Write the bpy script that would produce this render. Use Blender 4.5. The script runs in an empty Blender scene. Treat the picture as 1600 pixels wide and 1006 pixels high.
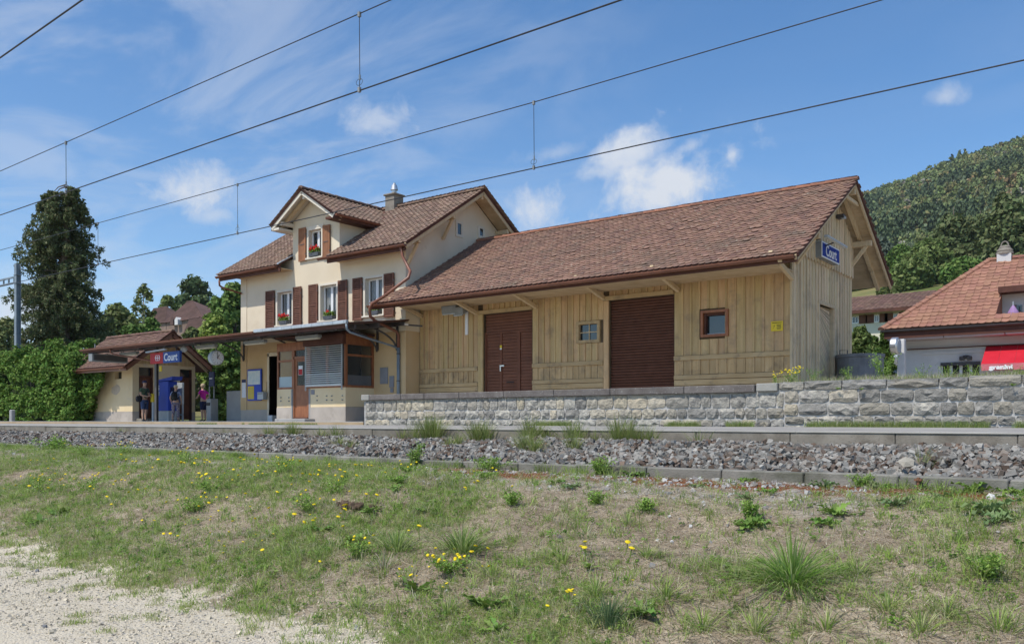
import bpy, bmesh, math, random
import numpy as np
from math import sin, cos, tan, pi, radians, sqrt, atan2
from mathutils import Vector, Matrix

random.seed(7)
RNG = np.random.default_rng(11)
scene = bpy.context.scene
COL = scene.collection

# ------------------------------------------------------------------ camera
F, TH, HZ = 1330.0, 0.6503, 657.1           # focal length in photo pixels, yaw, horizon row
S, C_ = sin(TH), cos(TH)
cam_data = bpy.data.cameras.new('camera')
cam = bpy.data.objects.new('camera', cam_data)
COL.objects.link(cam)
cam.location = (0, 0, 0)                    # eye level is z = 0; the path lies 1.6 m below
cam.rotation_euler = (radians(90), 0, TH)
cam_data.sensor_width = 36.0
cam_data.lens = F / 1600 * 36
cam_data.shift_y = (HZ - 503) / 1600
cam_data.clip_start = 0.1
cam_data.clip_end = 6000
scene.camera = cam

# ------------------------------------------------------------------ sun, sky, exposure
TO_SUN = Vector((-0.25, -1.0, 1.62)).normalized()
sun_data = bpy.data.lights.new('sun', 'SUN')
sun_data.energy = 4.3
sun_data.angle = radians(0.53)
sun_data.color = (1.0, 0.955, 0.88)
sun = bpy.data.objects.new('sun', sun_data)
COL.objects.link(sun)
sun.rotation_euler = TO_SUN.to_track_quat('Z', 'Y').to_euler()
sun.location = (-5, -20, 30)

scene.view_settings.view_transform = 'Standard'
scene.view_settings.look = 'None'
scene.view_settings.exposure = 0.0
scene.view_settings.gamma = 1.0
scene.view_settings.use_curve_mapping = False


def ray(px, py):
    u = px - 800
    return Vector((-S * F + C_ * u, C_ * F + S * u, HZ - py)).normalized()


world = bpy.data.worlds.new('World')
scene.world = world
world.use_nodes = True
wn, wl = world.node_tree.nodes, world.node_tree.links
wn.clear()


def wmath(op, a, b=None, c=None, clamp=False):
    n = wn.new('ShaderNodeMath'); n.operation = op; n.use_clamp = clamp
    for i, v in enumerate((a, b, c)):
        if v is None: continue
        if isinstance(v, (int, float)): n.inputs[i].default_value = v
        else: wl.new(v, n.inputs[i])
    return n.outputs[0]


def wdot(vec, v):
    n = wn.new('ShaderNodeVectorMath'); n.operation = 'DOT_PRODUCT'
    wl.new(vec, n.inputs[0]); n.inputs[1].default_value = v
    return n.outputs['Value']


def wnoise(vec, scale, detail, rough, dist=0.0):
    n = wn.new('ShaderNodeTexNoise')
    wl.new(vec, n.inputs['Vector'])
    n.inputs['Scale'].default_value = scale; n.inputs['Detail'].default_value = detail
    n.inputs['Roughness'].default_value = rough; n.inputs['Distortion'].default_value = dist
    return n.outputs['Fac']


def wmap(v, a, b, c=0.0, d=1.0):
    n = wn.new('ShaderNodeMapRange'); n.interpolation_type = 'SMOOTHSTEP'
    wl.new(v, n.inputs[0])
    for i, x in enumerate((a, b, c, d)): n.inputs[i + 1].default_value = x
    return n.outputs[0]


sky = wn.new('ShaderNodeTexSky')
sky.sky_type = 'NISHITA'
sky.sun_disc = False
sky.sun_elevation = math.asin(TO_SUN.z)
sky.sun_rotation = atan2(TO_SUN.x, TO_SUN.y)
sky.altitude = 700
sky.air_density = 1.0
sky.dust_density = 0.6
sky.ozone_density = 2.2
tc = wn.new('ShaderNodeTexCoord')
D = tc.outputs['Generated']
# fair-weather clouds: soft ellipses broken up by noise, each in its own direction of the sky
cloud = None
fine = wnoise(D, 13.0, 9.0, 0.62, 0.4)
tiny = wnoise(D, 42.0, 6.0, 0.6, 0.3)
CLOUDS = [(985, 235, 70, 30, 1.0, .25), (1045, 285, 95, 48, 1.15, .25), (935, 268, 40, 14, .75, 0.), (600, 185, 62, 32, .70, -.3),
          (300, 305, 62, 34, 1.0, 0.), (330, 335, 45, 14, .6, .2), (843, 335, 42, 34, 1.0, .3), (1146, 241, 15, 16, .85, 0.),
          (1478, 150, 26, 14, .6, 0.), (1080, 228, 40, 12, .6, .4), (870, 240, 60, 12, .38, .2), (1250, 330, 60, 20, .5, 0.),
          (-350, 250, 160, 60, 1.0, .1), (2050, 180, 170, 60, 1.0, -.1), (2600, 320, 200, 60, 1.0, 0.), (-1200, 330, 260, 80, 1.0, 0.),
          (15, 480, 80, 40, .9, 0.)]
for (px, py, hw, hh, amp, tilt) in CLOUDS:
    c = ray(px, py)
    e1 = Vector((0, 0, 1)).cross(c).normalized() * -1
    e2 = e1.cross(c).normalized()
    if e2.z < 0: e2 = -e2
    a1 = (e1 * cos(tilt) + e2 * sin(tilt)); a2 = (e2 * cos(tilt) - e1 * sin(tilt))
    k = F / c.dot(Vector((-S, C_, 0)))
    w1, w2 = 1.25 * hw / F * c.dot(Vector((-S, C_, 0))), 1.25 * hh / F * c.dot(Vector((-S, C_, 0)))
    x = wmath('DIVIDE', wdot(D, a1), w1); y = wmath('DIVIDE', wdot(D, a2), w2)
    r = wmath('SQRT', wmath('ADD', wmath('MULTIPLY', x, x), wmath('MULTIPLY', y, y)))
    front = wmath('GREATER_THAN', wdot(D, c), 0.2)
    m = wmath('SUBTRACT', 1.55, r)
    m = wmath('ADD', m, wmath('MULTIPLY', wmath('SUBTRACT', fine, 0.53), 3.4))
    m = wmath('ADD', m, wmath('MULTIPLY', wmath('SUBTRACT', tiny, 0.5), 1.2))
    m = wmath('MULTIPLY', wmap(m, 0.10, 1.5), wmath('MULTIPLY', front, amp * .93))
    cloud = m if cloud is None else wmath('MAXIMUM', cloud, m)
# thin cirrus streaks over the whole sky, thicker towards the left
sx = wn.new('ShaderNodeSeparateXYZ'); wl.new(D, sx.inputs[0])
iz = wmath('DIVIDE', 1.0, wmath('ADD', wmath('MAXIMUM', sx.outputs[2], 0.0), 0.12))
cb = wn.new('ShaderNodeCombineXYZ')
wl.new(wmath('MULTIPLY', sx.outputs[0], iz), cb.inputs[0]); wl.new(wmath('MULTIPLY', sx.outputs[1], iz), cb.inputs[1])
mp = wn.new('ShaderNodeMapping'); wl.new(cb.outputs[0], mp.inputs[0])
mp.inputs['Rotation'].default_value = (0, 0, radians(62)); mp.inputs['Scale'].default_value = (0.75, 1.3, 1)
ci = wnoise(mp.outputs[0], 1.5, 10.0, 0.60, 1.4)
broad = wnoise(cb.outputs[0], 0.45, 2.0, 0.5)
left = wmap(wdot(D, ray(150, 200)), 0.80, 0.995)
right_haze = wmap(sx.outputs[2], 0.5, 0.0)
ci = wmath('MULTIPLY', wmap(ci, 0.42, 0.66), wmath('ADD', wmath('MULTIPLY', left, 0.22), wmath('MULTIPLY', wmap(broad, .35, .65), 0.10)))
pale = wmath('MULTIPLY', right_haze, 0.03)
ci = wmath('MAXIMUM', wmath('ADD', ci, pale), 0.0)
cf = wmath('MAXIMUM', cloud, ci, clamp=True)
hs = wn.new('ShaderNodeHueSaturation'); wl.new(sky.outputs[0], hs.inputs['Color'])
hs.inputs['Saturation'].default_value = 1.26; hs.inputs['Value'].default_value = 1.12
mixc = wn.new('ShaderNodeMix'); mixc.data_type = 'RGBA'
wl.new(cf, mixc.inputs[0]); wl.new(hs.outputs[0], mixc.inputs[6]); mixc.inputs[7].default_value = (5.0, 5.3, 5.8, 1)
bg = wn.new('ShaderNodeBackground'); wl.new(mixc.outputs[2], bg.inputs[0]); bg.inputs[1].default_value = 0.15
wo = wn.new('ShaderNodeOutputWorld'); wl.new(bg.outputs[0], wo.inputs[0])


# ------------------------------------------------------------------ measuring helpers
def Q(px): return C_ * F + S * (px - 800)
def A(px, py, Y):
    """World point on the plane y = Y seen at photo pixel (px, py)."""
    q = Q(px); return Vector(((-S * F + C_ * (px - 800)) / q * Y, Y, (HZ - py) * Y / q))
def AX(px, py, X):
    q = Q(px); return A(px, py, X * q / (-S * F + C_ * (px - 800)))
def XA(px, Y): return A(px, 0, Y).x
def ZA(px, py, Y): return A(px, py, Y).z
def YX(px, X): return AX(px, 0, X).y


# ------------------------------------------------------------------ materials
def _n(nt, t, **kw):
    n = nt.nodes.new(t)
    for k, v in kw.items(): setattr(n, k, v)
    return n

MATS = {}
def M(name, c1, c2=None, scale=3.0, rough=0.85, bump=0.0, bscale=60.0, spec=0.25, metal=0.0, rnd=0.0, hue=0.0,
      stretch=(1, 1, 1), dirt=None, dscale=1.2, dlo=.55, dhi=.75, c3=None, trans=0.0, detail=5.0, bdetail=4, wave=None, attr=None, alpha=None, contrast=(.35, .65), spots=None):
    """Procedural material: two-colour noise, optional third colour and dirt patches, random tone per piece, bump."""
    m = bpy.data.materials.new(name); m.use_nodes = True
    nt = m.node_tree; nt.nodes.clear(); L = nt.links.new
    out = _n(nt, 'ShaderNodeOutputMaterial'); b = _n(nt, 'ShaderNodeBsdfPrincipled')
    b.inputs['Roughness'].default_value = rough; b.inputs['Metallic'].default_value = metal
    b.inputs['Specular IOR Level'].default_value = spec
    g = _n(nt, 'ShaderNodeNewGeometry'); oi = _n(nt, 'ShaderNodeObjectInfo')
    mp = _n(nt, 'ShaderNodeMapping'); L(g.outputs['Position'], mp.inputs[0]); mp.inputs['Scale'].default_value = stretch
    P = mp.outputs[0]
    def noise(sc, det=detail, ro=.55, src=P, off=None):
        n = _n(nt, 'ShaderNodeTexNoise'); L(src, n.inputs['Vector'])
        n.inputs['Scale'].default_value = sc; n.inputs['Detail'].default_value = det; n.inputs['Roughness'].default_value = ro
        return n.outputs['Fac']
    def rng(v, lo, hi, a=0., b_=1.):
        n = _n(nt, 'ShaderNodeMapRange'); L(v, n.inputs[0])
        for i, x in enumerate((lo, hi, a, b_)): n.inputs[i + 1].default_value = x
        return n.outputs[0]
    def mix(f, a, b_):
        n = _n(nt, 'ShaderNodeMix', data_type='RGBA'); L(f, n.inputs[0])
        for i, x in ((6, a), (7, b_)):
            if isinstance(x, tuple): n.inputs[i].default_value = (*x, 1)
            else: L(x, n.inputs[i])
        return n.outputs[2]
    if attr:
        at_ = _n(nt, 'ShaderNodeAttribute', attribute_name=attr); colr = at_.outputs['Color']
    else:
        colr = mix(rng(noise(scale), *contrast), c1, c2 or c1)
    fr = None
    if rnd or hue or c3:
        ad = _n(nt, 'ShaderNodeMath', operation='ADD'); L(g.outputs['Random Per Island'], ad.inputs[0]); L(oi.outputs['Random'], ad.inputs[1])
        f2 = _n(nt, 'ShaderNodeMath', operation='FRACT'); L(ad.outputs[0], f2.inputs[0]); fr = f2.outputs[0]
    if c3:
        wnz = _n(nt, 'ShaderNodeTexWhiteNoise', noise_dimensions='1D'); L(fr, wnz.inputs['W'])
        colr = mix(rng(wnz.outputs['Value'], .45, .95), colr, c3)
    if rnd or hue:
        h = _n(nt, 'ShaderNodeHueSaturation'); L(colr, h.inputs['Color'])
        L(rng(fr, 0, 1, 1 - rnd, 1 + rnd), h.inputs['Value'])
        if hue:
            w2 = _n(nt, 'ShaderNodeMath', operation='MULTIPLY'); L(fr, w2.inputs[0]); w2.inputs[1].default_value = 7.31
            w3 = _n(nt, 'ShaderNodeMath', operation='FRACT'); L(w2.outputs[0], w3.inputs[0])
            L(rng(w3.outputs[0], 0, 1, .5 - hue, .5 + hue), h.inputs['Hue'])
        colr = h.outputs[0]
    if dirt:
        colr = mix(rng(noise(dscale, 6, .65, g.outputs['Position']), dlo, dhi, 0, .85), colr, dirt)
    if spots:
        colr = mix(rng(noise(spots[1], 3, .5, g.outputs['Position']), spots[2], spots[2] + .06, 0, .8), colr, spots[0])
    L(colr, b.inputs['Base Color'])
    if wave:
        wv = _n(nt, 'ShaderNodeTexWave'); L(g.outputs['Position'], wv.inputs['Vector']); wv.bands_direction = wave[0]
        wv.inputs['Scale'].default_value = wave[1]
        bw = _n(nt, 'ShaderNodeBump'); bw.inputs['Strength'].default_value = wave[2]; bw.inputs['Distance'].default_value = .01
        L(wv.outputs['Fac'], bw.inputs['Height']); L(bw.outputs[0], b.inputs['Normal'])
    if bump:
        bn = _n(nt, 'ShaderNodeBump'); bn.inputs['Strength'].default_value = min(bump, 1.0); bn.inputs['Distance'].default_value = .012 * max(1, bump)
        L(noise(bscale, bdetail, .6), bn.inputs['Height'])
        L(bn.outputs[0], b.inputs['Normal'])
    if alpha is not None:
        b.inputs['Alpha'].default_value = alpha
    if trans:
        t = _n(nt, 'ShaderNodeBsdfTranslucent'); L(colr, t.inputs['Color'])
        mx = _n(nt, 'ShaderNodeMixShader'); mx.inputs[0].default_value = trans
        L(b.outputs[0], mx.inputs[1]); L(t.outputs[0], mx.inputs[2]); L(mx.outputs[0], out.inputs[0])
    else:
        L(b.outputs[0], out.inputs[0])
    MATS[name] = m
    return m

cream = M('cream_render', (.66, .56, .41), (.74, .64, .48), .8, .92, .25, 90, dirt=(.50, .39, .25), dscale=1.1, dlo=.60, dhi=.9)
gable_render = M('gable_render', (.60, .52, .45), (.66, .58, .50), .8, .92, .25, 90, dirt=(.50, .43, .36), dscale=1.1, dlo=.60, dhi=.9)
ochre = M('ochre_render', (.56, .39, .20), (.63, .45, .25), .9, .92, .3, 80, dirt=(.58, .46, .30), dscale=1.3, dlo=.55, dhi=.85)
wcwall = M('pale_yellow_render', (.72, .56, .33), (.78, .63, .40), .8, .92, .3, 80, dirt=(.58, .50, .42), dscale=.9, dlo=.60, dhi=.75)
plinth = M('plinth_render', (.40, .35, .30), (.50, .44, .38), 1.4, .95, .5, 60, dirt=(.30, .26, .22), dscale=2.2)
trimw = M('window_surround', (.66, .60, .48), (.70, .64, .54), 2, .8, .1)
whitep = M('white_paint', (.74, .75, .74), (.80, .80, .79), 3, .45, 0, spec=.4)
timber = M('ochre_boards', (.50, .335, .16), (.60, .42, .22), 2.2, .85, .5, 30, stretch=(6, 6, .6), rnd=.12, hue=.010, dirt=(.25, .19, .13), dscale=2.0, dlo=.53, dhi=.80, spots=((.16, .11, .07), 22, .70))
timber_low = M('ochre_boards_weathered', (.48, .32, .155), (.55, .39, .21), 2.2, .88, .6, 30, stretch=(6, 6, .6), rnd=.13, dirt=(.20, .15, .10), dscale=2.8, dlo=.48, dhi=.72, spots=((.14, .10, .07), 18, .68))
timber_h = M('ochre_rails', (.48, .33, .165), (.55, .40, .22), 2.2, .88, .6, 30, stretch=(.8, 6, 6), rnd=.10, dirt=(.20, .155, .11), dscale=3.0, dlo=.54, dhi=.74, spots=((.14, .10, .07), 24, .71))
timber_g = M('gable_boards', (.62, .475, .29), (.72, .575, .375), 2.2, .9, .6, 30, stretch=(6, 6, .5), rnd=.16, hue=.008, dirt=(.32, .265, .20), dscale=1.6, dlo=.50, dhi=.78)
beamw = M('tan_beam', (.56, .42, .25), (.64, .50, .31), 3, .8, .3, 40, stretch=(4, 4, 1), rnd=.06)
soffit = M('soffit_boards', (.50, .37, .22), (.60, .46, .29), 3, .85, .3, 40, rnd=.07)
groove = M('dark_groove', (.10, .075, .045), (.14, .10, .06), 5, .95)
browndoor = M('brown_door_paint', (.15, .058, .032), (.19, .075, .042), 2.5, .6, .25, 50, rnd=.06, dirt=(.10, .045, .03), dscale=3, dlo=.55, dhi=.8)
shutterm = M('shutter_slats_brown', (.115, .046, .028), (.15, .062, .038), 4, .55, .1, rnd=.08)
shut = M('window_shutter_brown', (.125, .055, .036), (.17, .078, .05), 5, .7, .2, 40, rnd=.12)
shut_light = M('window_shutter_tan', (.27, .12, .062), (.33, .155, .08), 5, .7, .2, 40, rnd=.08)
redwood = M('varnished_wood', (.24, .085, .035), (.34, .13, .055), 3, .45, .15, 40, stretch=(3, 3, 1), rnd=.05, spec=.4, dirt=(.12, .05, .03), dscale=2.5, dlo=.6, dhi=.85)
gutterm = M('brown_gutter', (.17, .062, .033), (.23, .088, .048), 2, .42, .05, spec=.5, rnd=.05, dirt=(.13, .06, .04), dscale=3)
fascia = M('dark_fascia', (.085, .035, .024), (.12, .05, .033), 3, .7, .2)
zinc = M('zinc_sheet', (.42, .45, .47), (.52, .55, .57), 3, .45, 0, metal=.4, rnd=.08)
steel = M('painted_steel', (.20, .21, .21), (.26, .27, .27), 4, .5, 0, spec=.5)
darksteel = M('dark_steel', (.055, .05, .05), (.085, .075, .07), 4, .5, 0, spec=.5)
galv = M('galvanised_steel', (.20, .24, .27), (.27, .31, .34), 3, .55, .1, metal=.3)
chrome = M('shiny_metal', (.62, .60, .56), (.72, .70, .66), 3, .38, 0, metal=.9)
wirem = M('wire_metal', (.035, .035, .038), (.05, .05, .055), 3, .5, 0, metal=.3)
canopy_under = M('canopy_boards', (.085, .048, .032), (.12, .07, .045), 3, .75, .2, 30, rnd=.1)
tile_old = M('clay_tile_old', (.165, .098, .070), (.215, .130, .095), 5, .9, .5, 70, rnd=.26, hue=.012, c3=(.150, .088, .070), dirt=(.125, .085, .065), dscale=.9, dlo=.52, dhi=.75, spots=((.40, .36, .29), 9, .70))
tile_shed = M('clay_tile_shed', (.255, .148, .102), (.315, .188, .134), 5, .9, .5, 70, rnd=.11, hue=.006, c3=(.205, .122, .094), dirt=(.175, .125, .092), dscale=1.1, dlo=.50, dhi=.70, spots=((.46, .43, .33), 10, .655))
tile_house = M('clay_tile_house', (.225, .148, .106), (.285, .19, .138), 5, .9, .5, 70, rnd=.15, hue=.008, c3=(.185, .122, .092), dirt=(.165, .122, .09), dscale=1.1, dlo=.50, dhi=.70, spots=((.46, .42, .33), 9, .655))
tile_ridge = M('ridge_tile_clay', (.30, .135, .085), (.36, .17, .11), 5, .9, .4, 60, rnd=.18, c3=(.22, .12, .09), spots=((.42, .38, .30), 9, .66))
tile_new = M('clay_tile_new', (.305, .155, .100), (.355, .185, .122), 4, .85, .3, 50, rnd=.10, hue=.006, c3=(.29, .142, .10), dirt=(.20, .09, .06), dscale=.5, dlo=.58, dhi=.72)
stone_pale = M('limestone_pale', (.50, .465, .39), (.27, .255, .23), 9, .92, 2.5, 26, rnd=.16, hue=.004, c3=(.50, .435, .32), dirt=(.16, .15, .14), dscale=6, dlo=.52, dhi=.72, detail=8, bdetail=8)
stone_grey = M('limestone_grey', (.335, .315, .28), (.20, .19, .17), 6, .92, 2.5, 24, rnd=.18, c3=(.32, .29, .235), dirt=(.46, .39, .27), dscale=2.5, dlo=.62, dhi=.74, detail=8, bdetail=8)
mortar = M('mortar', (.40, .385, .355), (.52, .50, .47), 6, .95, .6, 40)
capstone = M('cap_slab_concrete', (.125, .108, .098), (.185, .165, .15), 4, .9, .7, 50, rnd=.10, dirt=(.11, .10, .09), dscale=2, spots=((.50, .48, .44), 26, .64))
capstone_l = M('cap_slab_pale', (.34, .33, .29), (.40, .38, .34), 4, .9, .7, 50, rnd=.10)
asphalt = M('platform_asphalt', (.30, .28, .25), (.37, .345, .31), 1.5, .95, .5, 120, dirt=(.27, .25, .22), dscale=.9, spots=((.20, .19, .17), 30, .62))
kerbm = M('kerb_concrete', (.23, .205, .165), (.31, .275, .225), 2, .93, .6, 60, rnd=.10, dirt=(.12, .10, .075), dscale=2.2, dlo=.46, dhi=.70, spots=((.16, .145, .12), 24, .64))
curbm = M('curb_concrete_grey', (.20, .19, .16), (.275, .255, .22), 2, .93, .7, 50, rnd=.10, dirt=(.10, .10, .07), dscale=2.5, dlo=.45, dhi=.66)
whiteline = M('white_edge_paint', (.62, .62, .60), (.70, .70, .68), 2, .8)
yellowface = M('platform_face', (.44, .32, .19), (.52, .39, .25), 1.5, .9, .3)
ballastm = M('ballast_stone', (.215, .203, .178), (.30, .283, .25), 9, .85, .5, 60, rnd=.42, c3=(.130, .085, .058), hue=0)
pebblem = M('path_gravel', (.56, .49, .365), (.64, .565, .43), 8, .9, .3, 80, rnd=.22, c3=(.36, .32, .26))
concrete = M('grey_concrete', (.30, .29, .28), (.38, .37, .355), 1.5, .93, .5, 40, dirt=(.20, .19, .18), dscale=1.2)
tankm = M('tank_concrete', (.165, .165, .17), (.22, .22, .225), 2.2, .9, .6, 40, dirt=(.105, .105, .105), dscale=2)
rust = M('rusty_rail', (.16, .075, .045), (.22, .11, .06), 8, .8, .3)
glass = M('window_glass', (.022, .027, .030), (.035, .04, .045), 2, .06, 0, spec=.9)
glass_pale = M('frosted_glass', (.33, .42, .45), (.38, .47, .50), 2, .3, 0, spec=.5)
curtain = M('lace_curtain', (.50, .53, .52), (.72, .74, .73), 18, .9, .3, 60, stretch=(4, 4, 1))
blindw = M('blind_slat', (.74, .72, .66), (.80, .78, .72), 3, .5, rnd=.05)
sbb_red = M('sign_red', (.42, .018, .022), (.46, .022, .026), 3, .5)
sbb_blue = M('sign_blue', (.020, .065, .26), (.025, .075, .29), 3, .45)
court_blue = M('sign_enamel_blue', (.020, .050, .26), (.026, .060, .30), 3, .6, spec=.1)
mach_blue = M('machine_blue', (.022, .060, .42), (.026, .070, .46), 3, .45)
dark_blue = M('dark_blue_panel', (.012, .018, .075), (.016, .022, .09), 3, .45)
white_s = M('sign_white', (.78, .78, .78), (.80, .80, .80), 3, .5)
yellow_s = M('sign_yellow', (.70, .50, .03), (.74, .55, .05), 4, .6)
black_s = M('black_print', (.02, .02, .02), None, 3, .5)
lightgrey = M('light_grey_metal', (.42, .45, .46), (.48, .51, .52), 3, .5)
lampbody = M('lamp_diffuser', (.55, .52, .42), (.62, .58, .47), 3, .5)
plategrey = M('grey_plate', (.23, .23, .245), (.27, .27, .285), 3, .6)
awn_red = M('awning_red', (.60, .018, .035), (.66, .025, .045), 2, .8, trans=.15)
awn_pink = M('awning_valance', (.50, .13, .15), (.56, .17, .19), 3, .85)
whitewall = M('white_render', (.60, .585, .56), (.68, .66, .635), 1, .92, .2, 60, dirt=(.48, .46, .44), dscale=.8, dlo=.55, dhi=.9)
bluewall = M('pale_blue_render', (.52, .58, .64), (.58, .63, .69), 1, .9)
yellowwall = M('pale_lemon_render', (.66, .62, .47), (.70, .66, .51), 1, .9)
chimstone = M('chimney_stone', (.22, .19, .155), (.29, .26, .215), 6, .95, .8, 40, dirt=(.13, .12, .10), dscale=3)
pinkpar = M('purple_fabric', (.30, .18, .33), (.36, .22, .40), 3, .85)


# ------------------------------------------------------------------ mesh building
class MB:
    """Collects shapes in world coordinates; build() links them as ONE mesh object."""
    def __init__(s): s.v, s.f, s.sm = [], [], False
    def poly(s, pts):
        n = len(s.v); s.v += [tuple(p) for p in pts]; s.f.append(tuple(range(n, n + len(pts)))); return s
    def hexa(s, p):                       # 8 corners: bottom ring 0-3, top ring 4-7
        n = len(s.v); s.v += [tuple(q) for q in p]
        s.f += [(n, n+3, n+2, n+1), (n+4, n+5, n+6, n+7), (n, n+1, n+5, n+4), (n+1, n+2, n+6, n+5), (n+2, n+3, n+7, n+6), (n+3, n, n+4, n+7)]
        return s
    def box(s, x0, x1, y0, y1, z0, z1):
        x0, x1 = sorted((x0, x1)); y0, y1 = sorted((y0, y1)); z0, z1 = sorted((z0, z1))
        return s.hexa([(x0, y0, z0), (x1, y0, z0), (x1, y1, z0), (x0, y1, z0), (x0, y0, z1), (x1, y0, z1), (x1, y1, z1), (x0, y1, z1)])
    def bar(s, p, q, w, h, up=(0, 0, 1)):
        p, q = Vector(p), Vector(q); d = (q - p).normalized(); up = Vector(up)
        a = d.cross(up)
        if a.length < 1e-4: a = d.cross(Vector((0, 1, 0)))
        a.normalize(); b = a.cross(d).normalized(); a *= w / 2; b *= h / 2
        return s.hexa([p - a - b, q - a - b, q + a - b, p + a - b, p - a + b, q - a + b, q + a + b, p + a + b])
    def extrude(s, poly, vec):
        n = len(s.v); k = len(poly); vec = Vector(vec)
        s.v += [tuple(p) for p in poly] + [tuple(Vector(p) + vec) for p in poly]
        s.f.append(tuple(range(n + k - 1, n - 1, -1))); s.f.append(tuple(range(n + k, n + 2 * k)))
        for i in range(k):
            j = (i + 1) % k; s.f.append((n + i, n + j, n + k + j, n + k + i))
        return s
    def tube(s, pts, r, n=8, cap=True, r2=None):
        pts = [Vector(p) for p in pts]; base = len(s.v); m = len(pts)
        d0 = (pts[1] - pts[0]).normalized()
        a = d0.cross(Vector((0, 0, 1)))
        if a.length < 1e-3: a = d0.cross(Vector((0, 1, 0)))
        a.normalize()
        for i, p in enumerate(pts):
            if i == 0: d = pts[1] - p
            elif i == m - 1: d = p - pts[-2]
            else: d = (pts[i + 1] - p).normalized() + (p - pts[i - 1]).normalized()
            d.normalize(); a = (a - d * a.dot(d)).normalized(); b = d.cross(a)
            rr = r if r2 is None else r + (r2 - r) * i / (m - 1)
            if isinstance(r, (list, tuple)): rr = r[i]
            for k in range(n):
                t = 2 * pi * k / n; s.v.append(tuple(p + a * cos(t) * rr + b * sin(t) * rr))
        for i in range(m - 1):
            for k in range(n):
                k2 = (k + 1) % n
                s.f.append((base + i*n + k, base + i*n + k2, base + (i+1)*n + k2, base + (i+1)*n + k))
        if cap:
            s.f.append(tuple(base + k for k in range(n - 1, -1, -1))); s.f.append(tuple(base + (m-1)*n + k for k in range(n)))
        return s
    def lathe(s, o, prof, n=16, axis=(0, 0, 1)):
        o = Vector(o); q = Vector((0, 0, 1)).rotation_difference(Vector(axis)); base = len(s.v); m = len(prof)
        for (r, z) in prof:
            for k in range(n):
                t = 2 * pi * k / n; s.v.append(tuple(o + q @ Vector((r * cos(t), r * sin(t), z))))
        for i in range(m - 1):
            for k in range(n):
                k2 = (k + 1) % n; s.f.append((base + i*n + k, base + i*n + k2, base + (i+1)*n + k2, base + (i+1)*n + k))
        s.f.append(tuple(base + k for k in range(n - 1, -1, -1))); s.f.append(tuple(base + (m-1)*n + k for k in range(n)))
        return s
    def build(s, name, mat, parent=None, bevel=0, smooth=False):
        me = bpy.data.meshes.new(name); me.from_pydata(s.v, [], s.f); me.update()
        if smooth:
            for p in me.polygons: p.use_smooth = True
        return link(name, me, mat, parent, bevel)

def link(name, me, mat, parent=None, bevel=0):
    o = bpy.data.objects.new(name, me)
    if mat and not me.materials: me.materials.append(mat)
    COL.objects.link(o)
    if parent: adopt(o, parent)
    if bevel:
        b = o.modifiers.new('bevel', 'BEVEL'); b.width = bevel; b.segments = 1; b.limit_method = 'ANGLE'
    return o

def adopt(o, parent):
    o.parent = parent
    if parent.get('_loc') is not None:
        o.matrix_parent_inverse = Matrix.Translation(-Vector(parent['_loc']))

def tag(o, label=None, cat=None, group=None, kind=None):
    if label: o['label'] = label
    if cat: o['category'] = cat
    if group: o['group'] = group
    if kind: o['kind'] = kind
    return o

def thing(name, loc, label, cat, group=None):
    e = bpy.data.objects.new(name, None); e.empty_display_size = .2
    e.location = loc; e['_loc'] = tuple(loc); COL.objects.link(e)
    return tag(e, label, cat, group)

def npmesh(name, V, Fa, mat, parent=None, colors=None, smooth=False):
    """Fast mesh from arrays; Fa is (n,3) or (n,4)."""
    me = bpy.data.meshes.new(name)
    V = np.ascontiguousarray(V, dtype=np.float32).reshape(-1, 3); Fa = np.ascontiguousarray(Fa, dtype=np.int32)
    k = Fa.shape[1]
    me.vertices.add(len(V)); me.vertices.foreach_set('co', V.ravel())
    me.loops.add(Fa.size); me.loops.foreach_set('vertex_index', Fa.ravel())
    me.polygons.add(len(Fa)); me.polygons.foreach_set('loop_start', np.arange(0, Fa.size, k, dtype=np.int32))
    me.polygons.foreach_set('use_smooth', np.full(len(Fa), smooth))
    me.update(calc_edges=True)
    if colors is not None:
        ca = me.color_attributes.new('tint', 'FLOAT_COLOR', 'POINT')
        c4 = np.ones((len(V), 4), dtype=np.float32); c4[:, :3] = colors; ca.data.foreach_set('color', c4.ravel())
    return link(name, me, mat, parent)

def vnoise(x, y, sc, seed=0):
    """Smooth value noise on arrays."""
    x = np.asarray(x) * sc + seed * 17.13; y = np.asarray(y) * sc + seed * 5.71
    xi, yi = np.floor(x), np.floor(y); fx, fy = x - xi, y - yi
    fx = fx * fx * (3 - 2 * fx); fy = fy * fy * (3 - 2 * fy)
    def h(a, b):
        v = np.sin(a * 127.1 + b * 311.7 + seed * 3.3) * 43758.5453
        return v - np.floor(v)
    return (h(xi, yi) * (1 - fx) + h(xi + 1, yi) * fx) * (1 - fy) + (h(xi, yi + 1) * (1 - fx) + h(xi + 1, yi + 1) * fx) * fy

def fbm(x, y, sc, seed=0, o=4):
    t, a, n = 0, 1.0, 0
    for i in range(o):
        t = t + a * vnoise(x, y, sc * 2 ** i, seed + i); n += a; a *= .5
    return t / n

# ================================================================== GROUND
def smooth01(t): t = np.clip(t, 0, 1); return t * t * (3 - 2 * t)

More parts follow.
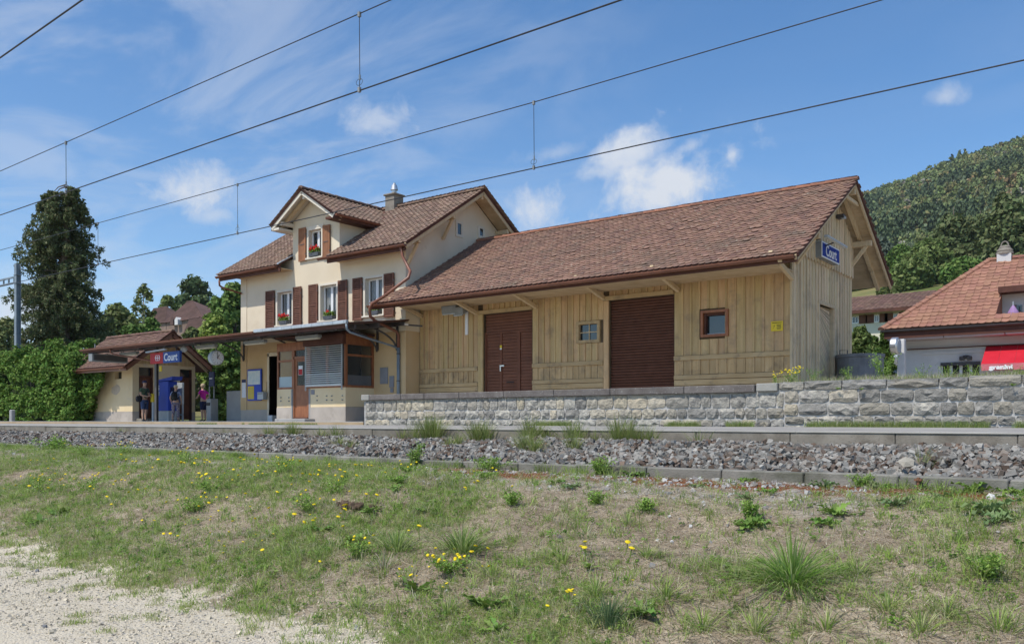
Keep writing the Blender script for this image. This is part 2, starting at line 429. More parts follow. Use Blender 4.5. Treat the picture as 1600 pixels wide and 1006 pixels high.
def hill_h(X, Y):
    """Height of the land far from the tracks: a wooded ridge on the right, a low rise on the left."""
    r = np.hypot(X, Y); az = np.arctan2(X, Y)                      # 0 = +Y, negative to the left
    # steepness of the view line to the skyline, by azimuth
    u = F * np.tan(np.clip(az + TH, -1.2, 1.2)); px = 800 + u
    inv = (np.abs(az + TH) < 1.25)
    t = np.clip((px - 350) / 2600, 0, 1)
    ridge = np.interp(px, [-500, 300, 700, 1000, 1340, 1600, 2100, 3000, 5000], [.015, .03, .06, .17, .240, .272, .30, .27, .2])
    ridge = np.where(az + TH > 1.15, .2, ridge)
    fr = np.interp(r, [60, 110, 180, 240, 300, 1000, 1500], [0.0, .34, .535, .595, .63, 1.0, .72])
    z = r * ridge * fr
    bump = (fbm(X, Y, 1 / 170.0, 5, 4) - .5) * np.clip((r - 230) / 500, 0, 1) * 45
    back = np.where(Y < 10, 0, 1)
    return np.where(r > 60, (z + bump) * back, 0)

def path_edge(X): return 4.12 + .045 * np.clip(-4 - X, -6, 30)

def ground_z(X, Y):
    X = np.asarray(X, float); Y = np.asarray(Y, float)
    near = np.interp(Y, [-400, 4.0, 4.5, 5.6, 7.4, 8.3, 9.46, 9.7, 9.9, 17.1, 17.3, 30], [-1.62, -1.62, -1.60, -1.34, -.86, -.74, -.70, -.72, -.95, -.95, -.10, -.10])
    b = (fbm(X, Y, .9, 1, 4) - .5) * .22 + (fbm(X, Y, 4.5, 3, 3) - .5) * .07
    w = np.clip((Y - 4.0) / 1.4, .10, 1) * np.clip((9.47 - Y) / .9, 0, 1)
    near = near + b * w
    return near + hill_h(X, Y)

def graded(lo, hi, dense, coarse_to_lo, coarse_to_hi, k=1.18):
    xs = list(np.arange(lo, hi + 1e-6, dense)); d = dense; x = hi
    while x < coarse_to_hi: d *= k; x += min(d, 60); xs.append(x)
    d = dense; x = lo; left = []
    while x > coarse_to_lo: d *= k; x -= min(d, 60); left.append(x)
    return np.array(left[::-1] + xs)

gx = graded(-24, 1.5, .11, -1900, 1900, 1.10)
gy = np.concatenate([graded(3.2, 9.35, .10, -300, 9.35, 1.2), [9.46, 9.7, 9.9, 12, 14, 17.1, 17.3, 20, 24, 30], graded(38, 70, 8, 38, 2200, 1.12)])
gy = np.unique(gy)
GX, GY = np.meshgrid(gx, gy)
GZ = ground_z(GX, GY)
nx, ny = len(gx), len(gy)
idx = np.arange(nx * ny).reshape(ny, nx)
gf = np.stack([idx[:-1, :-1], idx[:-1, 1:], idx[1:, 1:], idx[1:, :-1]], -1).reshape(-1, 4)

def ground_material():
    m = bpy.data.materials.new('ground'); m.use_nodes = True; nt = m.node_tree; nt.nodes.clear(); L = nt.links.new
    out = _n(nt, 'ShaderNodeOutputMaterial'); b = _n(nt, 'ShaderNodeBsdfPrincipled'); b.inputs['Roughness'].default_value = .95
    b.inputs['Specular IOR Level'].default_value = .1
    g = _n(nt, 'ShaderNodeNewGeometry'); P = g.outputs['Position']; sp = _n(nt, 'ShaderNodeSeparateXYZ'); L(P, sp.inputs[0])
    def noise(sc, det=5, ro=.6):
        n = _n(nt, 'ShaderNodeTexNoise'); L(P, n.inputs[0]); n.inputs['Scale'].default_value = sc; n.inputs['Detail'].default_value = det; n.inputs['Roughness'].default_value = ro
        return n.outputs[0]
    def mth(op, a, c, d=None):
        n = _n(nt, 'ShaderNodeMath', operation=op)
        for i, x in enumerate((a, c, d)):
            if x is None: continue
            if isinstance(x, (int, float)): n.inputs[i].default_value = x
            else: L(x, n.inputs[i])
        return n.outputs[0]
    def rg(v, a, c, d=0., e=1.):
        n = _n(nt, 'ShaderNodeMapRange'); L(v, n.inputs[0])
        for i, x in enumerate((a, c, d, e)): n.inputs[i + 1].default_value = x
        return n.outputs[0]
    def mx(f, a, c):
        n = _n(nt, 'ShaderNodeMix', data_type='RGBA'); L(f, n.inputs[0])
        for i, x in ((6, a), (7, c)):
            if isinstance(x, tuple): n.inputs[i].default_value = (*x, 1)
            else: L(x, n.inputs[i])
        return n.outputs[2]
    vor = _n(nt, 'ShaderNodeTexVoronoi'); L(P, vor.inputs['Vector']); vor.inputs['Scale'].default_value = 55
    sv = _n(nt, 'ShaderNodeSeparateColor'); L(vor.outputs['Color'], sv.inputs[0])
    soil = mx(rg(noise(9), .35, .68), (.20, .155, .105), (.38, .31, .225))
    soil = mx(rg(noise(1.1), .45, .62), soil, mx(rg(noise(30), .4, .6), (.30, .24, .17), (.46, .385, .28)))
    gravel = mx(rg(sv.outputs[0], 0, 1), (.30, .285, .25), (.56, .53, .46))
    path = mx(rg(noise(1.6), .4, .65), (.53, .46, .335), (.61, .53, .40))
    path = mx(rg(sv.outputs[1], .3, 1), path, (.62, .55, .43))
    path = mx(rg(sv.outputs[2], .90, .97), path, (.30, .285, .26))
    # gravelly and rust-brown mossy ground along the kerb
    nearcurb = rg(mth('ADD', sp.outputs[1], mth('MULTIPLY', noise(1.4), 2.2)), 8.7, 9.5)
    c = mx(mth('MULTIPLY', nearcurb, rg(noise(3.3), .42, .60)), soil, gravel)
    moss_m = mth('MULTIPLY', rg(mth('ADD', sp.outputs[1], mth('MULTIPLY', noise(2.5), .8)), 9.0, 9.15), mth('MULTIPLY', rg(noise(1.9), .40, .46), rg(sp.outputs[0], -11, -8)))
    c = mx(moss_m, c, mx(rg(noise(20), .4, .6), (.145, .052, .02), (.22, .085, .032)))
    e = mth('ADD', mth('MULTIPLY', mth('MAXIMUM', mth('SUBTRACT', -4.0, sp.outputs[0]), -6.0), .045), 4.42)
    d = mth('SUBTRACT', mth('ADD', e, mth('MULTIPLY', mth('SUBTRACT', noise(1.6, 7, .7), .5), 2.4)), sp.outputs[1])
    c = mx(rg(d, -.12, .12), c, path)
    c = mx(mth('GREATER_THAN', sp.outputs[1], 17.2), c, (.20, .19, .165))
    far = rg(sp.outputs[1], 33, 34)
    meadow = mx(rg(noise(.03, 6, .6), .42, .6), (.085, .125, .03), (.23, .20, .085))
    c = mx(far, c, meadow)
    L(c, b.inputs['Base Color'])
    bn = _n(nt, 'ShaderNodeBump'); bn.inputs['Strength'].default_value = .8; bn.inputs['Distance'].default_value = .02
    L(mth('ADD', noise(45, 4), mth('MULTIPLY', vor.outputs['Distance'], -.6)), bn.inputs['Height']); L(bn.outputs[0], b.inputs['Normal'])
    L(b.outputs[0], out.inputs[0]); return m

ground = npmesh('ground', np.stack([GX, GY, GZ], -1).reshape(-1, 3), gf, ground_material(), smooth=True)
tag(ground, kind='structure')

# ---- low kerb between embankment and ballast: concrete lengths
def blocks(parent, name, x0, x1, step, y0, y1, z0, ztop, mat, jit=.006, gap=.008, bev=.012):
    x = x0; i = 0
    while x < x1:
        w = step * RNG.uniform(.97, 1.03)
        dz, dy = RNG.uniform(-jit, jit), RNG.uniform(-jit, jit)
        zt = ztop(x) if callable(ztop) else ztop
        MB().box(x + gap, x + w - gap, y0 + dy, y1 + dy, z0, zt + dz).build(name, mat, parent, bevel=bev)
        x += w; i += 1

curb = MB().box(-72, 4, 9.53, 9.66, -1.0, -.615).build('kerb', curbm); tag(curb, kind='structure')
def curb_top(x): return -.585 - .012 * sin(x * .5)
blocks(curb, 'kerb_stone', -33, 3.5, 1.0, 9.5, 9.68, -.95, curb_top, curbm)
MB().box(-72, -33.02, 9.5, 9.68, -.95, -.585).build('kerb_stone', curbm, curb, bevel=.012)

# ---- track bed with its ballast
tb = MB(); tb.poly([(-75, 9.66, -.74), (4, 9.66, -.74), (4, 11.0, -.58), (-75, 11.0, -.58)])
tb.poly([(-75, 11.0, -.58), (4, 11.0, -.58), (4, 12.98, -.42), (-75, 12.98, -.42)])
trackbed = tb.build('track_bed', M('ballast_dirt', (.085, .075, .065), (.15, .13, .11), 12, .95, .6, 60)); tag(trackbed, kind='structure')

ICO = None
def ico():
    bm = bmesh.new(); bmesh.ops.create_icosphere(bm, subdivisions=1, radius=1)
    v = np.array([w.co[:] for w in bm.verts]); f = np.array([[w.index for w in p.verts] for p in bm.faces]); bm.free(); return v, f
ICOV, ICOF = ico()
CUBV = np.array([[x, y, z] for x in (-1, 1) for y in (-1, 1) for z in (-1, 1)], float)
CUBF = np.array([[0,1,3],[0,3,2],[4,6,7],[4,7,5],[0,4,5],[0,5,1],[2,3,7],[2,7,6],[0,2,6],[0,6,4],[1,5,7],[1,7,3]])

def rand_rot(n):
    q = RNG.normal(size=(n, 4)); q /= np.linalg.norm(q, axis=1, keepdims=True)
    w, x, y, z = q.T
    return np.stack([np.stack([1-2*(y*y+z*z), 2*(x*y-z*w), 2*(x*z+y*w)], -1), np.stack([2*(x*y+z*w), 1-2*(x*x+z*z), 2*(y*z-x*w)], -1),
                     np.stack([2*(x*z-y*w), 2*(y*z+x*w), 1-2*(x*x+y*y)], -1)], 1)

def rocks(name, P, sizes, mat, base=(CUBV, CUBF), jag=.38, parent=None):
    bv, bf = base; n = len(P)
    V = np.broadcast_to(bv, (n, *bv.shape)).copy()
    V *= 1 + RNG.uniform(-jag, jag, size=V.shape)
    V *= RNG.uniform(.55, 1.15, size=(n, 1, 3))
    V *= (np.asarray(sizes)[:, None, None])
    R = rand_rot(n); V = np.einsum('nij,nkj->nki', R, V) + P[:, None, :]
    Fc = (bf[None] + (np.arange(n) * len(bv))[:, None, None]).reshape(-1, 3)
    return npmesh(name, V.reshape(-1, 3), Fc, mat, parent)

# stones lie closer together where the picture shows them larger
N = 35000
X = -46 + 48.5 * RNG.uniform(0, 1, N) ** .80; Yb = RNG.uniform(9.70, 12.97, N)
Zb = np.interp(Yb, [9.66, 10.2, 11.6, 12.4, 12.98], [-.69, -.60, -.47, -.385, -.40]) + (fbm(X, Yb, 1.1, 9) - .5) * .16 + RNG.uniform(-.035, .03, N)
Zb -= np.clip((-32 - X) / 3, 0, 1) * .13 * np.clip((Yb - 10.5) / 1.5, 0, 1)
ballast = rocks('ballast', np.stack([X, Yb, Zb], 1), RNG.uniform(.018, .038, N) * RNG.choice([1, 1, 1.25], N), ballastm)
tag(ballast, kind='stuff')

# ---- gravel of the path, and stones strewn on the embankment
N = 34000
X = RNG.uniform(-16, -1.5, N); Y = RNG.uniform(2.9, 6.0, N)
edge = path_edge(X) + .35 + (fbm(X, Y, 1.6, 21) - .5) * 2.2
keep = Y < edge; X, Y = X[keep], Y[keep]
peb = rocks('path_gravel', np.stack([X, Y, ground_z(X, Y) + .002], 1), RNG.gamma(2.0, .0021, len(X)).clip(.002, .020), pebblem, jag=.3)
tag(peb, kind='stuff')
N = 16000
X = -24 + 25 * RNG.uniform(0, 1, N); Y = RNG.triangular(4.2, 9.3, 9.48, N)
keep = (fbm(X, Y, .8, 33) > .47) & ((Y > 7.9) | (RNG.uniform(0, 1, N) < .10)); X, Y = X[keep], Y[keep]
sg = rocks('embankment_gravel', np.stack([X, Y, ground_z(X, Y) + .004], 1), RNG.gamma(2.4, .0034, len(X)).clip(.003, .026),
           M('embankment_gravel', (.34, .33, .31), (.48, .46, .43), 8, .9, .3, 60, rnd=.35, c3=(.24, .21, .17)), jag=.3)
tag(sg, kind='stuff')

# ---- the near platform (worn asphalt with a concrete edge)
def near_top(y): return -.172 + .022 * (y - 13.0)
p = MB(); YB = 16.25
p.poly([(-75, 13.30, near_top(13.3)), (5, 13.30, near_top(13.3)), (5, YB, -.118), (-75, YB, -.118)])
p.poly([(-75, YB, -.118), (5, YB, -.118), (5, YB, -.9), (-75, YB, -.9)])
near_pf = p.build('near_platform', asphalt); tag(near_pf, kind='structure')
blocks(near_pf, 'edge_slab', -48, 4.5, 1.55, 13.0, 13.29, -.95, -.176, kerbm, jit=.004, gap=.004, bev=.010)
blocks(near_pf, 'coping', -48, 4.5, 3.1, 12.985, 13.28, -.178, -.160, M('coping_concrete', (.42, .395, .345), (.50, .47, .41), 2, .92, .4, 60, rnd=.05), jit=.001, gap=.003, bev=0)
MB().box(-75, -48.05, 13.0, 13.29, -.95, -.16).build('edge_slab', kerbm, near_pf)

# ---- platform in front of the station (slightly higher, white edge line, ochre face)
pf = MB().box(-80, -18.62, 17.32, 30, -.6, -.036).build('station_platform', asphalt); tag(pf, kind='structure')
MB().box(-80, -18.62, 17.26, 17.32, -.6, -.04).build('platform_face', yellowface, pf)
MB().box(-80, -18.62, 17.262, 17.62, -.036, -.026).build('edge_line', whiteline, pf)

# ---- rail lying in the ballast, ending at the left
r = MB()
for (w, z0, z1) in ((.062, -.40, -.365), (.018, -.49, -.40), (.12, -.505, -.49)):
    r.box(-60, -32.6, 12.35 - w / 2, 12.35 + w / 2, z0 + .03, z1 + .03)
tag(r.build('rail', rust), 'rusty end of a disused rail lying in the ballast beside the platform edge', 'rail')
rl = rocks('pale_boulder', np.array([A(1418, 722, 10.35) + Vector((0, 0, -.02))]), [.11], M('boulder', (.33, .30, .24), (.42, .38, .31), 8, .9, .5), base=(ICOV, ICOF), jag=.12)
rl.scale = (1, 1, .62); rl.location = (0, 0, -.17)
tag(rl, 'whitish boulder, the largest stone on the ballast', 'stone')

# ================================================================== roofs of single tiles
def tile_shape(w, ln, style):
    if style == 'tail':
        xs = np.array([-.5, -.28, 0, .28, .5]) * (w * .985); ys = .045 * (2 * xs / w) ** 2 * (w / .17); zt = np.full(5, .030)
    else:
        xs = np.array([-.5, -.22, .06, .30, .5]) * (w * .99); ys = np.zeros(5); zt = np.array([.040, .020, .014, .022, .044])
    top = [(x, y, z) for x, y, z in zip(xs, ys, zt)]
    bot = [(x, y, z - .015) for x, y, z in top]
    up = [(xs[i], ln, zt[i] - .024) for i in (range(5) if style != 'tail' else (0, 4))]
    V = np.array(top + bot + up); Fc = []
    for i in range(4): Fc += [(i, i+5, i+6), (i, i+6, i+1)]
    if style == 'tail':
        Fc += [(0, 1, 10), (1, 2, 10), (2, 11, 10), (2, 3, 11), (3, 4, 11), (0, 10, 5), (4, 9, 11)]
    else:
        for i in range(4): Fc += [(i, i+1, 11+i), (i, 11+i, 10+i)]
    return V, np.array(Fc)

def tile_field(parent, o, e, v, Lx, Ly, w, ex, mat, style='tail', mask=None, parts=0, stuff_name='roof_tiles', piece='roof_tile'):
    o, e, v = Vector(o), Vector(e).normalized(), Vector(v).normalized(); n = e.cross(v).normalized()
    if n.z < 0: n = -n
    TV, TF = tile_shape(w, ex * 1.32, style)
    pos = []
    for j in range(int(Ly / ex) + 1):
        off = (j % 2) * .5 * w if style == 'tail' else 0
        for i in range(-1, int(Lx / w) + 2):
            sx_, ty = i * w + off, j * ex
            if sx_ < -.02 or sx_ > Lx + .02 or ty > Ly - .04: continue
            p = o + e * sx_ + v * ty
            if mask and not mask(p): continue
            pos.append((p, j))
    n_ = len(pos); P = np.array([p[:] for p, _ in pos]); dist = np.linalg.norm(P, axis=1)
    order = np.argsort(dist); near = set(order[:parts].tolist())
    B = np.array([e[:], v[:], n[:]])                       # rows: local axes in the world
    tw = RNG.normal(0, .022, n_); lift = RNG.uniform(-.004, .006, n_) + (RNG.uniform(0, 1, n_) < .03) * .012
    me = None
    rest = []
    for k in range(n_):
        c_, s_ = cos(tw[k]), sin(tw[k])
        R = np.array([[c_, s_, 0], [-s_, c_, 0], [0, 0, 1]])
        if k in near:
            if me is None:
                me = bpy.data.meshes.new(piece); me.from_pydata(TV.tolist(), [], TF.tolist()); me.materials.append(mat)
            ob = bpy.data.objects.new(piece, me); COL.objects.link(ob); ob.parent = parent
            Rw = (R @ B).T
            M4 = Matrix([[*Rw[0], 0], [*Rw[1], 0], [*Rw[2], 0], [0, 0, 0, 1]]); M4.translation = Vector(P[k] + n[:] * lift[k] if False else P[k]) + n * lift[k]
            ob.matrix_basis = M4
        else:
            rest.append((TV @ R) @ B + P[k] + np.array(n[:]) * lift[k])
    if rest:
        V = np.concatenate(rest); m = len(TV)
        Fc = (TF[None] + (np.arange(len(rest)) * m)[:, None, None]).reshape(-1, 3)
        tag(npmesh(stuff_name, V, Fc, mat, parent), kind='stuff')

def ridge_tiles(parent, p, q, mat, r=.085, step=.42, name='ridge_tile'):
    p, q = Vector(p), Vector(q); d = (q - p); L = d.length; d.normalize(); k = int(L / step)
    for i in range(k):
        a = p + d * (i * L / k - .02); b = p + d * ((i + 1) * L / k + .03)
        side = d.cross(Vector((0, 0, 1))).normalized(); up = side.cross(d)
        m = MB(); pts = []
        for c, s_ in ((a, 1.16), (b, .90)):
            for t in range(6):
                an = pi * (-.08 + t / 5 * 1.16); pts.append(c + side * cos(an) * r * s_ * 1.15 + up * (sin(an) * r * s_ * .75) - up * .01)
        m.v = [tuple(x) for x in pts]
        m.f = [(t, t + 1, t + 7, t + 6) for t in range(5)] + [tuple(range(5, -1, -1)), tuple(range(6, 12))]
        m.build(name, mat, parent)

def gutter(parent, p, q, r=.075, mat=gutterm, name='gutter', clips=True):
    p, q = Vector(p), Vector(q); d = (q - p).normalized(); side = d.cross(Vector((0, 0, 1))).normalized()
    m = MB(); n = 8; pts = []
    for c in (p, q):
        for k in range(n + 1):
            a = pi + pi * k / n; pts.append(c + side * cos(a) * r + Vector((0, 0, 1)) * sin(a) * r)
        for k in range(n, -1, -1):
            a = pi + pi * k / n; pts.append(c + side * cos(a) * (r - .012) + Vector((0, 0, 1)) * (sin(a) * (r - .012) + .002))
    k = 2 * (n + 1); m.v = [tuple(x) for x in pts]
    for i in range(k): m.f.append((i, (i + 1) % k, k + (i + 1) % k, k + i))
    m.f.append(tuple(range(n + 1))); m.f.append(tuple(range(k, k + n + 1)))
    ob = m.build(name, mat, parent)
    if clips:
        L = (q - p).length; c = int(L / 1.0)
        for i in range(c + 1):
            x = p + d * (i * L / max(c, 1)); MB().tube([x - side * (r + .004) + Vector((0, 0, .01)), x - side * r * .72 - Vector((0, 0, r * .72)), x - Vector((0, 0, r + .004))], .009, 5).build('gutter_clip', mat, parent)
    return ob

# ================================================================== GOODS SHED
XW, Y0, Y1 = -7.18, 20.9, 25.9            # right gable plane, front and back walls
XL = -19.81                               # where it meets the station building
XR, YG, ZE = -6.50, 19.22, 3.80           # verge, eave line, eave height
YR, ZR, YB2, ZB2 = 23.9, 6.52, 27.8, 4.20
BASE = .74
sf, sb = (ZR - ZE) / (YR - YG), (ZR - ZB2) / (YB2 - YR)
def shed_roof_z(y): return ZE + sf * (y - YG) if y <= YR else ZR - sb * (y - YR)

shed = thing('goods_shed', (-13.5, 23.4, BASE), 'long ochre timber goods shed with a red-brown tiled roof, standing behind the stone dock', 'goods shed')
core = MB()
# openings in the front wall are left as recesses: (x0, x1, z0, z1)
d1x0, d1x1 = XA(755, Y0), XA(831, Y0); d1z = ZA(790, 488, Y0)
rsx0, rsx1 = XA(951.5, Y0), XA(1052.5, Y0); rsz = ZA(1000, 465, Y0)
wa = (XA(904, Y0), XA(935, Y0), ZA(920, 532.5, Y0), ZA(920, 505, Y0))
wb = (XA(1096.5, Y0), XA(1139, Y0), ZA(1118, 526, Y0), ZA(1118, 484.5, Y0))
ZT = 4.62
def wall_with_holes(mb, x0, x1, z0, z1, yf, yb, holes):
    holes = [(max(h[0], x0), min(h[1], x1), max(h[2], z0), min(h[3], z1)) for h in holes if h[0] < x1 and h[1] > x0 and h[2] < z1 and h[3] > z0]
    xs = sorted({x0, x1, *[h[0] for h in holes], *[h[1] for h in holes]})
    for a, b in zip(xs[:-1], xs[1:]):
        hs_ = [h for h in holes if h[0] <= a + 1e-6 and h[1] >= b - 1e-6]
        zc = z0
        for h in sorted(hs_, key=lambda h: h[2]):
            if h[2] > zc: mb.box(a, b, yf, yb, zc, h[2])
            zc = h[3]
        if zc < z1: mb.box(a, b, yf, yb, zc, z1)
wall_with_holes(core, XL, XW - .02, BASE, ZT, Y0 + .025, Y0 + .16, [(d1x0, d1x1, BASE, d1z), (rsx0, rsx1, BASE, rsz), wa, wb])
core.build('front_wall', groove, shed)

gh_y0, gh_y1 = YX(1279.5, XW), YX(1302.5, XW); gz = AX(1279.5, 474.5, XW).z
gw = MB()
ys = [Y0 + .03, gh_y0, gh_y1, YR, Y1]
def gwall(m, xa, xb, ya, yb, z0):
    if ya < YR < yb: gwall(m, xa, xb, ya, YR, z0); gwall(m, xa, xb, YR, yb, z0); return
    za, zb = shed_roof_z(ya) - .16, shed_roof_z(yb) - .16
    m.hexa([(xa, ya, z0), (xb, ya, z0), (xb, yb, z0), (xa, yb, z0), (xa, ya, za), (xb, ya, za), (xb, yb, zb), (xa, yb, zb)])
gwall(gw, XW - .16, XW - .03, Y0 + .17, gh_y0, BASE); gwall(gw, XW - .16, XW - .03, gh_y0, gh_y1, gz); gwall(gw, XW - .16, XW - .03, gh_y1, Y1, BASE)
gwall(gw, XL, XL + .1, Y0 + .2, Y1, BASE)
gw.box(XL + .12, XW - .17, Y1 - .14, Y1, BASE, 5.0)
gw.build('gable_wall', groove, shed)

def boards(parent, x0, x1, w, z0, z1, yf=Y0, holes=(), mat=timber, batten=.05, th=.025, name='wall_board', bt=True):
    n = max(1, round((x1 - x0) / w)); w = (x1 - x0) / n
    for i in range(n):
        a, b = x0 + i * w, x0 + (i + 1) * w
        spans = [(z0, z1)]
        for h in holes:
            if h[0] < (a + b) / 2 < h[1]:
                spans = [sp for s0, s1 in spans for sp in ((s0, min(s1, h[2])), (max(s0, h[3]), s1)) if sp[1] - sp[0] > .03]
        dy = RNG.uniform(-.004, .004)
        for s0, s1 in spans:
            MB().box(a + .008, b - .008, yf - .0 + dy, yf + th, s0 + RNG.uniform(0, .008), s1).build(name, mat, parent)
            if bt and i:
                MB().box(a - batten / 2, a + batten / 2, yf - .030, yf + .001, s0 + .01, s1 - .004).build('batten', mat, parent)

rail1 = (ZA(1060, 563.5, Y0), ZA(1060, 556.5, Y0)); rail2 = (1.10, 1.215)
segs = [(XA(655.5, Y0) + .02, XA(747, Y0), .205), (XA(832, Y0), XA(943, Y0), .205), (XA(1053.5, Y0), XW - .02, .245)]
for k, (a, b, w) in enumerate(segs):
    r1 = rail1 if k == 2 else (rail1[0] - .01 * (2 - k), rail1[1] - .01 * (2 - k))
    hw = [(wa[0] - .07, wa[1] + .07, wa[2] - .07, wa[3] + .07)] if k == 1 else [(wb[0] - .05, wb[1] + .05, wb[2] - .05, wb[3] + .05)] if k == 2 else []
    boards(shed, a, b, w, r1[1] + .003, ZT, holes=hw, mat=timber)
    boards(shed, a, b, w, rail2[1] + .003, r1[0] - .003, mat=timber_low, batten=.045, bt=(k == 2 or k == 0))
    MB().box(a + .002, b - .002, Y0 - .045, Y0 + .02, *r1).build('wall_rail', timber_h, shed, bevel=.006)
    MB().box(a + .002, b - .002, Y0 - .040, Y0 + .02, *rail2).build('wall_rail', timber_h, shed, bevel=.006)
    MB().box(a + .004, b - .004, Y0 - .020, Y0 + .02, rail2[0] - .16, rail2[0] - .012).build('skirting_board', timber_h, shed, bevel=.006)
    MB().box(a + .004, b - .004, Y0 - .024, Y0 + .02, BASE + .02, rail2[0] - .172).build('skirting_board', timber_h, shed, bevel=.006)
# boards over the openings, posts and lintels
boards(shed, d1x0 - .01, d1x1, .205, d1z + .13, ZT, mat=timber); boards(shed, rsx0, rsx1, .21, rsz + .13, ZT, mat=timber)
for (a, b, z) in ((XA(747, Y0), d1x1 + .03, d1z), (XA(943, Y0), rsx1 + .02, rsz)):
    MB().box(a + .003, b, Y0 - .07, Y0 + .02, z + .005, z + .125).build('lintel', timber_h, shed, bevel=.008)
for (a, b, z) in ((XA(747.5, Y0), d1x0 - .004, d1z), (XA(943.5, Y0), rsx0 - .004, rsz)):
    MB().box(a, b, Y0 - .03, Y0 + .16, BASE, z).build('door_post', timber, shed, bevel=.008)
MB().box(XW - .075, XW - .012, Y0 - .052, Y0 + .03, BASE, 4.3).build('corner_board', timber_g, shed, bevel=.006)

# brown plank doors
dr = MB().box(d1x0, d1x1, Y0 + .15, Y0 + .17, BASE, d1z).build('plank_door', browndoor, shed)
wd = d1x1 - d1x0; dtop = d1z - .60
for (a, b, z0, z1, yf) in ((d1x0 + .03, d1x1 - .01, dtop + .03, d1z - .02, .10), (d1x0 + .03, d1x0 + wd * .315, BASE + .02, dtop - .04, .12),
                           (d1x0 + wd * .36, d1x0 + wd * .67, BASE + .02, dtop - .04, .11), (d1x0 + wd * .735, d1x1 - .02, BASE + .02, dtop - .04, .12)):
    k = max(2, round((z1 - z0) / .098)); h = (z1 - z0) / k
    for i in range(k):
        MB().box(a, b, Y0 + yf, Y0 + .15, z0 + i * h + .007, z0 + (i + 1) * h - .007).build('door_plank', browndoor, dr)
for (a, b) in ((0, .03), (.318, .357), (.675, .73)):
    MB().box(d1x0 + wd * a, d1x0 + wd * b, Y0 + .085, Y0 + .15, BASE + .01, dtop).build('door_stile', browndoor, dr)
MB().box(d1x0, d1x1, Y0 + .08, Y0 + .15, dtop - .035, dtop + .025).build('door_rail', browndoor, dr)
hx = d1x0 + wd * .34
MB().box(hx - .03, hx + .14, Y0 + .055, Y0 + .08, 1.69, 1.735).box(hx - .02, hx + .02, Y0 + .05, Y0 + .083, 1.54, 1.70).build('door_handle', chrome, dr)
MB().box(hx - .035, hx + .035, Y0 + .078, Y0 + .084, 2.22, 2.36).build('warning_sticker', yellow_s, dr)
MB().box(hx - .035, hx + .035, Y0 + .0765, Y0 + .077, 2.22, 2.265).build('sticker_edge', white_s, dr)
MB().box(d1x0 + wd * .45, d1x0 + wd * .60, Y0 + .095, Y0 + .11, 1.18, 1.21).build('letter_slot', black_s, dr)

# brown roller shutter, slat by slat
rs = MB().box(rsx0 + .01, rsx1 - .01, Y0 + .14, Y0 + .16, BASE, rsz).build('roller_shutter', shutterm, shed)
k = 34; h = (rsz - BASE - .03) / k
for i in range(k):
    z = BASE + .02 + i * h
    pts = [(rsx0 + .012, Y0 + .14, z + .004), (rsx0 + .012, Y0 + .100, z + h * .22), (rsx0 + .012, Y0 + .094, z + h * .55), (rsx0 + .012, Y0 + .14, z + h * .93)]
    MB().extrude(pts[::-1], (rsx1 - rsx0 - .024, 0, 0)).build('shutter_slat', shutterm, rs)

# the two windows in the front
def window(parent, x0, x1, z0, z1, y, fr=.06, nx=1, nz=1, mat=trimw, mat2=None, depth=.1, recess=.08, glassm=glass, sill=False, bar=.022):
    w = MB(); f = fr
    for (a, b, c, d) in ((x0, x0 + f, z0, z1), (x1 - f, x1, z0, z1), (x0 + f, x1 - f, z0, z0 + f), (x0 + f, x1 - f, z1 - f, z1)):
        w.box(a, b, y - depth * .3, y + depth, c, d)
    wo_ = w.build('window', mat, parent)
    ix0, ix1, iz0, iz1 = x0 + f, x1 - f, z0 + f, z1 - f; mat2 = mat2 or mat
    for i in range(1, nx):
        x = ix0 + (ix1 - ix0) * i / nx; MB().box(x - bar, x + bar, y + recess - .03, y + recess + .02, iz0, iz1).build('window_bar', mat2, wo_)
    for j in range(1, nz):
        z = iz0 + (iz1 - iz0) * j / nz; MB().box(ix0, ix1, y + recess - .028, y + recess + .018, z - bar, z + bar).build('window_bar', mat2, wo_)
    for i in range(nx):
        for j in range(nz):
            MB().box(ix0 + (ix1 - ix0) * i / nx, ix0 + (ix1 - ix0) * (i + 1) / nx, y + recess, y + recess + .01, iz0 + (iz1 - iz0) * j / nz, iz0 + (iz1 - iz0) * (j + 1) / nz).build('pane', glassm, wo_)
    return wo_
window(shed, wa[0] - .06, wa[1] + .06, wa[2] - .06, wa[3] + .06, Y0 - .01, fr=.085, nx=2, nz=2, mat=timber_h, mat2=beamw, bar=.012)
w2 = window(shed, wb[0], wb[1], wb[2], wb[3], Y0 - .03, fr=.065, mat=redwood, depth=.18, recess=.14)
MB().box(wb[0] + .12, wb[1] - .07, Y0 + .07, Y0 + .105, wb[2] + .065, wb[2] + .10).build('inner_sill', lightgrey, w2)
MB().box(wb[0] + .065, wb[0] + .12, Y0 - .0, Y0 + .105, wb[2] + .065, wb[3] - .065).box(wb[0] + .12, wb[1] - .065, Y0 + .02, Y0 + .105, wb[3] - .13, wb[3] - .065).build('window_reveal', fascia, w2)

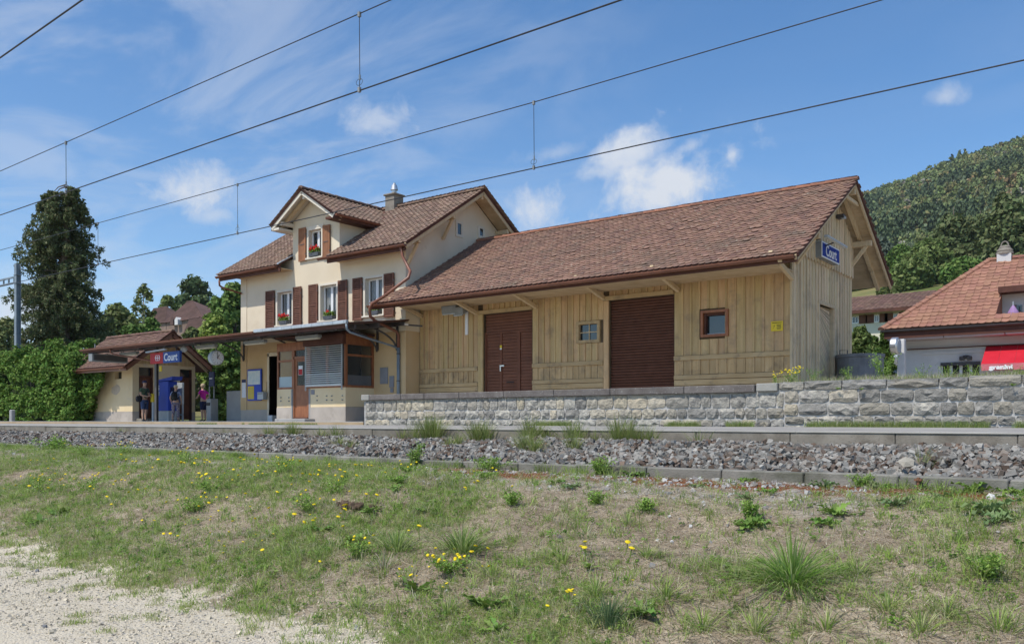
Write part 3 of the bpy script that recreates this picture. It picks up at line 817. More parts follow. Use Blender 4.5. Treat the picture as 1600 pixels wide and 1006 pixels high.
# gable: upper boards end in scallops over the lower ones; door of diagonal planks
ZB_ = 4.20
y = Y0 + .03; bw = .235; i = 0
nb = round((Y1 - Y0) / bw); bw = (Y1 - Y0 - .03) / nb
for i in range(nb):
    a, b = Y0 + .03 + i * bw, Y0 + .03 + (i + 1) * bw; mid = (a + b) / 2
    z0 = gz + .10 if gh_y0 - .10 < mid < gh_y1 + .10 else BASE
    za, zb = min(shed_roof_z(a) - .18, ZB_ + .04), min(shed_roof_z(b) - .18, ZB_ + .04)
    MB().extrude([(XW - .03, a + .004, z0), (XW - .03, b - .004, z0), (XW - .03, b - .004, zb), (XW - .03, a + .004, za)], (.03 + RNG.uniform(-.004, .004), 0, 0)).build('gable_board', timber_g, shed)
    if i: MB().box(XW, XW + .018, a - .028, a + .028, z0 + .01, za).build('batten', timber_g, shed)
    ta, tb_ = shed_roof_z(a) - .17, shed_roof_z(b) - .17
    if ta > ZB_ + .1 or tb_ > ZB_ + .1:
        sc = [(XW + .03, a + .004, max(ta, ZB_)), (XW + .03, a + .004, ZB_), (XW + .03, a + bw * .18, ZB_ - .03), (XW + .03, a + bw * .5, ZB_ - .075), (XW + .03, b - bw * .18, ZB_ - .03), (XW + .03, b - .004, ZB_), (XW + .03, b - .004, max(tb_, ZB_))]
        MB().extrude(sc, (.026, 0, 0)).build('gable_board', timber_g, shed)
        if i and ta > ZB_ + .1: MB().box(XW + .056, XW + .074, a - .026, a + .026, ZB_ - .02, ta).build('batten', timber_g, shed)
gd = MB()
for (a, b, c, d) in ((gh_y0 - .09, gh_y0, BASE, gz), (gh_y1, gh_y1 + .09, BASE, gz), (gh_y0 - .09, gh_y1 + .09, gz, gz + .09)):
    gd.box(XW - .12, XW + .03, a, b, c, d)
gd.box(XW - .128, XW - .125 + .12, gh_y1 - .03, gh_y1 - .001, BASE, gz).box(XW - .128, XW - .005, gh_y0 + .001, gh_y0 + .03, BASE, gz)
gdo = gd.build('side_door', timber_g, shed)
MB().box(XW - .15, XW - .13, gh_y0, gh_y1, BASE, gz).build('door_leaf', groove, gdo)
z = BASE - (gh_y1 - gh_y0) * .8
while z < gz:
    # diagonal planks, clipped to the doorway
    pts = []; dy = gh_y1 - gh_y0; s_ = -.85
    z0, z1 = z, z + .115
    def zc(v): return min(max(v, BASE), gz)
    a0, a1, b0, b1 = zc(z0 + dy * .85), zc(z1 + dy * .85), zc(z0), zc(z1)
    if a1 - a0 > .01 or b1 - b0 > .01:
        MB().hexa([(XW - .13, gh_y0, a0), (XW - .10, gh_y0, a0), (XW - .10, gh_y1, b0), (XW - .13, gh_y1, b0), (XW - .13, gh_y0, a1 - .01), (XW - .10, gh_y0, a1 - .01), (XW - .10, gh_y1, b1 - .01), (XW - .13, gh_y1, b1 - .01)]).build('door_plank', timber_g, gdo)
    z += .128

# roof
roof = MB()
def slab(m, x0, x1, ya, za, yb, zb, t, x0b=None):
    x0b = x0 if x0b is None else x0b
    m.hexa([(x0, ya, za - t), (x1, ya, za - t), (x1, yb, zb - t), (x0b, yb, zb - t), (x0, ya, za), (x1, ya, za), (x1, yb, zb), (x0b, yb, zb)])
XL2 = -20.42
zj = ZE + sf * (20.22 - YG)
slab(roof, XL2, XR + .01, YG, ZE - .01, 20.22, zj - .01, .05, XL + .02)
slab(roof, XL + .02, XR + .01, 20.22, zj - .01, YR, ZR - .01, .05)
slab(roof, XL + .02, XR + .01, YR + .002, ZR - .01, YB2, ZB2 - .01, .05)
shroof = roof.build('roof', fascia, shed)
def mask_s(p):
    if p.y < 20.24: return p.x > XL2 + .05 + (XL - XL2) * (p.y - YG) / (20.24 - YG)
    return p.x > XL + .08
tile_field(shroof, (XL2 + .05, YG - .03, ZE - .02), (1, 0, 0), (0, 1, sf), XR - XL2 - .06, (YR - YG) * sqrt(1 + sf * sf), .172, .160, tile_shed, mask=mask_s, parts=300)
tile_field(shroof, (XR - .05, YB2 + .03, ZB2 - .02), (-1, 0, 0), (0, -1, sb), 13.2, (YB2 - YR) * sqrt(1 + sb * sb), .172, .160, tile_shed)
ridge_tiles(shroof, (XL + .1, YR, ZR + .01), (XR + .02, YR, ZR + .01), tile_ridge, r=.10, step=.40)
# verge: dark stepped tile edge, tan rafters and soffit planks under the overhang
for (ya, za, yb, zb) in ((YG, ZE, YR, ZR), (YB2, ZB2, YR, ZR)):
    a, b = Vector((XR - .06, ya, za - .12)), Vector((XR - .06, yb, zb - .12))
    MB().bar(a, b, .055, .15).build('barge_board', beamw, shed, bevel=.006)
    MB().bar(a + Vector((-.36, 0, -.02)), b + Vector((-.36, 0, -.02)), .10, .13).build('rafter', beamw, shed, bevel=.006)
    MB().bar(a + Vector((.052, 0, .07)), b + Vector((.052, 0, .07)), .03, .10).build('verge_board', fascia, shed)
    L = (b - a).length; k = int(L / .165); d = (b - a) / k
    for i in range(k):
        p0 = a + d * i; p1 = a + d * (i + .94)
        x_in = XW if (ya == YG or p0.y < Y1 + .03) else XW - 2.5
        MB().hexa([(x_in, p0.y, p0.z + .035), (XR - .1, p0.y, p0.z + .035), (XR - .1, p1.y, p1.z + .035), (x_in, p1.y, p1.z + .035),
                   (x_in, p0.y, p0.z + .05), (XR - .1, p0.y, p0.z + .05), (XR - .1, p1.y, p1.z + .05), (x_in, p1.y, p1.z + .05)]).build('soffit_board', soffit, shed)
pz = shed_roof_z(25.72) - .34
for (yy, zz) in ((25.72, pz), (21.05, shed_roof_z(21.05) - .34)):
    MB().box(XW - .05, XR - .08, yy - .07, yy + .07, zz - .08, zz + .08).build('purlin', beamw, shed, bevel=.01)
    MB().bar((XW + .02, yy, zz - .62), (XR - .22, yy, zz - .06), .09, .10).build('strut', beamw, shed, bevel=.01)
MB().box(XW - .02, XR - .03, YR - .06, YR + .06, ZR - .42, ZR - .27).build('purlin', beamw, shed, bevel=.01)
MB().bar((XR - .15, YR - .65, ZR - .55), (XR - .15, YR + .65, ZR - .55), .07, .10).build('collar_beam', beamw, shed, bevel=.01)
MB().bar((XW + .3, 26.9, shed_roof_z(26.9) - .26), (XW + .3, 27.5, shed_roof_z(27.5) - .3), .08, .10).build('rafter', beamw, shed)
for (px, py) in ((659, 497), (746, 493), (837.7, 483), (943.7, 469.5), (1059.5, 457), (1238.5, 439)):
    w = A(px, py, Y0 - .02)
    MB().bar(w + Vector((0, 0, .06)), w + Vector((0, -1.52, .06 + .40)), .10, .12).build('eaves_strut', beamw, shed, bevel=.01)
MB().box(XL2, XR - .03, YG + .02, YG + .06, ZE - .20, ZE - .06).build('fascia_board', fascia, shed)
MB().box(XL + .3, XW, YG + .07, Y0 + .02, ZE - .13, ZE - .10).build('eaves_lining', soffit, shed)
gutter(shed, (XL2 - .02, YG - .065, ZE - .075), (XR - .06, YG - .065, ZE - .055), r=.08)

# ================================================================== LOADING DOCK
YD = 17.0
dock = MB().box(-18.36, 12, YD + .06, 34, -1.0, .70).build('loading_dock', mortar)
tag(dock, 'rough stone loading dock with long cap slabs, in front of the timber goods shed', 'loading dock')
MB().box(-18.36, 12, YD + .55, 34, .70, .735).build('dock_paving', asphalt, dock)
def stone_block(x0, x1, z0, z1, y, mat, proud=.036, parent=dock, name='stone', rot=0):
    """A rough-faced block: the face is a bulging grid with chipped edges."""
    nx_, nz_ = 6, 4; g = .010; v = []; f = []
    x0 += g; x1 -= g; z0 += g; z1 -= g
    for j in range(nz_):
        for i in range(nx_):
            s_, t = i / (nx_ - 1), j / (nz_ - 1); edge = i in (0, nx_ - 1) or j in (0, nz_ - 1); corner = i in (0, nx_ - 1) and j in (0, nz_ - 1)
            dx, dz = RNG.uniform(-.009, .009, 2)
            xx = x0 + (x1 - x0) * s_ + dx + (.014 if corner and i == 0 else -.014 if corner else 0)
            zz = z0 + (z1 - z0) * t + dz + (.012 if corner and j == 0 else -.012 if corner else 0)
            v.append((xx, y - (proud * RNG.uniform(.0, .55) if edge else proud * RNG.uniform(.3, 1.25)), zz))
    n = len(v)
    for j in range(nz_ - 1):
        for i in range(nx_ - 1):
            a = j * nx_ + i
            if RNG.uniform() < .5: f += [(a, a + 1, a + nx_ + 1), (a, a + nx_ + 1, a + nx_)]
            else: f += [(a, a + 1, a + nx_), (a + 1, a + nx_ + 1, a + nx_)]
    ring = [0, 1, 2, 3, 4, 5, 11, 17, 23, 22, 21, 20, 19, 18, 12, 6]
    for r_ in ring: v.append((v[r_][0], y + .09, v[r_][2]))
    for q in range(len(ring)):
        q2 = (q + 1) % len(ring); f.append((ring[q], n + q, n + q2, ring[q2]))
    m = MB(); m.v, m.f = v, f
    m.build(name, mat, parent)
XJ = XA(1190, YD)
rowsL = [(.275, .575), (.045, .268), (-.16, .038), (-.42, -.17)]
for (z0, z1) in rowsL:
    x = -18.30
    while x < XJ + .3:
        w = RNG.choice([.20, .26, .31, .37, .46], p=[.2, .25, .25, .18, .12]) * RNG.uniform(.9, 1.1) * (1.0 if x < -12 else 1.15)
        if x + w > XJ + .4: w = XJ + .45 - x
        stone_block(x, x + w, z0 + RNG.uniform(-.008, .008), z1 + RNG.uniform(-.008, .008), YD + .05, stone_pale if RNG.uniform() < np.interp(x, [-13, -7], [.93, .55]) else stone_grey)
        x += w
    if z0 > 0:   # the returning end wall
        yy = YD + .1
        while yy < YD + 3.2:
            MB().box(-18.40, -18.33, yy, yy + .40, z0, z1).build('stone', stone_pale, dock, bevel=.02); yy += .42
rowsR = [(.355, .600), (.105, .345), (-.075, .095), (-.42, -.085)]
for k, (z0, z1) in enumerate(rowsR):
    x = XJ + .45
    while x < 4.2:
        w = RNG.choice([.30, .38, .46, .54]) * RNG.uniform(.92, 1.1)
        pale = RNG.uniform() < np.interp(x, [-6.5, -4.5, -2], [.45, .15, .06])
        stone_block(x, x + w, z0, z1 + RNG.uniform(-.008, .008), YD + .05, stone_pale if pale else stone_grey, proud=.045)
        x += w
xs = [XA(p, YD) for p in (565, 577.5, 627, 663.5, 718, 787.5, 866, 954, 1069.5, 1180)]
for i, (a, b) in enumerate(zip(xs[:-1], xs[1:])):
    MB().box(a + .006, b - .006, YD - .035, YD + .56, .585, .745 + RNG.uniform(-.004, .004)).build('cap_slab', capstone if i else capstone_l, dock, bevel=.012)
MB().box(xs[-1] + .03, XA(1215, YD), YD - .03, YD + .56, .60, .765).build('cap_slab', capstone_l, dock, bevel=.012)
x = XA(1215, YD) + .01
while x < 4.2:
    w = RNG.uniform(.45, .95); zt = .80 + RNG.uniform(-.014, .014)
    stone_block(x, x + w, .610, zt, YD + .04, stone_grey, proud=.05, name='cap_stone')
    MB().box(x + .01, x + w - .01, YD + .02, YD + .56, .64, zt - .012).build('cap_stone', stone_grey, dock, bevel=.012)
    x += w

# ---- things on and around the shed
def text(name, body, size, mat, parent, M4, ext=.004, cond=1.0, bold=.0, align='CENTER'):
    cu = bpy.data.curves.new(name, 'FONT'); cu.body = body; cu.size = size; cu.extrude = ext; cu.align_x = align; cu.align_y = 'CENTER'
    cu.offset = bold; cu.resolution_u = 3
    o = bpy.data.objects.new(name, cu); cu.materials.append(mat); COL.objects.link(o)
    mw = M4 @ Matrix.Diagonal((cond, 1, 1, 1))
    bpy.context.view_layer.update()
    me = bpy.data.meshes.new_from_object(o.evaluated_get(bpy.context.evaluated_depsgraph_get())); bpy.data.objects.remove(o); bpy.data.curves.remove(cu)
    o = bpy.data.objects.new(name, me); COL.objects.link(o); o.parent = parent
    if parent.get('_loc') is not None: o.matrix_parent_inverse = Matrix.Translation(-Vector(parent['_loc']))
    o.matrix_basis = mw
    return o
def facing(normal, at_):
    """Matrix whose local XY plane faces `normal`, text upright."""
    n = Vector(normal).normalized(); x = Vector((0, 0, 1)).cross(n).normalized(); y = n.cross(x)
    m = Matrix((x, y, n)).transposed().to_4x4(); m.translation = Vector(at_); return m

SX = XW + .24
sy0, sy1 = YX(1284.4, SX), YX(1311.6, SX); szt = AX(1284.4, 376.3, SX).z; szb = AX(1284.4, 400.7, SX).z
sg1 = thing('station_name_sign', (SX, (sy0 + sy1) / 2, szb), 'blue Court name sign with white lettering on the timber gable of the goods shed', 'sign')
MB().box(SX - .17, SX - .015, sy0, sy1, szb, szt).build('sign_box', steel, sg1)
MB().box(SX - .015, SX, sy0, sy1, szb, szt).build('sign_border', white_s, sg1)
MB().box(SX, SX + .006, sy0 + .035, sy1 - .035, szb + .035, szt - .035).build('sign_face', court_blue, sg1)
text('lettering', 'Court', .40, white_s, sg1, facing((1, 0, 0), (SX + .010, (sy0 + sy1) / 2, (szb + szt) / 2 - .01)), cond=.92, bold=.006)
l0, l1 = AX(1290.5, 368.5, SX + .28), AX(1321.5, 386.5, SX + .28)
sl = thing('sign_lamp', ((l0 + l1) / 2)[:], 'long grey tube lamp above the blue sign on the shed gable', 'lamp')
MB().bar(l0, l1, .10, .06).build('lamp_housing', lightgrey, sl, bevel=.01)
MB().bar(l0 - Vector((0, 0, .035)), l1 - Vector((0, 0, .035)), .05, .02).build('lamp_tube', lampbody, sl)
lm = (l0 + l1) / 2
MB().bar(lm, (XW + .06, lm.y, lm.z - .12), .03, .03).build('lamp_arm', darksteel, sl)
MB().box(XW + .05, SX - .02, sy0 - .22, sy0 - .02, szt + .02, szt + .2).build('ballast_box', darksteel, sl, bevel=.02)
fl = AX(1314, 338, XW + .18)
f1 = MB().box(fl.x - .11, fl.x + .11, fl.y - .10, fl.y + .12, fl.z - .07, fl.z + .05).build('floodlight', darksteel, bevel=.02)
tag(f1, 'small dark floodlight high under the peak of the shed gable', 'floodlight')
MB().box(fl.x + .02, fl.x + .114, fl.y - .08, fl.y + .10, fl.z - .075, fl.z - .02).build('lens', lightgrey, f1)
MB().bar(fl, (XW + .05, fl.y, fl.z), .03, .03).build('bracket', darksteel, f1)
# yellow warning plate with a bolt and lines of print
ya, yb = A(1205, 502.5, Y0 - .03), A(1223.5, 516.5, Y0 - .03)
ws_ = MB().box(ya.x, yb.x, Y0 - .045, Y0 - .033, yb.z, ya.z).build('warning_sign', yellow_s)
tag(ws_, 'yellow warning plate with a lightning bolt, on the ochre boards by the shed corner', 'sign')
cx, cz, hw, hh = (ya.x + yb.x) / 2, (ya.z + yb.z) / 2, (yb.x - ya.x) / 2, (ya.z - yb.z) / 2
b = MB()
for (u0, u1, v0) in ((-.8, .8, .62), (-.05, .75, .2), (0, .7, -.05), (-.05, .75, -.35), (0, .65, -.62)):
    b.box(cx + u0 * hw, cx + u1 * hw, Y0 - .047, Y0 - .045, cz + v0 * hh, cz + v0 * hh + .014)
b.extrude([(cx - .65 * hw, Y0 - .047, cz - .5 * hh), (cx - .35 * hw, Y0 - .047, cz + .05 * hh), (cx - .5 * hw, Y0 - .047, cz + .0), (cx - .25 * hw, Y0 - .047, cz + .4 * hh), (cx - .62 * hw, Y0 - .047, cz - .02 * hh), (cx - .45 * hw, Y0 - .047, cz + .0)], (0, .002, 0))
b.build('lettering', black_s, ws_)
# floodlights and white tube under the left eaves
for k, (px, py, w, lab) in enumerate(((706, 481, .62, 'larger box floodlight under the left eaves of the goods shed'), (720, 483, .42, 'smaller floodlight just right of the box one under the shed eaves'))):
    p = A(px, py, Y0 - .35)
    o = MB().hexa([(p.x - w/2, p.y - .15, p.z - .20), (p.x + w/2, p.y - .15, p.z - .20), (p.x + w/2, p.y + .16, p.z - .06), (p.x - w/2, p.y + .16, p.z - .06),
                   (p.x - w/2, p.y - .18, p.z + .05), (p.x + w/2, p.y - .18, p.z + .05), (p.x + w/2, p.y + .16, p.z + .16), (p.x - w/2, p.y + .16, p.z + .16)]).build('floodlight', steel, bevel=.02)
    tag(o, lab, 'floodlight')
    MB().hexa([(p.x - w/2.4, p.y - .158, p.z - .235), (p.x + w/2.4, p.y - .158, p.z - .235), (p.x + w/2.4, p.y + .12, p.z - .10), (p.x - w/2.4, p.y + .12, p.z - .10),
               (p.x - w/2.4, p.y - .158, p.z - .20), (p.x + w/2.4, p.y - .158, p.z - .20), (p.x + w/2.4, p.y + .12, p.z - .07), (p.x - w/2.4, p.y + .12, p.z - .07)]).build('lens', lightgrey, o)
    MB().bar((p.x, p.y + .1, p.z + .1), (p.x, Y0, p.z + .14), .04, .04).build('bracket', steel, o)
t0, t1 = A(729.5, 484, Y0 - .04), A(729.5, 523, Y0 - .04)
tag(MB().box(t0.x - .055, t0.x + .055, Y0 - .075, Y0 - .022, t1.z, t0.z + .35).build('cable_cover', white_s, bevel=.01), 'white vertical cable cover on the ochre boards left of the brown plank doors', 'cable cover')
# round concrete tank beside the gable
tp = A(1331, 553, 23.6)
tank = thing('concrete_tank', (-5.6, 23.9, BASE), 'low round grey concrete tank beside the gable end of the goods shed', 'tank')
MB().lathe((-6.52, 24.30, BASE), [(.0, 0), (.60, 0), (.60, .96), (.63, .98), (.63, 1.06), (.50, 1.07), (.48, 1.03), (0, 1.0)], 28).build('tank_body', tankm, tank)
MB().tube([(-7.0, 24.1, BASE + 1.05), (-7.0, 24.1, BASE + 1.19), (-6.8, 24.1, BASE + 1.19), (-6.8, 24.1, BASE + 1.05)], .015, 6).build('tank_handle', darksteel, tank)

# ================================================================== STATION BUILDING
HA, HB, YF, YK = -28.79, -19.81, 20.24, 26.9
GND = -.05
he_y, he_z, hr_y, hr_z = 19.62, 5.73, 23.55, 8.26
hs = (hr_z - he_z) / (hr_y - he_y)
def hroof(y): return he_z + hs * (y - he_y) if y <= hr_y else hr_z - hs * (y - hr_y)
DX, DW = -24.335, 1.287                   # dormer centre and half width
DE, DP, DHW = 7.18, 8.27, 1.71            # dormer eave and peak heights, roof half width
ds = (DP - DE) / DHW
UP = 2.98                                 # where the cream upper floor starts
house = thing('station_building', (-24.3, 23.5, GND), 'cream two-storey station building with a dormer gable and brown shutters, left of the timber shed', 'station building')

wins = [(-26.60, -25.57, 3.53, 4.90), (-24.14, -23.10, 3.53, 4.92), (-21.81, -20.79, 3.53, 4.94)]
dwin = (-24.79, -23.91, 5.86, 7.00)
up = MB()
hol = [(a + .04, b - .04, c + .03, d - .04) for (a, b, c, d) in wins] + [(dwin[0] + .04, dwin[1] - .04, dwin[2] + .03, dwin[3] - .03)]
wall_with_holes(up, HA, HB - .3, UP, 5.55, YF, YF + .3, hol)
wall_with_holes(up, DX - DW, DX + DW, 5.55, 7.14, YF, YF + .3, hol)
up.extrude([(DX - DW, YF, 7.14), (DX + DW, YF, 7.14), (DX + DW, YF, DP - ds * DW - .10), (DX, YF, DP - .10), (DX - DW, YF, DP - ds * DW - .10)], (0, .3, 0))
for s_ in (-1, 1):
    x0 = DX + s_ * DW; up.box(x0, x0 - s_ * .2, YF + .3, 23.3, 5.0, DP - ds * DW - .10)
up.box(HA, DX - DW, YF, YF + .3, 5.55, 5.98).box(DX + DW, HB - .3, YF, YF + .3, 5.55, 5.98)
def gwall_h(m, xa, xb, ya, yb, z0, zc=None):
    if ya < hr_y < yb: gwall_h(m, xa, xb, ya, hr_y, z0); gwall_h(m, xa, xb, hr_y, yb, z0); return
    za, zb = hroof(ya) - .12, hroof(yb) - .12
    m.hexa([(xa, ya, z0), (xb, ya, z0), (xb, yb, z0), (xa, yb, z0), (xa, ya, za), (xb, ya, za), (xb, yb, zb), (xa, yb, zb)])
gwall_h(up, HB - .3, HB, YF, YK, UP); gwall_h(up, HA, HA + .3, YF + .3, YK, UP)
up.box(HA + .3, HB - .3, YK - .3, YK, UP, 6.0)
up.build('upper_wall', cream, house)
low = MB()
dr0, dr1 = XA(421, YF), XA(433.5, YF)
wall_with_holes(low, HA, HB, .42, UP - .003, YF + .004, YF + .3, [(dr0, dr1, .4, 2.45)])
low.box(HA, HA + .3, YF + .3, YK, .42, UP - .003).box(HB - .3, HB - .003, YF + .3, YK, .42, UP - .003).box(HA, HB, YK - .3, YK - .01, .42, UP - .003)
low.build('ground_floor_wall', ochre, house)
pl = MB()
pl.box(HA - .02, dr0, YF - .02, YF + .3, -.3, .42).box(dr1, HB + .01, YF - .02, YF + .3, -.3, .42).box(HB - .3, HB + .01, YF + .3, YK, -.3, .42).box(HA - .02, HA + .3, YF + .3, YK, -.3, .42)
pl.build('plinth', plinth, house)
MB().box(HA - .015, HA + .36, YF - .02, YF, .42, 5.6).build('corner_pilaster', ochre if False else cream, house)
MB().box(HA - .02, HA + .36, YF - .026, YF - .02, .42, UP - .02).build('corner_pilaster', ochre, house)
# rounded corner pier beside the shed
MB().box(HB - .36, HB + .03, YF - .03, YF - .0, .42, UP - .05).build('corner_pier', ochre, house, bevel=.02)
MB().box(dr0, dr1, YF + .42, YF + .46, -.1, 2.45).build('doorway', fascia, house)
MB().box(dr0 - .10, dr0, YF - .03, YF + .3, .0, 2.55).box(dr0 - .10, dr1 + .05, YF - .03, YF + .3, 2.45, 2.58).build('door_surround', cream, house)

glass_c = M('window_glass_clear', (.06, .07, .075), (.08, .09, .095), 2, .05, 0, spec=.7, alpha=.22)
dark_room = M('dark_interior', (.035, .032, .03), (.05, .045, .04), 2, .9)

def house_window(x0, x1, z0, z1, curt=True):
    f = .09
    m = MB()
    for (a, b, c, d) in ((x0, x0 + f, z0 + .06, z1), (x1 - f, x1, z0 + .06, z1), (x0 + f, x1 - f, z1 - .08, z1)): m.box(a, b, YF - .03, YF + .16, c, d)
    w = m.build('window', trimw, house)
    MB().box(x0 - .03, x1 + .03, YF - .09, YF + .16, z0, z0 + .058).build('window_sill', trimw, w, bevel=.006)
    a, b, c, d = x0 + f, x1 - f, z0 + .06, z1 - .08; y = YF + .17
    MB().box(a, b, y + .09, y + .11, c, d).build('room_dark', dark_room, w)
    mid = (a + b) / 2
    for (p, q) in ((a, mid - .002), (mid + .002, b)):
        s_ = MB(); t = .055
        for (e, g_, h, i) in ((p, p + t, c, d), (q - t, q, c, d), (p + t, q - t, c, c + t), (p + t, q - t, d - t, d)): s_.box(e, g_, y - .02, y + .03, h, i)
        so = s_.build('sash', whitep, w)
        MB().box(p + t, q - t, y, y + .006, c + t, d - t).build('pane', glass_c, so)
    if curt:
        # lace curtains hanging in folds, cut in a curve at the lower edge
        for (p, q, lf) in ((a + .06, mid - .05, 1), (mid + .05, b - .06, -1)):
            n = 14; V = []; Fq = []
            for i in range(n + 1):
                t = i / n; x = p + (q - p) * t; yy = y + .055 + .012 * sin(t * 26)
                drop = (d - c) * (.52 + .38 * (abs(2 * t - 1) if lf else 1) ** 1.5)
                V += [(x, yy, d - .03), (x, yy + .004, d - drop)]
                if i: Fq.append((2*i-2, 2*i-1, 2*i+1, 2*i))
            cm = MB(); cm.v, cm.f = V, Fq; cm.build('lace_curtain', curtain, w)
    return w
for i, (a, b, c, d) in enumerate(wins): house_window(a, b, c, d, curt=i > 0)
for i in (0,):
    a, b, c, d = wins[0]
    for x in (a + .17, a + .30): MB().box(x, x + .09, YF + .225, YF + .235, c + .12, d - .14).build('curtain', curtain, bpy.data.objects['window.001'] if False else house)

def shutter(x0, x1, z0, z1, mat, slats=True, yoff=0, ang=.06):
    """Folded back against the wall, the outer edge standing a little off it."""
    o = MB(); f = .06; ya, yb = YF - .075, YF - .035
    for (a, b, c, d) in ((x0, x0 + f, z0, z1), (x1 - f, x1, z0, z1), (x0 + f, x1 - f, z0, z0 + f), (x0 + f, x1 - f, z1 - f, z1), (x0 + f, x1 - f, (z0 + z1) / 2 - .03, (z0 + z1) / 2 + .03)):
        o.box(a, b, ya, yb, c, d)
    s_ = o.build('window_shutter', mat, house)
    if slats:
        k = 20; h = (z1 - z0 - 2 * f) / k
        for i in range(k):
            z = z0 + f + i * h
            MB().hexa([(x0 + f, ya + .0, z), (x1 - f, ya + .0, z), (x1 - f, ya + .008, z), (x0 + f, ya + .008, z),
                       (x0 + f, yb - .008, z + h * .92), (x1 - f, yb - .008, z + h * .92), (x1 - f, yb, z + h * .92), (x0 + f, yb, z + h * .92)]).build('slat', mat, s_)
        MB().box(x0 + f, x1 - f, yb + .001, yb + .008, z0 + f, z1 - f).build('shutter_back', fascia, s_)
    else:
        k = 5; h = (x1 - x0 - 2 * f) / k
        for i in range(k): MB().box(x0 + f + i * h + .003, x0 + f + (i + 1) * h - .003, ya + .008, yb, z0 + f, z1 - f).build('shutter_board', mat, s_)
        MB().box(x0 + .05, x1 - .05, ya - .006, ya - .001, (z0 + z1) / 2 - .012, (z0 + z1) / 2 + .012).build('hinge_bar', darksteel, s_)
    for zz in (z0 + .25, z1 - .25): MB().box(x1 - .02, x1 + .03, ya - .008, ya + .01, zz - .02, zz + .02).build('hinge', darksteel, s_)
for (a, b) in ((-27.18, -26.66), (-25.54, -25.08), (-24.66, -24.17), (-23.07, -22.60), (-22.31, -21.84), (-20.77, -20.30)):
    shutter(a, b, 3.46, 4.93, shut)
house_window(*dwin, curt=False)
MB().box(dwin[0] - .04, dwin[1] + .04, YF - .04, YF - .001, dwin[3], dwin[3] + .05).build('window_head', trimw, house)
shutter(-25.22, -24.82, 5.84, 7.06, shut_light, False); shutter(-23.88, -23.50, 5.80, 6.98, shut_light, False)

# the two small gable windows over the shed roof
for (pxa, pya, pxb, pyb) in ((711.5, 344, 722.5, 372), (746.5, 352.5, 756.5, 374)):
    a, b = AX(pxa, pya, HB), AX(pxb, pyb, HB); y0, y1, z0, z1 = a.y, b.y, b.z, a.z
    m = MB(); f = .09
    for (c, d, e, g_) in ((y0, y0 + f, z0, z1), (y1 - f, y1, z0, z1), (y0 + f, y1 - f, z0, z0 + f), (y0 + f, y1 - f, z1 - f, z1)): m.box(HB + .001, HB + .035, c, d, e, g_)
    w = m.build('gable_window', trimw, house)
    MB().box(HB + .002, HB + .012, y0 + f, y1 - f, z0 + f, z1 - f).build('pane', glass, w)

# main roof
hr = MB(); HL2, HR2 = HA - .66, HB + .655
def rslab(m, x0, x1, ya, yb, t=.05):
    m.hexa([(x0, ya, hroof(ya) - t - .01), (x1, ya, hroof(ya) - t - .01), (x1, yb, hroof(yb) - t - .01), (x0, yb, hroof(yb) - t - .01),
            (x0, ya, hroof(ya) - .01), (x1, ya, hroof(ya) - .01), (x1, yb, hroof(yb) - .01), (x0, yb, hroof(yb) - .01)])
rslab(hr, HL2, DX - DW - .003, he_y, hr_y); rslab(hr, DX + DW + .003, HR2, he_y, hr_y); rslab(hr, DX - DW, DX + DW, 21.9, hr_y - .002)
rslab(hr, HL2, HR2, hr_y + .002, 27.5)
hroof_o = hr.build('roof', fascia, house)
def mask_h(p):
    d = abs(p.x - DX)
    if d < DW + .06: return p.z > DP - ds * d + .05
    if d < DHW + .05 and p.y > 21.5: return p.z > DP - ds * d - .04 or p.z < DP - ds * d - .35
    return True
L = (hr_y - he_y) * sqrt(1 + hs * hs)
tile_field(hroof_o, (HL2, he_y - .02, he_z - .02), (1, 0, 0), (0, 1, hs), HR2 - HL2, L, .205, .185, tile_house, 'pan', mask_h)
tile_field(hroof_o, (HR2, 27.52, he_z - .02), (-1, 0, 0), (0, -1, hs), HR2 - HL2, L, .205, .185, tile_house, 'pan')
ridge_tiles(hroof_o, (HL2, hr_y, hr_z + .02), (HR2 + .02, hr_y, hr_z + .02), tile_house, r=.10, step=.38)
# verge boards, rafters, soffit
for (xv, sg_) in ((HR2, 1), (HL2, -1)):
    for (ya, yb) in ((he_y, hr_y), (27.5, hr_y)):
        a, b = Vector((xv - sg_ * .05, ya, hroof(ya) - .13)), Vector((xv - sg_ * .05, yb, hroof(yb) - .13))
        MB().bar(a, b, .05, .17).build('barge_board', beamw, house, bevel=.006)
        MB().bar(a + Vector((sg_ * .045, 0, .09)), b + Vector((sg_ * .045, 0, .09)), .03, .09).build('verge_board', fascia, house)
        k = 26; d = (b - a) / k; xa_, xb_ = (HB, xv - .08) if sg_ > 0 else (xv + .08, HA)
        for i in range(k):
            p0, p1 = a + d * i, a + d * (i + .95)
            MB().hexa([(xa_, p0.y, p0.z + .05), (xb_, p0.y, p0.z + .05), (xb_, p1.y, p1.z + .05), (xa_, p1.y, p1.z + .05), (xa_, p0.y, p0.z + .065), (xb_, p0.y, p0.z + .065), (xb_, p1.y, p1.z + .065), (xa_, p1.y, p1.z + .065)]).build('soffit_board', soffit, house)
for yy in (20.32, 22.05, hr_y, 25.05):
    zz = hroof(yy) - .29
    MB().box(HB - .05, HR2 - .08, yy - .065, yy + .065, zz - .08, zz + .08).build('purlin', beamw, house, bevel=.01)
    if yy != hr_y:
        MB().bar((HB + .03, yy, zz - .72), (HR2 - .2, yy, zz - .08), .09, .10).build('strut', beamw, house, bevel=.01)
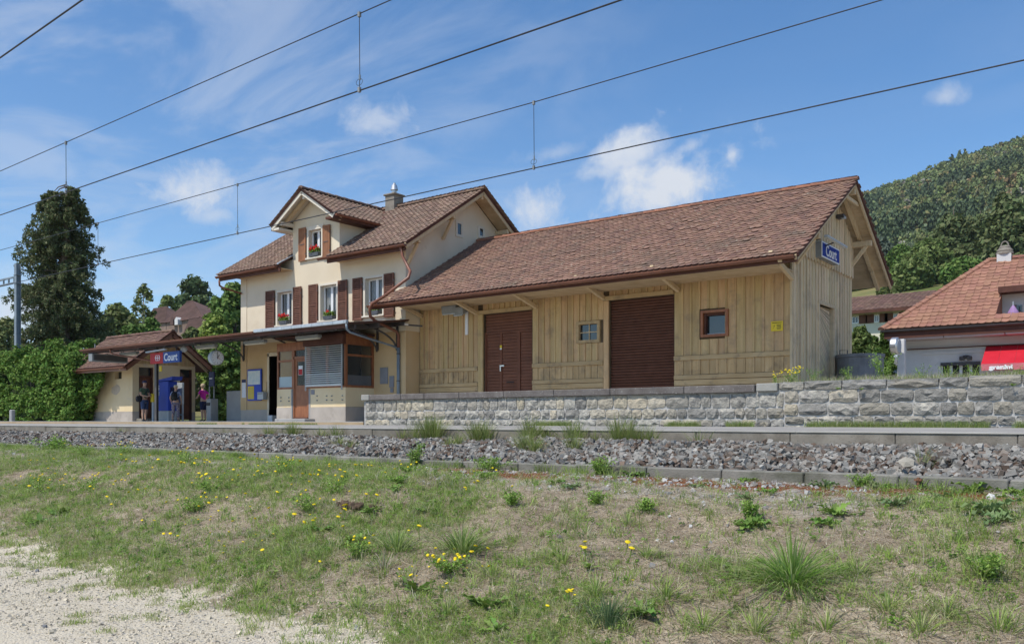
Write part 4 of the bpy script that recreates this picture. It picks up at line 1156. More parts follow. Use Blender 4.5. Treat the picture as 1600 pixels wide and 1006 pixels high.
# eaves boards and gutters in front
for (a, b) in ((HL2, DX - DW - .004), (DX + DW + .004, HR2 - .1)):
    MB().box(a, b, he_y + .04, he_y + .08, he_z - .26, he_z - .06).build('fascia_board', fascia, house)
    MB().box(a + (.6 if a == HL2 else 0), b - (.55 if b > -20 else 0), he_y + .085, YF, he_z - .16, he_z - .13).build('eaves_lining', soffit, house)
gutter(house, (HL2 - .02, he_y - .05, he_z - .09), (DX - DW - .12, he_y - .05, he_z - .07), r=.075)
gutter(house, (DX + DW - .35, he_y - .05, he_z - .07), (HR2 - .02, he_y - .05, he_z - .09), r=.075)
MB().extrude([(DX - DW - .08, he_y - .05, he_z + .02), (DX - DW + .02, he_y - .05, he_z + .02), (DX - DW + .02, YF, he_z + .42), (DX - DW - .08, YF, he_z + .42)], (0, 0, -.035)).build('flashing', zinc, house)

# dormer roof
dro = MB(); DF = 19.58
for s_ in (-1, 1):
    dro.hexa([(DX + s_ * DHW, DF, DE - .06), (DX, DF, DP - .06), (DX, 23.5, DP - .06), (DX + s_ * DHW, 21.85, DE - .06), (DX + s_ * DHW, DF, DE - .01), (DX, DF, DP - .01), (DX, 23.5, DP - .01), (DX + s_ * DHW, 21.85, DE - .01)])
dob = dro.build('dormer_roof', fascia, house)
dl = sqrt(DHW ** 2 + (DP - DE) ** 2)
def mask_d(p): return p.z > hroof(p.y) - .02 or p.y < 21.7
tile_field(dob, (DX + DHW + .02, DF - .02, DE - .02), (0, 1, 0), (-DHW, 0, DP - DE), 4.0, dl, .205, .185, tile_house, 'pan', mask_d)
tile_field(dob, (DX - DHW - .02, 23.5, DE - .02), (0, -1, 0), (DHW, 0, DP - DE), 3.95, dl, .205, .185, tile_house, 'pan', mask_d)
ridge_tiles(dob, (DX, DF - .02, DP + .02), (DX, 23.55, DP + .02), tile_house, r=.10, step=.38)
for s_ in (-1, 1):
    a, b = Vector((DX + s_ * DHW, DF + .03, DE - .12)), Vector((DX, DF + .03, DP - .12))
    MB().bar(a, b, .05, .18).build('barge_board', trimw, house, bevel=.006)
    MB().bar(a + Vector((0, .30, -.05)), b + Vector((0, .30, -.05)), .10, .12).build('rafter', beamw, house, bevel=.006)
    MB().bar(a + Vector((0, -.04, .085)), b + Vector((0, -.04, .085)), .03, .08).build('verge_board', fascia, house)
    k = 15; d = (b - a) / k
    for i in range(k):
        p0, p1 = a + d * i, a + d * (i + .95)
        MB().hexa([(p0.x, DF + .06, p0.z + .05), (p1.x, DF + .06, p1.z + .05), (p1.x, YF + .02, p1.z + .05), (p0.x, YF + .02, p0.z + .05), (p0.x, DF + .06, p0.z + .065), (p1.x, DF + .06, p1.z + .065), (p1.x, YF + .02, p1.z + .065), (p0.x, YF + .02, p0.z + .065)]).build('soffit_board', trimw, house)
    MB().box(DX + s_ * (DW - .08), DX + s_ * (DW + .06), DF + .1, YF, DE - .03, DE + .11).build('purlin', trimw, house, bevel=.01)
    # closed eaves box and gutter along each side
    MB().box(DX + s_ * DW, DX + s_ * DHW, DF + .02, 21.6, DE - .20, DE - .12).build('eaves_box', trimw if s_ < 0 else fascia, house)
    MB().box(DX + s_ * (DHW - .02), DX + s_ * (DHW + .02), DF + .02, 21.75, DE - .20, DE - .03).build('fascia_board', fascia, house)
MB().box(DX - .06, DX + .06, DF + .1, YF, DP - .36, DP - .23).build('purlin', trimw, house, bevel=.01)
gutter(house, (DX + DHW + .07, DF + .05, DE - .06), (DX + DHW + .07, 21.75, DE - .06), r=.065, clips=False)
# skylight on the left slope
sk = A(451, 388, 21.1)
yy = 21.0; xk = -26.25
MB().hexa([(xk - .35, yy, hroof(yy) + .05), (xk + .25, yy, hroof(yy) + .05), (xk + .25, yy + .5, hroof(yy + .5) + .05), (xk - .35, yy + .5, hroof(yy + .5) + .05),
           (xk - .35, yy, hroof(yy) + .12), (xk + .25, yy, hroof(yy) + .12), (xk + .25, yy + .5, hroof(yy + .5) + .12), (xk - .35, yy + .5, hroof(yy + .5) + .12)]).build('skylight', darksteel, house, bevel=.01)
# chimney
ch = MB().box(-23.90, -23.42, 23.3, 23.80, 7.8, 8.70).build('chimney', chimstone, house)
MB().box(-23.96, -23.36, 23.24, 23.86, 8.70, 8.765).build('chimney_cap', chimstone, ch, bevel=.015)
MB().lathe((-23.66, 23.55, 8.765), [(.13, 0), (.13, .07), (.09, .10), (.09, .15), (.15, .18), (.11, .36), (.05, .42), (.05, .46), (.0, .47)], 16).build('chimney_cowl', chrome, ch, smooth=False)

# downpipes
rp = [(HR2 - .25, he_y - .02, he_z - .12), (HR2 - .27, he_y + .1, he_z - .45), A(641, 424, 19.5)[:], A(638, 434, 19.3)[:], A(600, 463, 19.02)[:], A(582, 474, 18.97)[:], A(577.5, 482, 18.97)[:],
      A(578.5, 494, 19.0)[:], A(586, 501, 19.15)[:], A(606, 511, 19.7)[:], A(619.5, 518, 20.05)[:], A(622.5, 524, 20.14)[:], A(622.5, 543, 20.15)[:]]
MB().tube(rp, .050, 10).build('downpipe', gutterm, house, smooth=True)
dpb = A(622.5, 543, 20.15)
MB().tube([dpb, (dpb.x, dpb.y, .2)], .058, 12).build('downpipe', galv, house, smooth=True)
for zz in (1.3, 2.2): MB().lathe((dpb.x, dpb.y, zz), [(.07, 0), (.07, .03)], 12).build('pipe_clip', darksteel, house)
MB().tube([A(342.5, 438, 19.57), A(343, 446, 19.6), A(347, 449, 19.7), A(377, 458.5, YF - .08)], .040, 8).build('downpipe', gutterm, house, smooth=True)
MB().tube([A(541, 506, 17.52), A(542, 514, 17.55), A(547, 519, 17.7), A(580, 530, 18.8), A(614, 540.5, 20.0), dpb + Vector((-.03, -.02, -.02))], .035, 8).build('downpipe', galv, house, smooth=True)

# ---- the glazed office bay
BX0, BX1, BY = -24.89, -21.31, 18.97
bay = MB()
bd0, bd1 = -24.00, -23.18
bay.box(BX0, bd0 - .03, BY, BY + .15, .46, 1.10).box(bd1 + .05, BX1, BY, BY + .15, .46, 1.10).box(BX1 - .15, BX1, BY + .15, YF, .46, 1.10).box(BX0, BX0 + .15, BY + .15, YF, .46, 1.10)
bay_o = bay.build('bay_wall', wcwall, house)
bp = MB(); bp.box(BX0 - .01, bd0 - .03, BY - .01, BY + .15, -.3, .457).box(bd1 + .05, BX1 + .01, BY - .01, BY + .15, -.3, .457).box(BX1 - .15, BX1 + .01, BY + .15, YF, -.3, .457)
bp.build('bay_plinth', plinth, house)
MB().box(bd0 - .10, bd0 - .028, BY - .012, BY + .16, .0, 1.095).box(bd1 + .02, bd1 + .10, BY - .012, BY + .16, .0, 1.095).build('door_reveal', concrete, house)
MB().box(bd0 - .45, bd1 + .35, BY - .45, BY + .02, -.10, .07).build('door_step', concrete, house, bevel=.02)
MB().box(BX0 - .05, BX1 + .05, BY - .05, YF, 2.86, 2.93).build('bay_roof', fascia, house)
fr = MB(); t = .07
def frame(m, x0, x1, z0, z1, t=.07, y=BY):
    m.box(x0, x0 + t, y, y + .09, z0, z1); m.box(x1 - t, x1, y, y + .09, z0, z1); m.box(x0 + t, x1 - t, y, y + .09, z0, z0 + t); m.box(x0 + t, x1 - t, y, y + .09, z1 - t, z1)
frame(fr, BX0, bd0 - .005, 1.10, 2.50); fr.box(BX0 + t, bd0 - .075, BY, BY + .09, 2.06, 2.13)
fr.box(bd0, bd1, BY, BY + .09, 2.14, 2.22); fr.box(bd0, bd1, BY, BY + .09, 2.44, 2.50)
fr.box(bd0, bd0 + .06, BY, BY + .09, .1, 2.44); fr.box(bd1 - .06, bd1, BY, BY + .09, .1, 2.44)
frame(fr, bd1 + .003, BX1, 1.10, 2.70); fr.box((bd1 + BX1) / 2 - .04, (bd1 + BX1) / 2 + .04, BY, BY + .09, 1.17, 2.63)
fr.box(BX0, bd1, BY - .01, BY + .08, 2.50, 2.72)
fr.build('bay_frame', redwood, house)
fs = MB()
for (a, b, c, d) in ((BY + .003, BY + .08, 1.10, 2.86), (YF - .08, YF, 1.10, 2.70), (BY + .08, YF - .08, 1.10, 1.18), (BY + .08, YF - .08, 2.14, 2.21), (BY + .08, YF - .08, 2.52, 2.86)): fs.box(BX1 - .08, BX1 + .004, a, b, c, d)
fs.build('bay_side_frame', redwood, house)
for (y0, y1, z0, z1) in ((BY + .08, YF - .08, 1.18, 2.14), (BY + .08, YF - .08, 2.21, 2.52)): MB().box(BX1 - .04, BX1 - .03, y0, y1, z0, z1).build('bay_pane', glass_c, house)
MB().box(BX1 - .05, BX1 - .044, BY + .08, YF - .08, 1.18, 1.52).build('frosted_strip', plategrey, house)
for (x0, x1, z0, z1, g_) in ((BX0 + t, bd0 - .075, 1.17, 2.06, glass_c), (BX0 + t, bd0 - .075, 2.13, 2.43, glass_c), (bd0 + .06, bd1 - .06, 2.22, 2.44, glass_c), (bd1 + .07, BX1 - .07, 1.17, 2.63, glass_c)):
    MB().box(x0, x1, BY + .04, BY + .05, z0, z1).build('bay_pane', g_, house)
MB().box(BX0 + t, bd0 - .075, BY + .034, BY + .038, 1.17, 1.54).build('frosted_strip', glass_pale, house)
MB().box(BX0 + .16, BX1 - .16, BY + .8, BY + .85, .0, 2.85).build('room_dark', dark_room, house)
MB().box(-22.0, -21.9, BY + .3, BY + .34, 1.5, 1.95).build('poster', redwood, house)
door = MB().box(bd0 + .06, bd1 - .06, BY + .03, BY + .07, .12, 1.22).box(bd0 + .06, bd0 + .17, BY + .03, BY + .07, 1.22, 2.14).box(bd1 - .17, bd1 - .06, BY + .03, BY + .07, 1.22, 2.14).box(bd0 + .17, bd1 - .17, BY + .03, BY + .07, 2.04, 2.14).build('door', redwood, house)
MB().box(bd0 + .17, bd1 - .17, BY + .045, BY + .055, 1.22, 2.04).build('door_pane', glass_c, door)
MB().box(bd0 + .24, bd0 + .46, BY + .038, BY + .042, 1.58, 1.90).build('notice', white_s, door); MB().box(bd0 + .25, bd0 + .45, BY + .034, BY + .037, 1.59, 1.78).build('notice_print', sbb_red, door)
MB().tube([(bd1 - .13, BY - .02, 1.15), (bd1 - .13, BY - .02, 1.75)], .012, 6).build('door_handle', chrome, door)
MB().box(bd0 + .05, bd1 - .05, BY - .02, BY + .09, .07, .12).build('threshold', shut, door)
# roller box and blind
MB().box(bd1 - .12, BX1 + .03, BY - .16, BY + .0, 2.52, 2.86).build('blind_box', fascia, house, bevel=.01)
for i in range(19):
    z = 2.50 - i * .070; tilt = .030 if i < 13 else .046; x0, x1 = bd1 - .02, BX1 - .09
    MB().hexa([(x0, BY - .13, z - tilt), (x1, BY - .13, z - tilt), (x1, BY - .065, z), (x0, BY - .065, z), (x0, BY - .13, z - tilt + .010), (x1, BY - .13, z - tilt + .010), (x1, BY - .065, z + .006), (x0, BY - .065, z + .006)]).build('blind_slat', blindw, house)
MB().box(bd1 - .02, BX1 - .09, BY - .12, BY - .07, 1.155, 1.19).build('blind_rail', blindw, house)
for x in (bd1 - .045, BX1 - .085): MB().box(x, x + .022, BY - .12, BY - .075, 1.02, 2.52).build('blind_guide', lightgrey, house)
for (px, py) in ((439.5, 621), (452, 621), (439.5, 626.5), (452, 626.5), (496, 618.5), (511, 618.5), (519, 618.5), (535.5, 618), (496, 625.5), (511, 625), (519, 625), (535.5, 624.5)):
    p = A(px, py, BY); MB().lathe((p.x, BY + .0, p.z), [(.022, 0), (.022, .03), (.014, .05), (0, .05)], 8, axis=(0, -1, 0)).build('wall_bolt', steel, house)
p = A(489, 612, BY); MB().box(p.x - .09, p.x + .09, BY - .012, BY - .001, p.z - .09, p.z + .07).build('wall_plate', plategrey, house)
# plates on the wall by the pier
for (x0, y0, x1, y1) in ((594.5, 574.5, 606.5, 599.5), (609, 587.5, 616, 605), (610.5, 606, 615, 613)):
    a, b = A(x0, y0, YF), A(x1, y1, YF); MB().box(a.x, b.x, YF - .03, YF + .0, b.z, a.z).build('meter_plate', plategrey, house, bevel=.005)

# ---- flower boxes on the sills, one label each
flower_red = M('geranium_red', (.62, .02, .02), (.75, .05, .035), 20, .7, rnd=.15)
leafy = M('geranium_leaf', (.10, .19, .03), (.20, .27, .045), 12, .75, rnd=.3, trans=.2)
boxm = M('planter_grey', (.09, .10, .11), (.12, .13, .14), 4, .7)
def quads(P, N, size, asp=.6, rot=None):
    n = len(P); N = N / np.maximum(np.linalg.norm(N, axis=1, keepdims=True), 1e-6)
    a = RNG.normal(size=(n, 3)); a -= N * (a * N).sum(1, keepdims=True); a /= np.maximum(np.linalg.norm(a, axis=1, keepdims=True), 1e-6)
    b = np.cross(N, a); s_ = np.asarray(size).reshape(-1, 1) * np.ones((n, 1))
    V = np.stack([P - a * s_, P - b * s_ * asp, P + a * s_, P + b * s_ * asp], 1)
    return V.reshape(-1, 3), np.arange(4 * n).reshape(n, 4)
def flower_box(cx, w, y, z, label, red):
    t = thing('flower_box', (cx, y, z), label, 'flower box')
    MB().hexa([(cx - w/2, y - .07, z), (cx + w/2, y - .07, z), (cx + w/2, y + .07, z), (cx - w/2, y + .07, z), (cx - w/2 - .02, y - .09, z + .13), (cx + w/2 + .02, y - .09, z + .13), (cx + w/2 + .02, y + .08, z + .13), (cx - w/2 - .02, y + .08, z + .13)]).build('planter', boxm, t)
    n = 260; P = np.stack([RNG.uniform(cx - w/2 - .03, cx + w/2 + .03, n), y + RNG.normal(0, .05, n), z + .13 + RNG.uniform(0, .15, n)], 1)
    V, Fq = quads(P, RNG.normal(size=(n, 3)) + [0, -.8, .8], .032, .8); tag(npmesh('foliage', V, Fq, leafy, t), kind='stuff')
    if red:
        m = []
        for k in range(red):
            c = np.array([cx + RNG.uniform(-w/2, w/2), y - .02 + RNG.normal(0, .04), z + .29 + RNG.uniform(-.03, .07)])
            n = 26; P = c + RNG.normal(0, .026, (n, 3)); V, Fq = quads(P, RNG.normal(size=(n, 3)) + [0, -.6, .6], .026, .9)
            npmesh('blossom', V, Fq, flower_red, t)
flower_box(-26.08, .42, YF - .04, 3.60, 'grey flower box with red geraniums on the sill of the leftmost upper window', 8)
flower_box(-23.55, .46, YF - .04, 3.60, 'grey flower box with plain green leaves on the middle upper window sill', 1)
flower_box(-21.25, .46, YF - .04, 3.60, 'green-leaved flower box on the sill half hidden behind the sloping brown pipe', 0)
flower_box(-24.33, .48, YF - .04, 5.94, 'flower box of red geraniums on the sill of the dormer window', 9)

# ================================================================== PLATFORM CANOPY
CX0, CX1, CY0, CY1 = -36.1, -19.62, 17.60, 20.22
CZ0, CZ1 = 3.00, 3.33
def cz(y): return CZ0 + (CZ1 - CZ0) * (y - CY0) / (CY1 - CY0)
can = thing('platform_canopy', (-28, 19, 2.8), 'long low brown platform canopy along the ground floor, reaching left over the outbuilding', 'canopy')
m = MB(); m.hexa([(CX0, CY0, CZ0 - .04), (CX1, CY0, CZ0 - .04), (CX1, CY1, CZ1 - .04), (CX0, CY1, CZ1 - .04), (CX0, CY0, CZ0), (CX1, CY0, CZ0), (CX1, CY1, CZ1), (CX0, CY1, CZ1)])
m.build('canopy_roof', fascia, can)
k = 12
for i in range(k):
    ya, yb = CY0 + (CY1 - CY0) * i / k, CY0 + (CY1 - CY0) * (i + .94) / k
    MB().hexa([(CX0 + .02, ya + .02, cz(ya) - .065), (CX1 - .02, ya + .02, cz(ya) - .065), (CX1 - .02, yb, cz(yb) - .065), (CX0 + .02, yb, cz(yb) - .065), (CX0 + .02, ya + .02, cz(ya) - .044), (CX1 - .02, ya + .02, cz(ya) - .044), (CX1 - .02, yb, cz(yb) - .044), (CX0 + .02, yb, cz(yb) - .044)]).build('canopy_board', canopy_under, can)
for yy, h in ((CY0 + .35, .14), (CY0 + 1.35, .14), (CY1 - .15, .12)):
    MB().box(CX0 + .1, CX1 - .1, yy - .04, yy + .04, cz(yy) - .07 - h, cz(yy) - .07).build('canopy_beam', darksteel, can)
x = CX0 + .4
while x < CX1:
    MB().bar((x, CY0 + .05, cz(CY0) - .16), (x, CY1 - .02, cz(CY1) - .16), .06, .09).build('cross_beam', darksteel, can); x += 1.93
MB().box(CX0, CX1, CY0 - .02, CY0 + .015, CZ0 - .17, CZ0 + .01).build('fascia_board', fascia, can)
xz = XA(400, CY0)
gutter(can, (CX0 - .02, CY0 - .085, CZ0 - .03), (xz, CY0 - .085, CZ0 - .01), r=.07)
x = xz
while x < CX1 - .1:
    MB().box(x + .006, min(x + .50, CX1), CY0 - .12, CY0 - .022, CZ0 - .05, CZ0 + .055).build('edge_sheet', zinc, can, bevel=.012); x += .50
# curved wall brackets
def bracket(x, yw=YF, reach=1.9, drop=.85):
    b = MB(); b.bar((x, yw - .04, cz(yw) - .1 - drop), (x, yw - .04, cz(yw) - .1), .07, .05)
    pts = []
    for i in range(9):
        a = pi / 2 * i / 8; pts.append((x, yw - .06 - reach * (1 - cos(a)), cz(yw) - .15 - drop + drop * .85 * sin(a)))
    b.tube(pts, .032, 6); b.bar((x, yw - .05, cz(yw) - .18), (x, yw - 2.1, cz(yw - 2.1) - .15), .06, .08)
    b.build('bracket', darksteel, can)
for x in (HA + .22, -25.35, -21.1, HB - .35): bracket(x)
for (px, yy) in ((244.6, 18.5),):
    x = XA(px, yy); po = MB(); po.box(x - .07, x + .07, yy - .05, yy - .035, GND, cz(yy) - .1).box(x - .07, x + .07, yy + .035, yy + .05, GND, cz(yy) - .1).box(x - .008, x + .008, yy - .035, yy + .035, GND, cz(yy) - .1)
    po.build('canopy_post', darksteel, can)
# fluorescent fittings
for (x0, x1, py, yy) in ((189, 215, 550, 18.3), (308, 338, 538, 18.3), (383, 415, 530.5, 18.3), (464, 500, 523, 18.3)):
    a, b = A(x0, py, yy), A(x1, py - 2.3, yy); z = cz(yy) - .32
    l = MB().box(a.x, b.x, yy - .08, yy + .08, z - .05, z + .05).build('fluorescent_lamp', steel, bevel=.01)
    tag(l, {189: 'long lamp under the canopy just left of the hanging red and blue sign', 308: 'yellowed long lamp under the canopy just left of the station clock', 383: 'long lamp under the canopy above the blue timetable board', 464: 'rightmost long lamp under the canopy, above the glazed bay'}[x0], 'lamp', 'fluorescent lamps under the canopy')
    MB().box(a.x + .03, b.x - .03, yy - .065, yy + .065, z - .10, z - .05).build('lamp_cover', lampbody, l, bevel=.02)
    for x in (a.x + .2, b.x - .2): MB().box(x - .015, x + .015, yy - .015, yy + .015, z + .05, cz(yy) - .06).build('lamp_hanger', darksteel, l)
MB().tube([A(172, 546, CY0 - .06), A(173, 551, CY0), A(180, 554, CY0 + .1), A(228, 562, 18.3), A(243, 565, 18.42)], .035, 8).build('downpipe', gutterm, can, smooth=True)
# insulator pipe with joints at the right end under the canopy
MB().tube([A(628, 507, 19.9), A(660, 509.5, 20.3)], .03, 6).build('cable_conduit', darksteel, can)
MB().tube([A(632, 506, 19.85), A(638, 506.5, 19.95)], .045, 8).build('conduit_joint', chrome, can)

# ---- station sign, clock, display hanging from the canopy
def hang(o, x, y, z): MB().box(x - .012, x + .012, y - .012, y + .012, z, cz(y) - .06).build('hanger', darksteel, o)
SY = 17.95
a, b, c = A(236.5, 572, SY), A(256.5, 568, SY), A(282.3, 546.5, SY)
zt, zb = A(259, 550, SY).z, A(259, 567, SY).z
hs_ = thing('hanging_station_sign', ((a.x + c.x) / 2, SY, zb), 'hanging red and blue Court station sign with a white double arrow, under the canopy', 'sign')
MB().box(a.x, b.x, SY - .05, SY + .05, zb, zt).build('red_panel', sbb_red, hs_, bevel=.006)
MB().box(b.x + .002, c.x, SY - .05, SY + .05, zb, zt).build('blue_panel', sbb_blue, hs_, bevel=.006)
cx, cz_ = b.x - .38, (zt + zb) / 2; y = SY - .055; h = (zt - zb) * .27; q = h * .42
def flat(m, pts): m.extrude([(cx + u, y, cz_ + v) for u, v in pts], (0, .004, 0))
lg = MB()
flat(lg, [(-h * 1.0, -q * .32), (h * 1.0, -q * .32), (h * 1.0, q * .32), (-h * 1.0, q * .32)])
flat(lg, [(-q * .32, -h), (q * .32, -h), (q * .32, h), (-q * .32, h)])
for s_ in (-1, 1):
    for v in (-1, 1):
        pts = [(s_ * h * .62, v * h), (s_ * h * 1.0, v * h), (s_ * h * 1.62, 0), (s_ * h * 1.24, 0)]
        flat(lg, pts if s_ * v > 0 else pts[::-1])
lg.build('arrow_logo', white_s, hs_)
text('lettering', 'Court', .40, white_s, hs_, facing((0, -1, 0), ((b.x + c.x) / 2 - .03, SY - .056, cz_ - .01)), cond=.92, bold=.008)
for x in (a.x + .3, c.x - .3): hang(hs_, x, SY, zt)
tb_ = MB().bar(A(229, 550.5, 17.8), A(259, 545.5, 17.8), .10, .05).build('sign_lamp', lightgrey); tag(tb_, 'thin grey tube lamp just above the hanging red and blue sign', 'lamp')
MB().bar(A(244, 548, 17.8), A(244, 548, 17.8) + Vector((0, 0, .25)), .02, .02).build('lamp_hanger', darksteel, tb_)
sp_ = A(288, 545, 18.2); lsx = MB().lathe(sp_[:], [(.0, -.1), (.09, -.08), (.13, 0), (.10, .1), (.05, .14), (0, .15)], 12, axis=(-.3, -.8, -.3)).build('loudspeaker', lightgrey)
tag(lsx, 'small pale loudspeaker under the canopy right of the hanging Court sign', 'loudspeaker')
MB().bar(sp_, sp_ + Vector((0, .05, .3)), .02, .02).build('speaker_arm', darksteel, lsx)

kc = A(337.5, 559, 18.4); R_ = 10.6 / F * (kc.x * -S + kc.y * C_) 
clk = thing('station_clock', kc[:], 'round double-sided platform clock with a white face, hanging below the canopy', 'clock')
n1 = Vector((1, -.16, 0)).normalized()
MB().lathe(kc - n1 * .13, [(0, 0), (R_ * .9, 0), (R_ * 1.07, .03), (R_ * 1.07, .22), (R_ * .98, .25), (0, .25)], 32, axis=n1).build('clock_case', lightgrey, clk)
MB().lathe(kc + n1 * .122, [(0, 0), (R_ * .93, 0), (R_ * .93, .006), (0, .006)], 32, axis=n1).build('clock_face', white_s, clk)
ex = Vector((0, 0, 1)).cross(n1).normalized(); ez = Vector((0, 0, 1))
o = kc + n1 * .135
tk = MB()
for i in range(12):
    a = 2 * pi * i / 12; d = ex * sin(a) + ez * cos(a); l = .20 if i % 3 == 0 else .16
    tk.bar(o + d * R_ * (.88 - l), o + d * R_ * .88, .006, .028 * R_ / .3, up=n1)
tk.build('hour_marks', black_s, clk)
for nm, ang, r0, r1, w, mt in (('hour_hand', radians(32), -.15, .52, .034, black_s), ('minute_hand', radians(352), -.18, .80, .026, black_s), ('second_hand', radians(122), -.2, .62, .010, sbb_red)):
    d = ex * sin(ang) + ez * cos(ang); MB().bar(o + n1 * .004 + d * R_ * r0, o + n1 * .004 + d * R_ * r1, .006, w, up=n1).build(nm, mt, clk)
MB().lathe((kc.x, kc.y, kc.z + R_), [(.03, 0), (.03, .05), (.015, .07), (.015, cz(kc.y) - .06 - kc.z - R_)], 8).build('clock_hanger', steel, clk)
dsb = thing('departure_display', (-34.4, 17.8, 2.4), 'long dark grey departure display hanging at the left end of the canopy', 'display')
ya_, yb_ = 17.10 + .55, 18.60 + .5
p0, p1 = AX(141, 550.5, -35.4), AX(197, 567.5, -35.4)
MB().box(-35.55, -35.25, p0.y, p1.y, AX(197, 567.5, -35.4).z, AX(141, 552, -35.4).z).build('display_case', steel, dsb, bevel=.01)
MB().box(-35.252, -35.245, p0.y + .08, p1.y - .05, AX(197, 567.5, -35.4).z + .05, AX(141, 552, -35.4).z - .05).build('display_face', darksteel, dsb)
for y in (p0.y + .2, p1.y - .2): MB().box(-35.42, -35.38, y - .02, y + .02, p0.z - .1, 3.2).build('hanger', steel, dsb)

# ================================================================== OUTBUILDING (with the ochre wall at the left)
OX, OY0, OY1 = -37.06, 20.30, 23.45
oe_y, oe_z, or_y, or_z = 19.40, 2.42, 21.65, 4.12
osl = (or_z - oe_z) / (or_y - oe_y); OXR, OXL = -36.0, -41.8
def oroof(y): return oe_z + osl * (y - oe_y) if y <= or_y else or_z - osl * (y - or_y)
wc = thing('outbuilding', (-39.5, 21.8, GND), 'small pale yellow outbuilding with a brown tiled gable roof beyond the canopy', 'outbuilding')
OL = -41.6
m = MB(); hw = [(A(154, 587, OY0).x, A(164, 587, OY0).x, ZA(159, 593, OY0), ZA(159, 582, OY0)), (A(179, 587, OY0).x, A(190, 587, OY0).x, ZA(184, 592, OY0), ZA(184, 580.5, OY0))]
wall_with_holes(m, OL, OX, .42, oroof(OY0) - .1, OY0, OY0 + .25, hw)
d1 = (YX(217, OX), YX(239.5, OX)); d2 = (YX(281, OX), YX(300, OX)); dz_ = AX(230, 574, OX).z
def gw2(m, xa, xb, ya, yb, z0):
    if ya < or_y < yb: gw2(m, xa, xb, ya, or_y, z0); gw2(m, xa, xb, or_y, yb, z0); return
    za, zb = oroof(ya) - .1, oroof(yb) - .1
    m.hexa([(xa, ya, z0), (xb, ya, z0), (xb, yb, z0), (xa, yb, z0), (xa, ya, za), (xb, ya, za), (xb, yb, zb), (xa, yb, zb)])
for (a, b, z0) in ((OY0 + .25, d1[0], .42), (d1[0], d1[1], dz_), (d1[1], d2[0], .42), (d2[0], d2[1], dz_), (d2[1], OY1, .42)): gw2(m, OX - .25, OX, a, b, z0)
m.box(OL, OX - .25, OY1 - .2, OY1, .42, 2.3); gw2(m, OL, OL + .2, OY0 + .25, OY1 - .2, .42)
m.build('wall', wcwall, wc)
p = MB().box(OL, OX + .015, OY0 - .015, OY0 + .25, -.2, .417)
for (a, b) in ((OY0 + .25, d1[0]), (d1[1], d2[0]), (d2[1], OY1)): p.box(OX - .25, OX + .015, a, b, -.2, .417)
p.build('plinth', plinth, wc)
for h in hw: MB().box(h[0], h[1], OY0 + .2, OY0 + .23, h[2], h[3]).build('small_window', glass, wc); MB().box(h[0], h[1], OY0 + .15, OY0 + .19, h[2] - .0, h[2] + .03).build('window_ledge', fascia, wc)
for (a, b) in (d1, d2):
    dd = MB().box(OX - .22, OX - .18, a + .04, b - .04, .05, dz_ - .45).build('door', browndoor, wc)
    for i in range(5): yy = a + .04 + (b - a - .08) * i / 5; MB().box(OX - .18, OX - .165, yy + .006, yy + (b - a - .08) / 5 - .006, .06, dz_ - .46).build('door_plank', browndoor, dd)
    MB().box(OX - .22, OX - .02, a, a + .04, .05, dz_).box(OX - .22, OX - .02, b - .04, b, .05, dz_).box(OX - .22, OX - .02, a + .04, b - .04, dz_ - .45, dz_ - .38).build('door_frame', fascia, wc)
    MB().box(OX - .2, OX - .19, a + .04, b - .04, dz_ - .38, dz_).build('transom_pane', glass, wc)
MB().box(OX - .1, OX + .5, d1[0] - .15, d1[1] + .1, -.1, .10).build('door_step', kerbm, wc, bevel=.01)
# upper gable in vertical boards
nb = 24; bw = (OY1 - OY0) / nb
for i in range(nb):
    a, b = OY0 + i * bw, OY0 + (i + 1) * bw; ta, tb_ = oroof(a) - .12, oroof(b) - .12
    if min(ta, tb_) < 2.62: continue
    MB().extrude([(OX + .004, a + .004, 2.6), (OX + .004, b - .004, 2.6), (OX + .004, b - .004, tb_), (OX + .004, a + .004, ta)], (.025, 0, 0)).build('gable_board', timber, wc)
r_ = MB()
for (ya, yb) in ((oe_y, or_y), (or_y + .002, 2 * or_y - oe_y)):
    r_.hexa([(OXL, ya, oroof(ya) - .06), (OXR, ya, oroof(ya) - .06), (OXR, yb, oroof(yb) - .06), (OXL, yb, oroof(yb) - .06), (OXL, ya, oroof(ya) - .01), (OXR, ya, oroof(ya) - .01), (OXR, yb, oroof(yb) - .01), (OXL, yb, oroof(yb) - .01)])
wcr = r_.build('roof', fascia, wc)
tile_field(wcr, (OXL, oe_y - .02, oe_z - .02), (1, 0, 0), (0, 1, osl), OXR - OXL, (or_y - oe_y) * sqrt(1 + osl ** 2), .18, .165, tile_old)
tile_field(wcr, (OXR, 2 * or_y - oe_y + .02, oe_z - .02), (-1, 0, 0), (0, -1, osl), OXR - OXL, (or_y - oe_y) * sqrt(1 + osl ** 2), .18, .165, tile_old)
ridge_tiles(wcr, (OXL, or_y, or_z + .01), (OXR, or_y, or_z + .01), tile_old, r=.10, step=.38)
for (ya, yb) in ((oe_y, or_y), (2 * or_y - oe_y, or_y)):
    a, b = Vector((OXR - .02, ya, oroof(ya) - .12)), Vector((OXR - .02, yb, oroof(yb) - .12))
    MB().bar(a, b, .04, .24).build('barge_board', gutterm, wc)
    MB().bar(a + Vector((-.5, 0, -.03)), b + Vector((-.5, 0, -.03)), .08, .12).build('rafter', beamw, wc)
MB().box(OXL, OXR, oe_y + .02, oe_y + .05, oe_z - .22, oe_z - .04).build('fascia_board', gutterm, wc)
gutter(wc, (OXL, oe_y - .06, oe_z - .07), (OXR, oe_y - .06, oe_z - .07), r=.07, clips=False)
st = MB()
stain = M('bare_plaster', (.50, .42, .33), (.56, .47, .37), 6, .95)
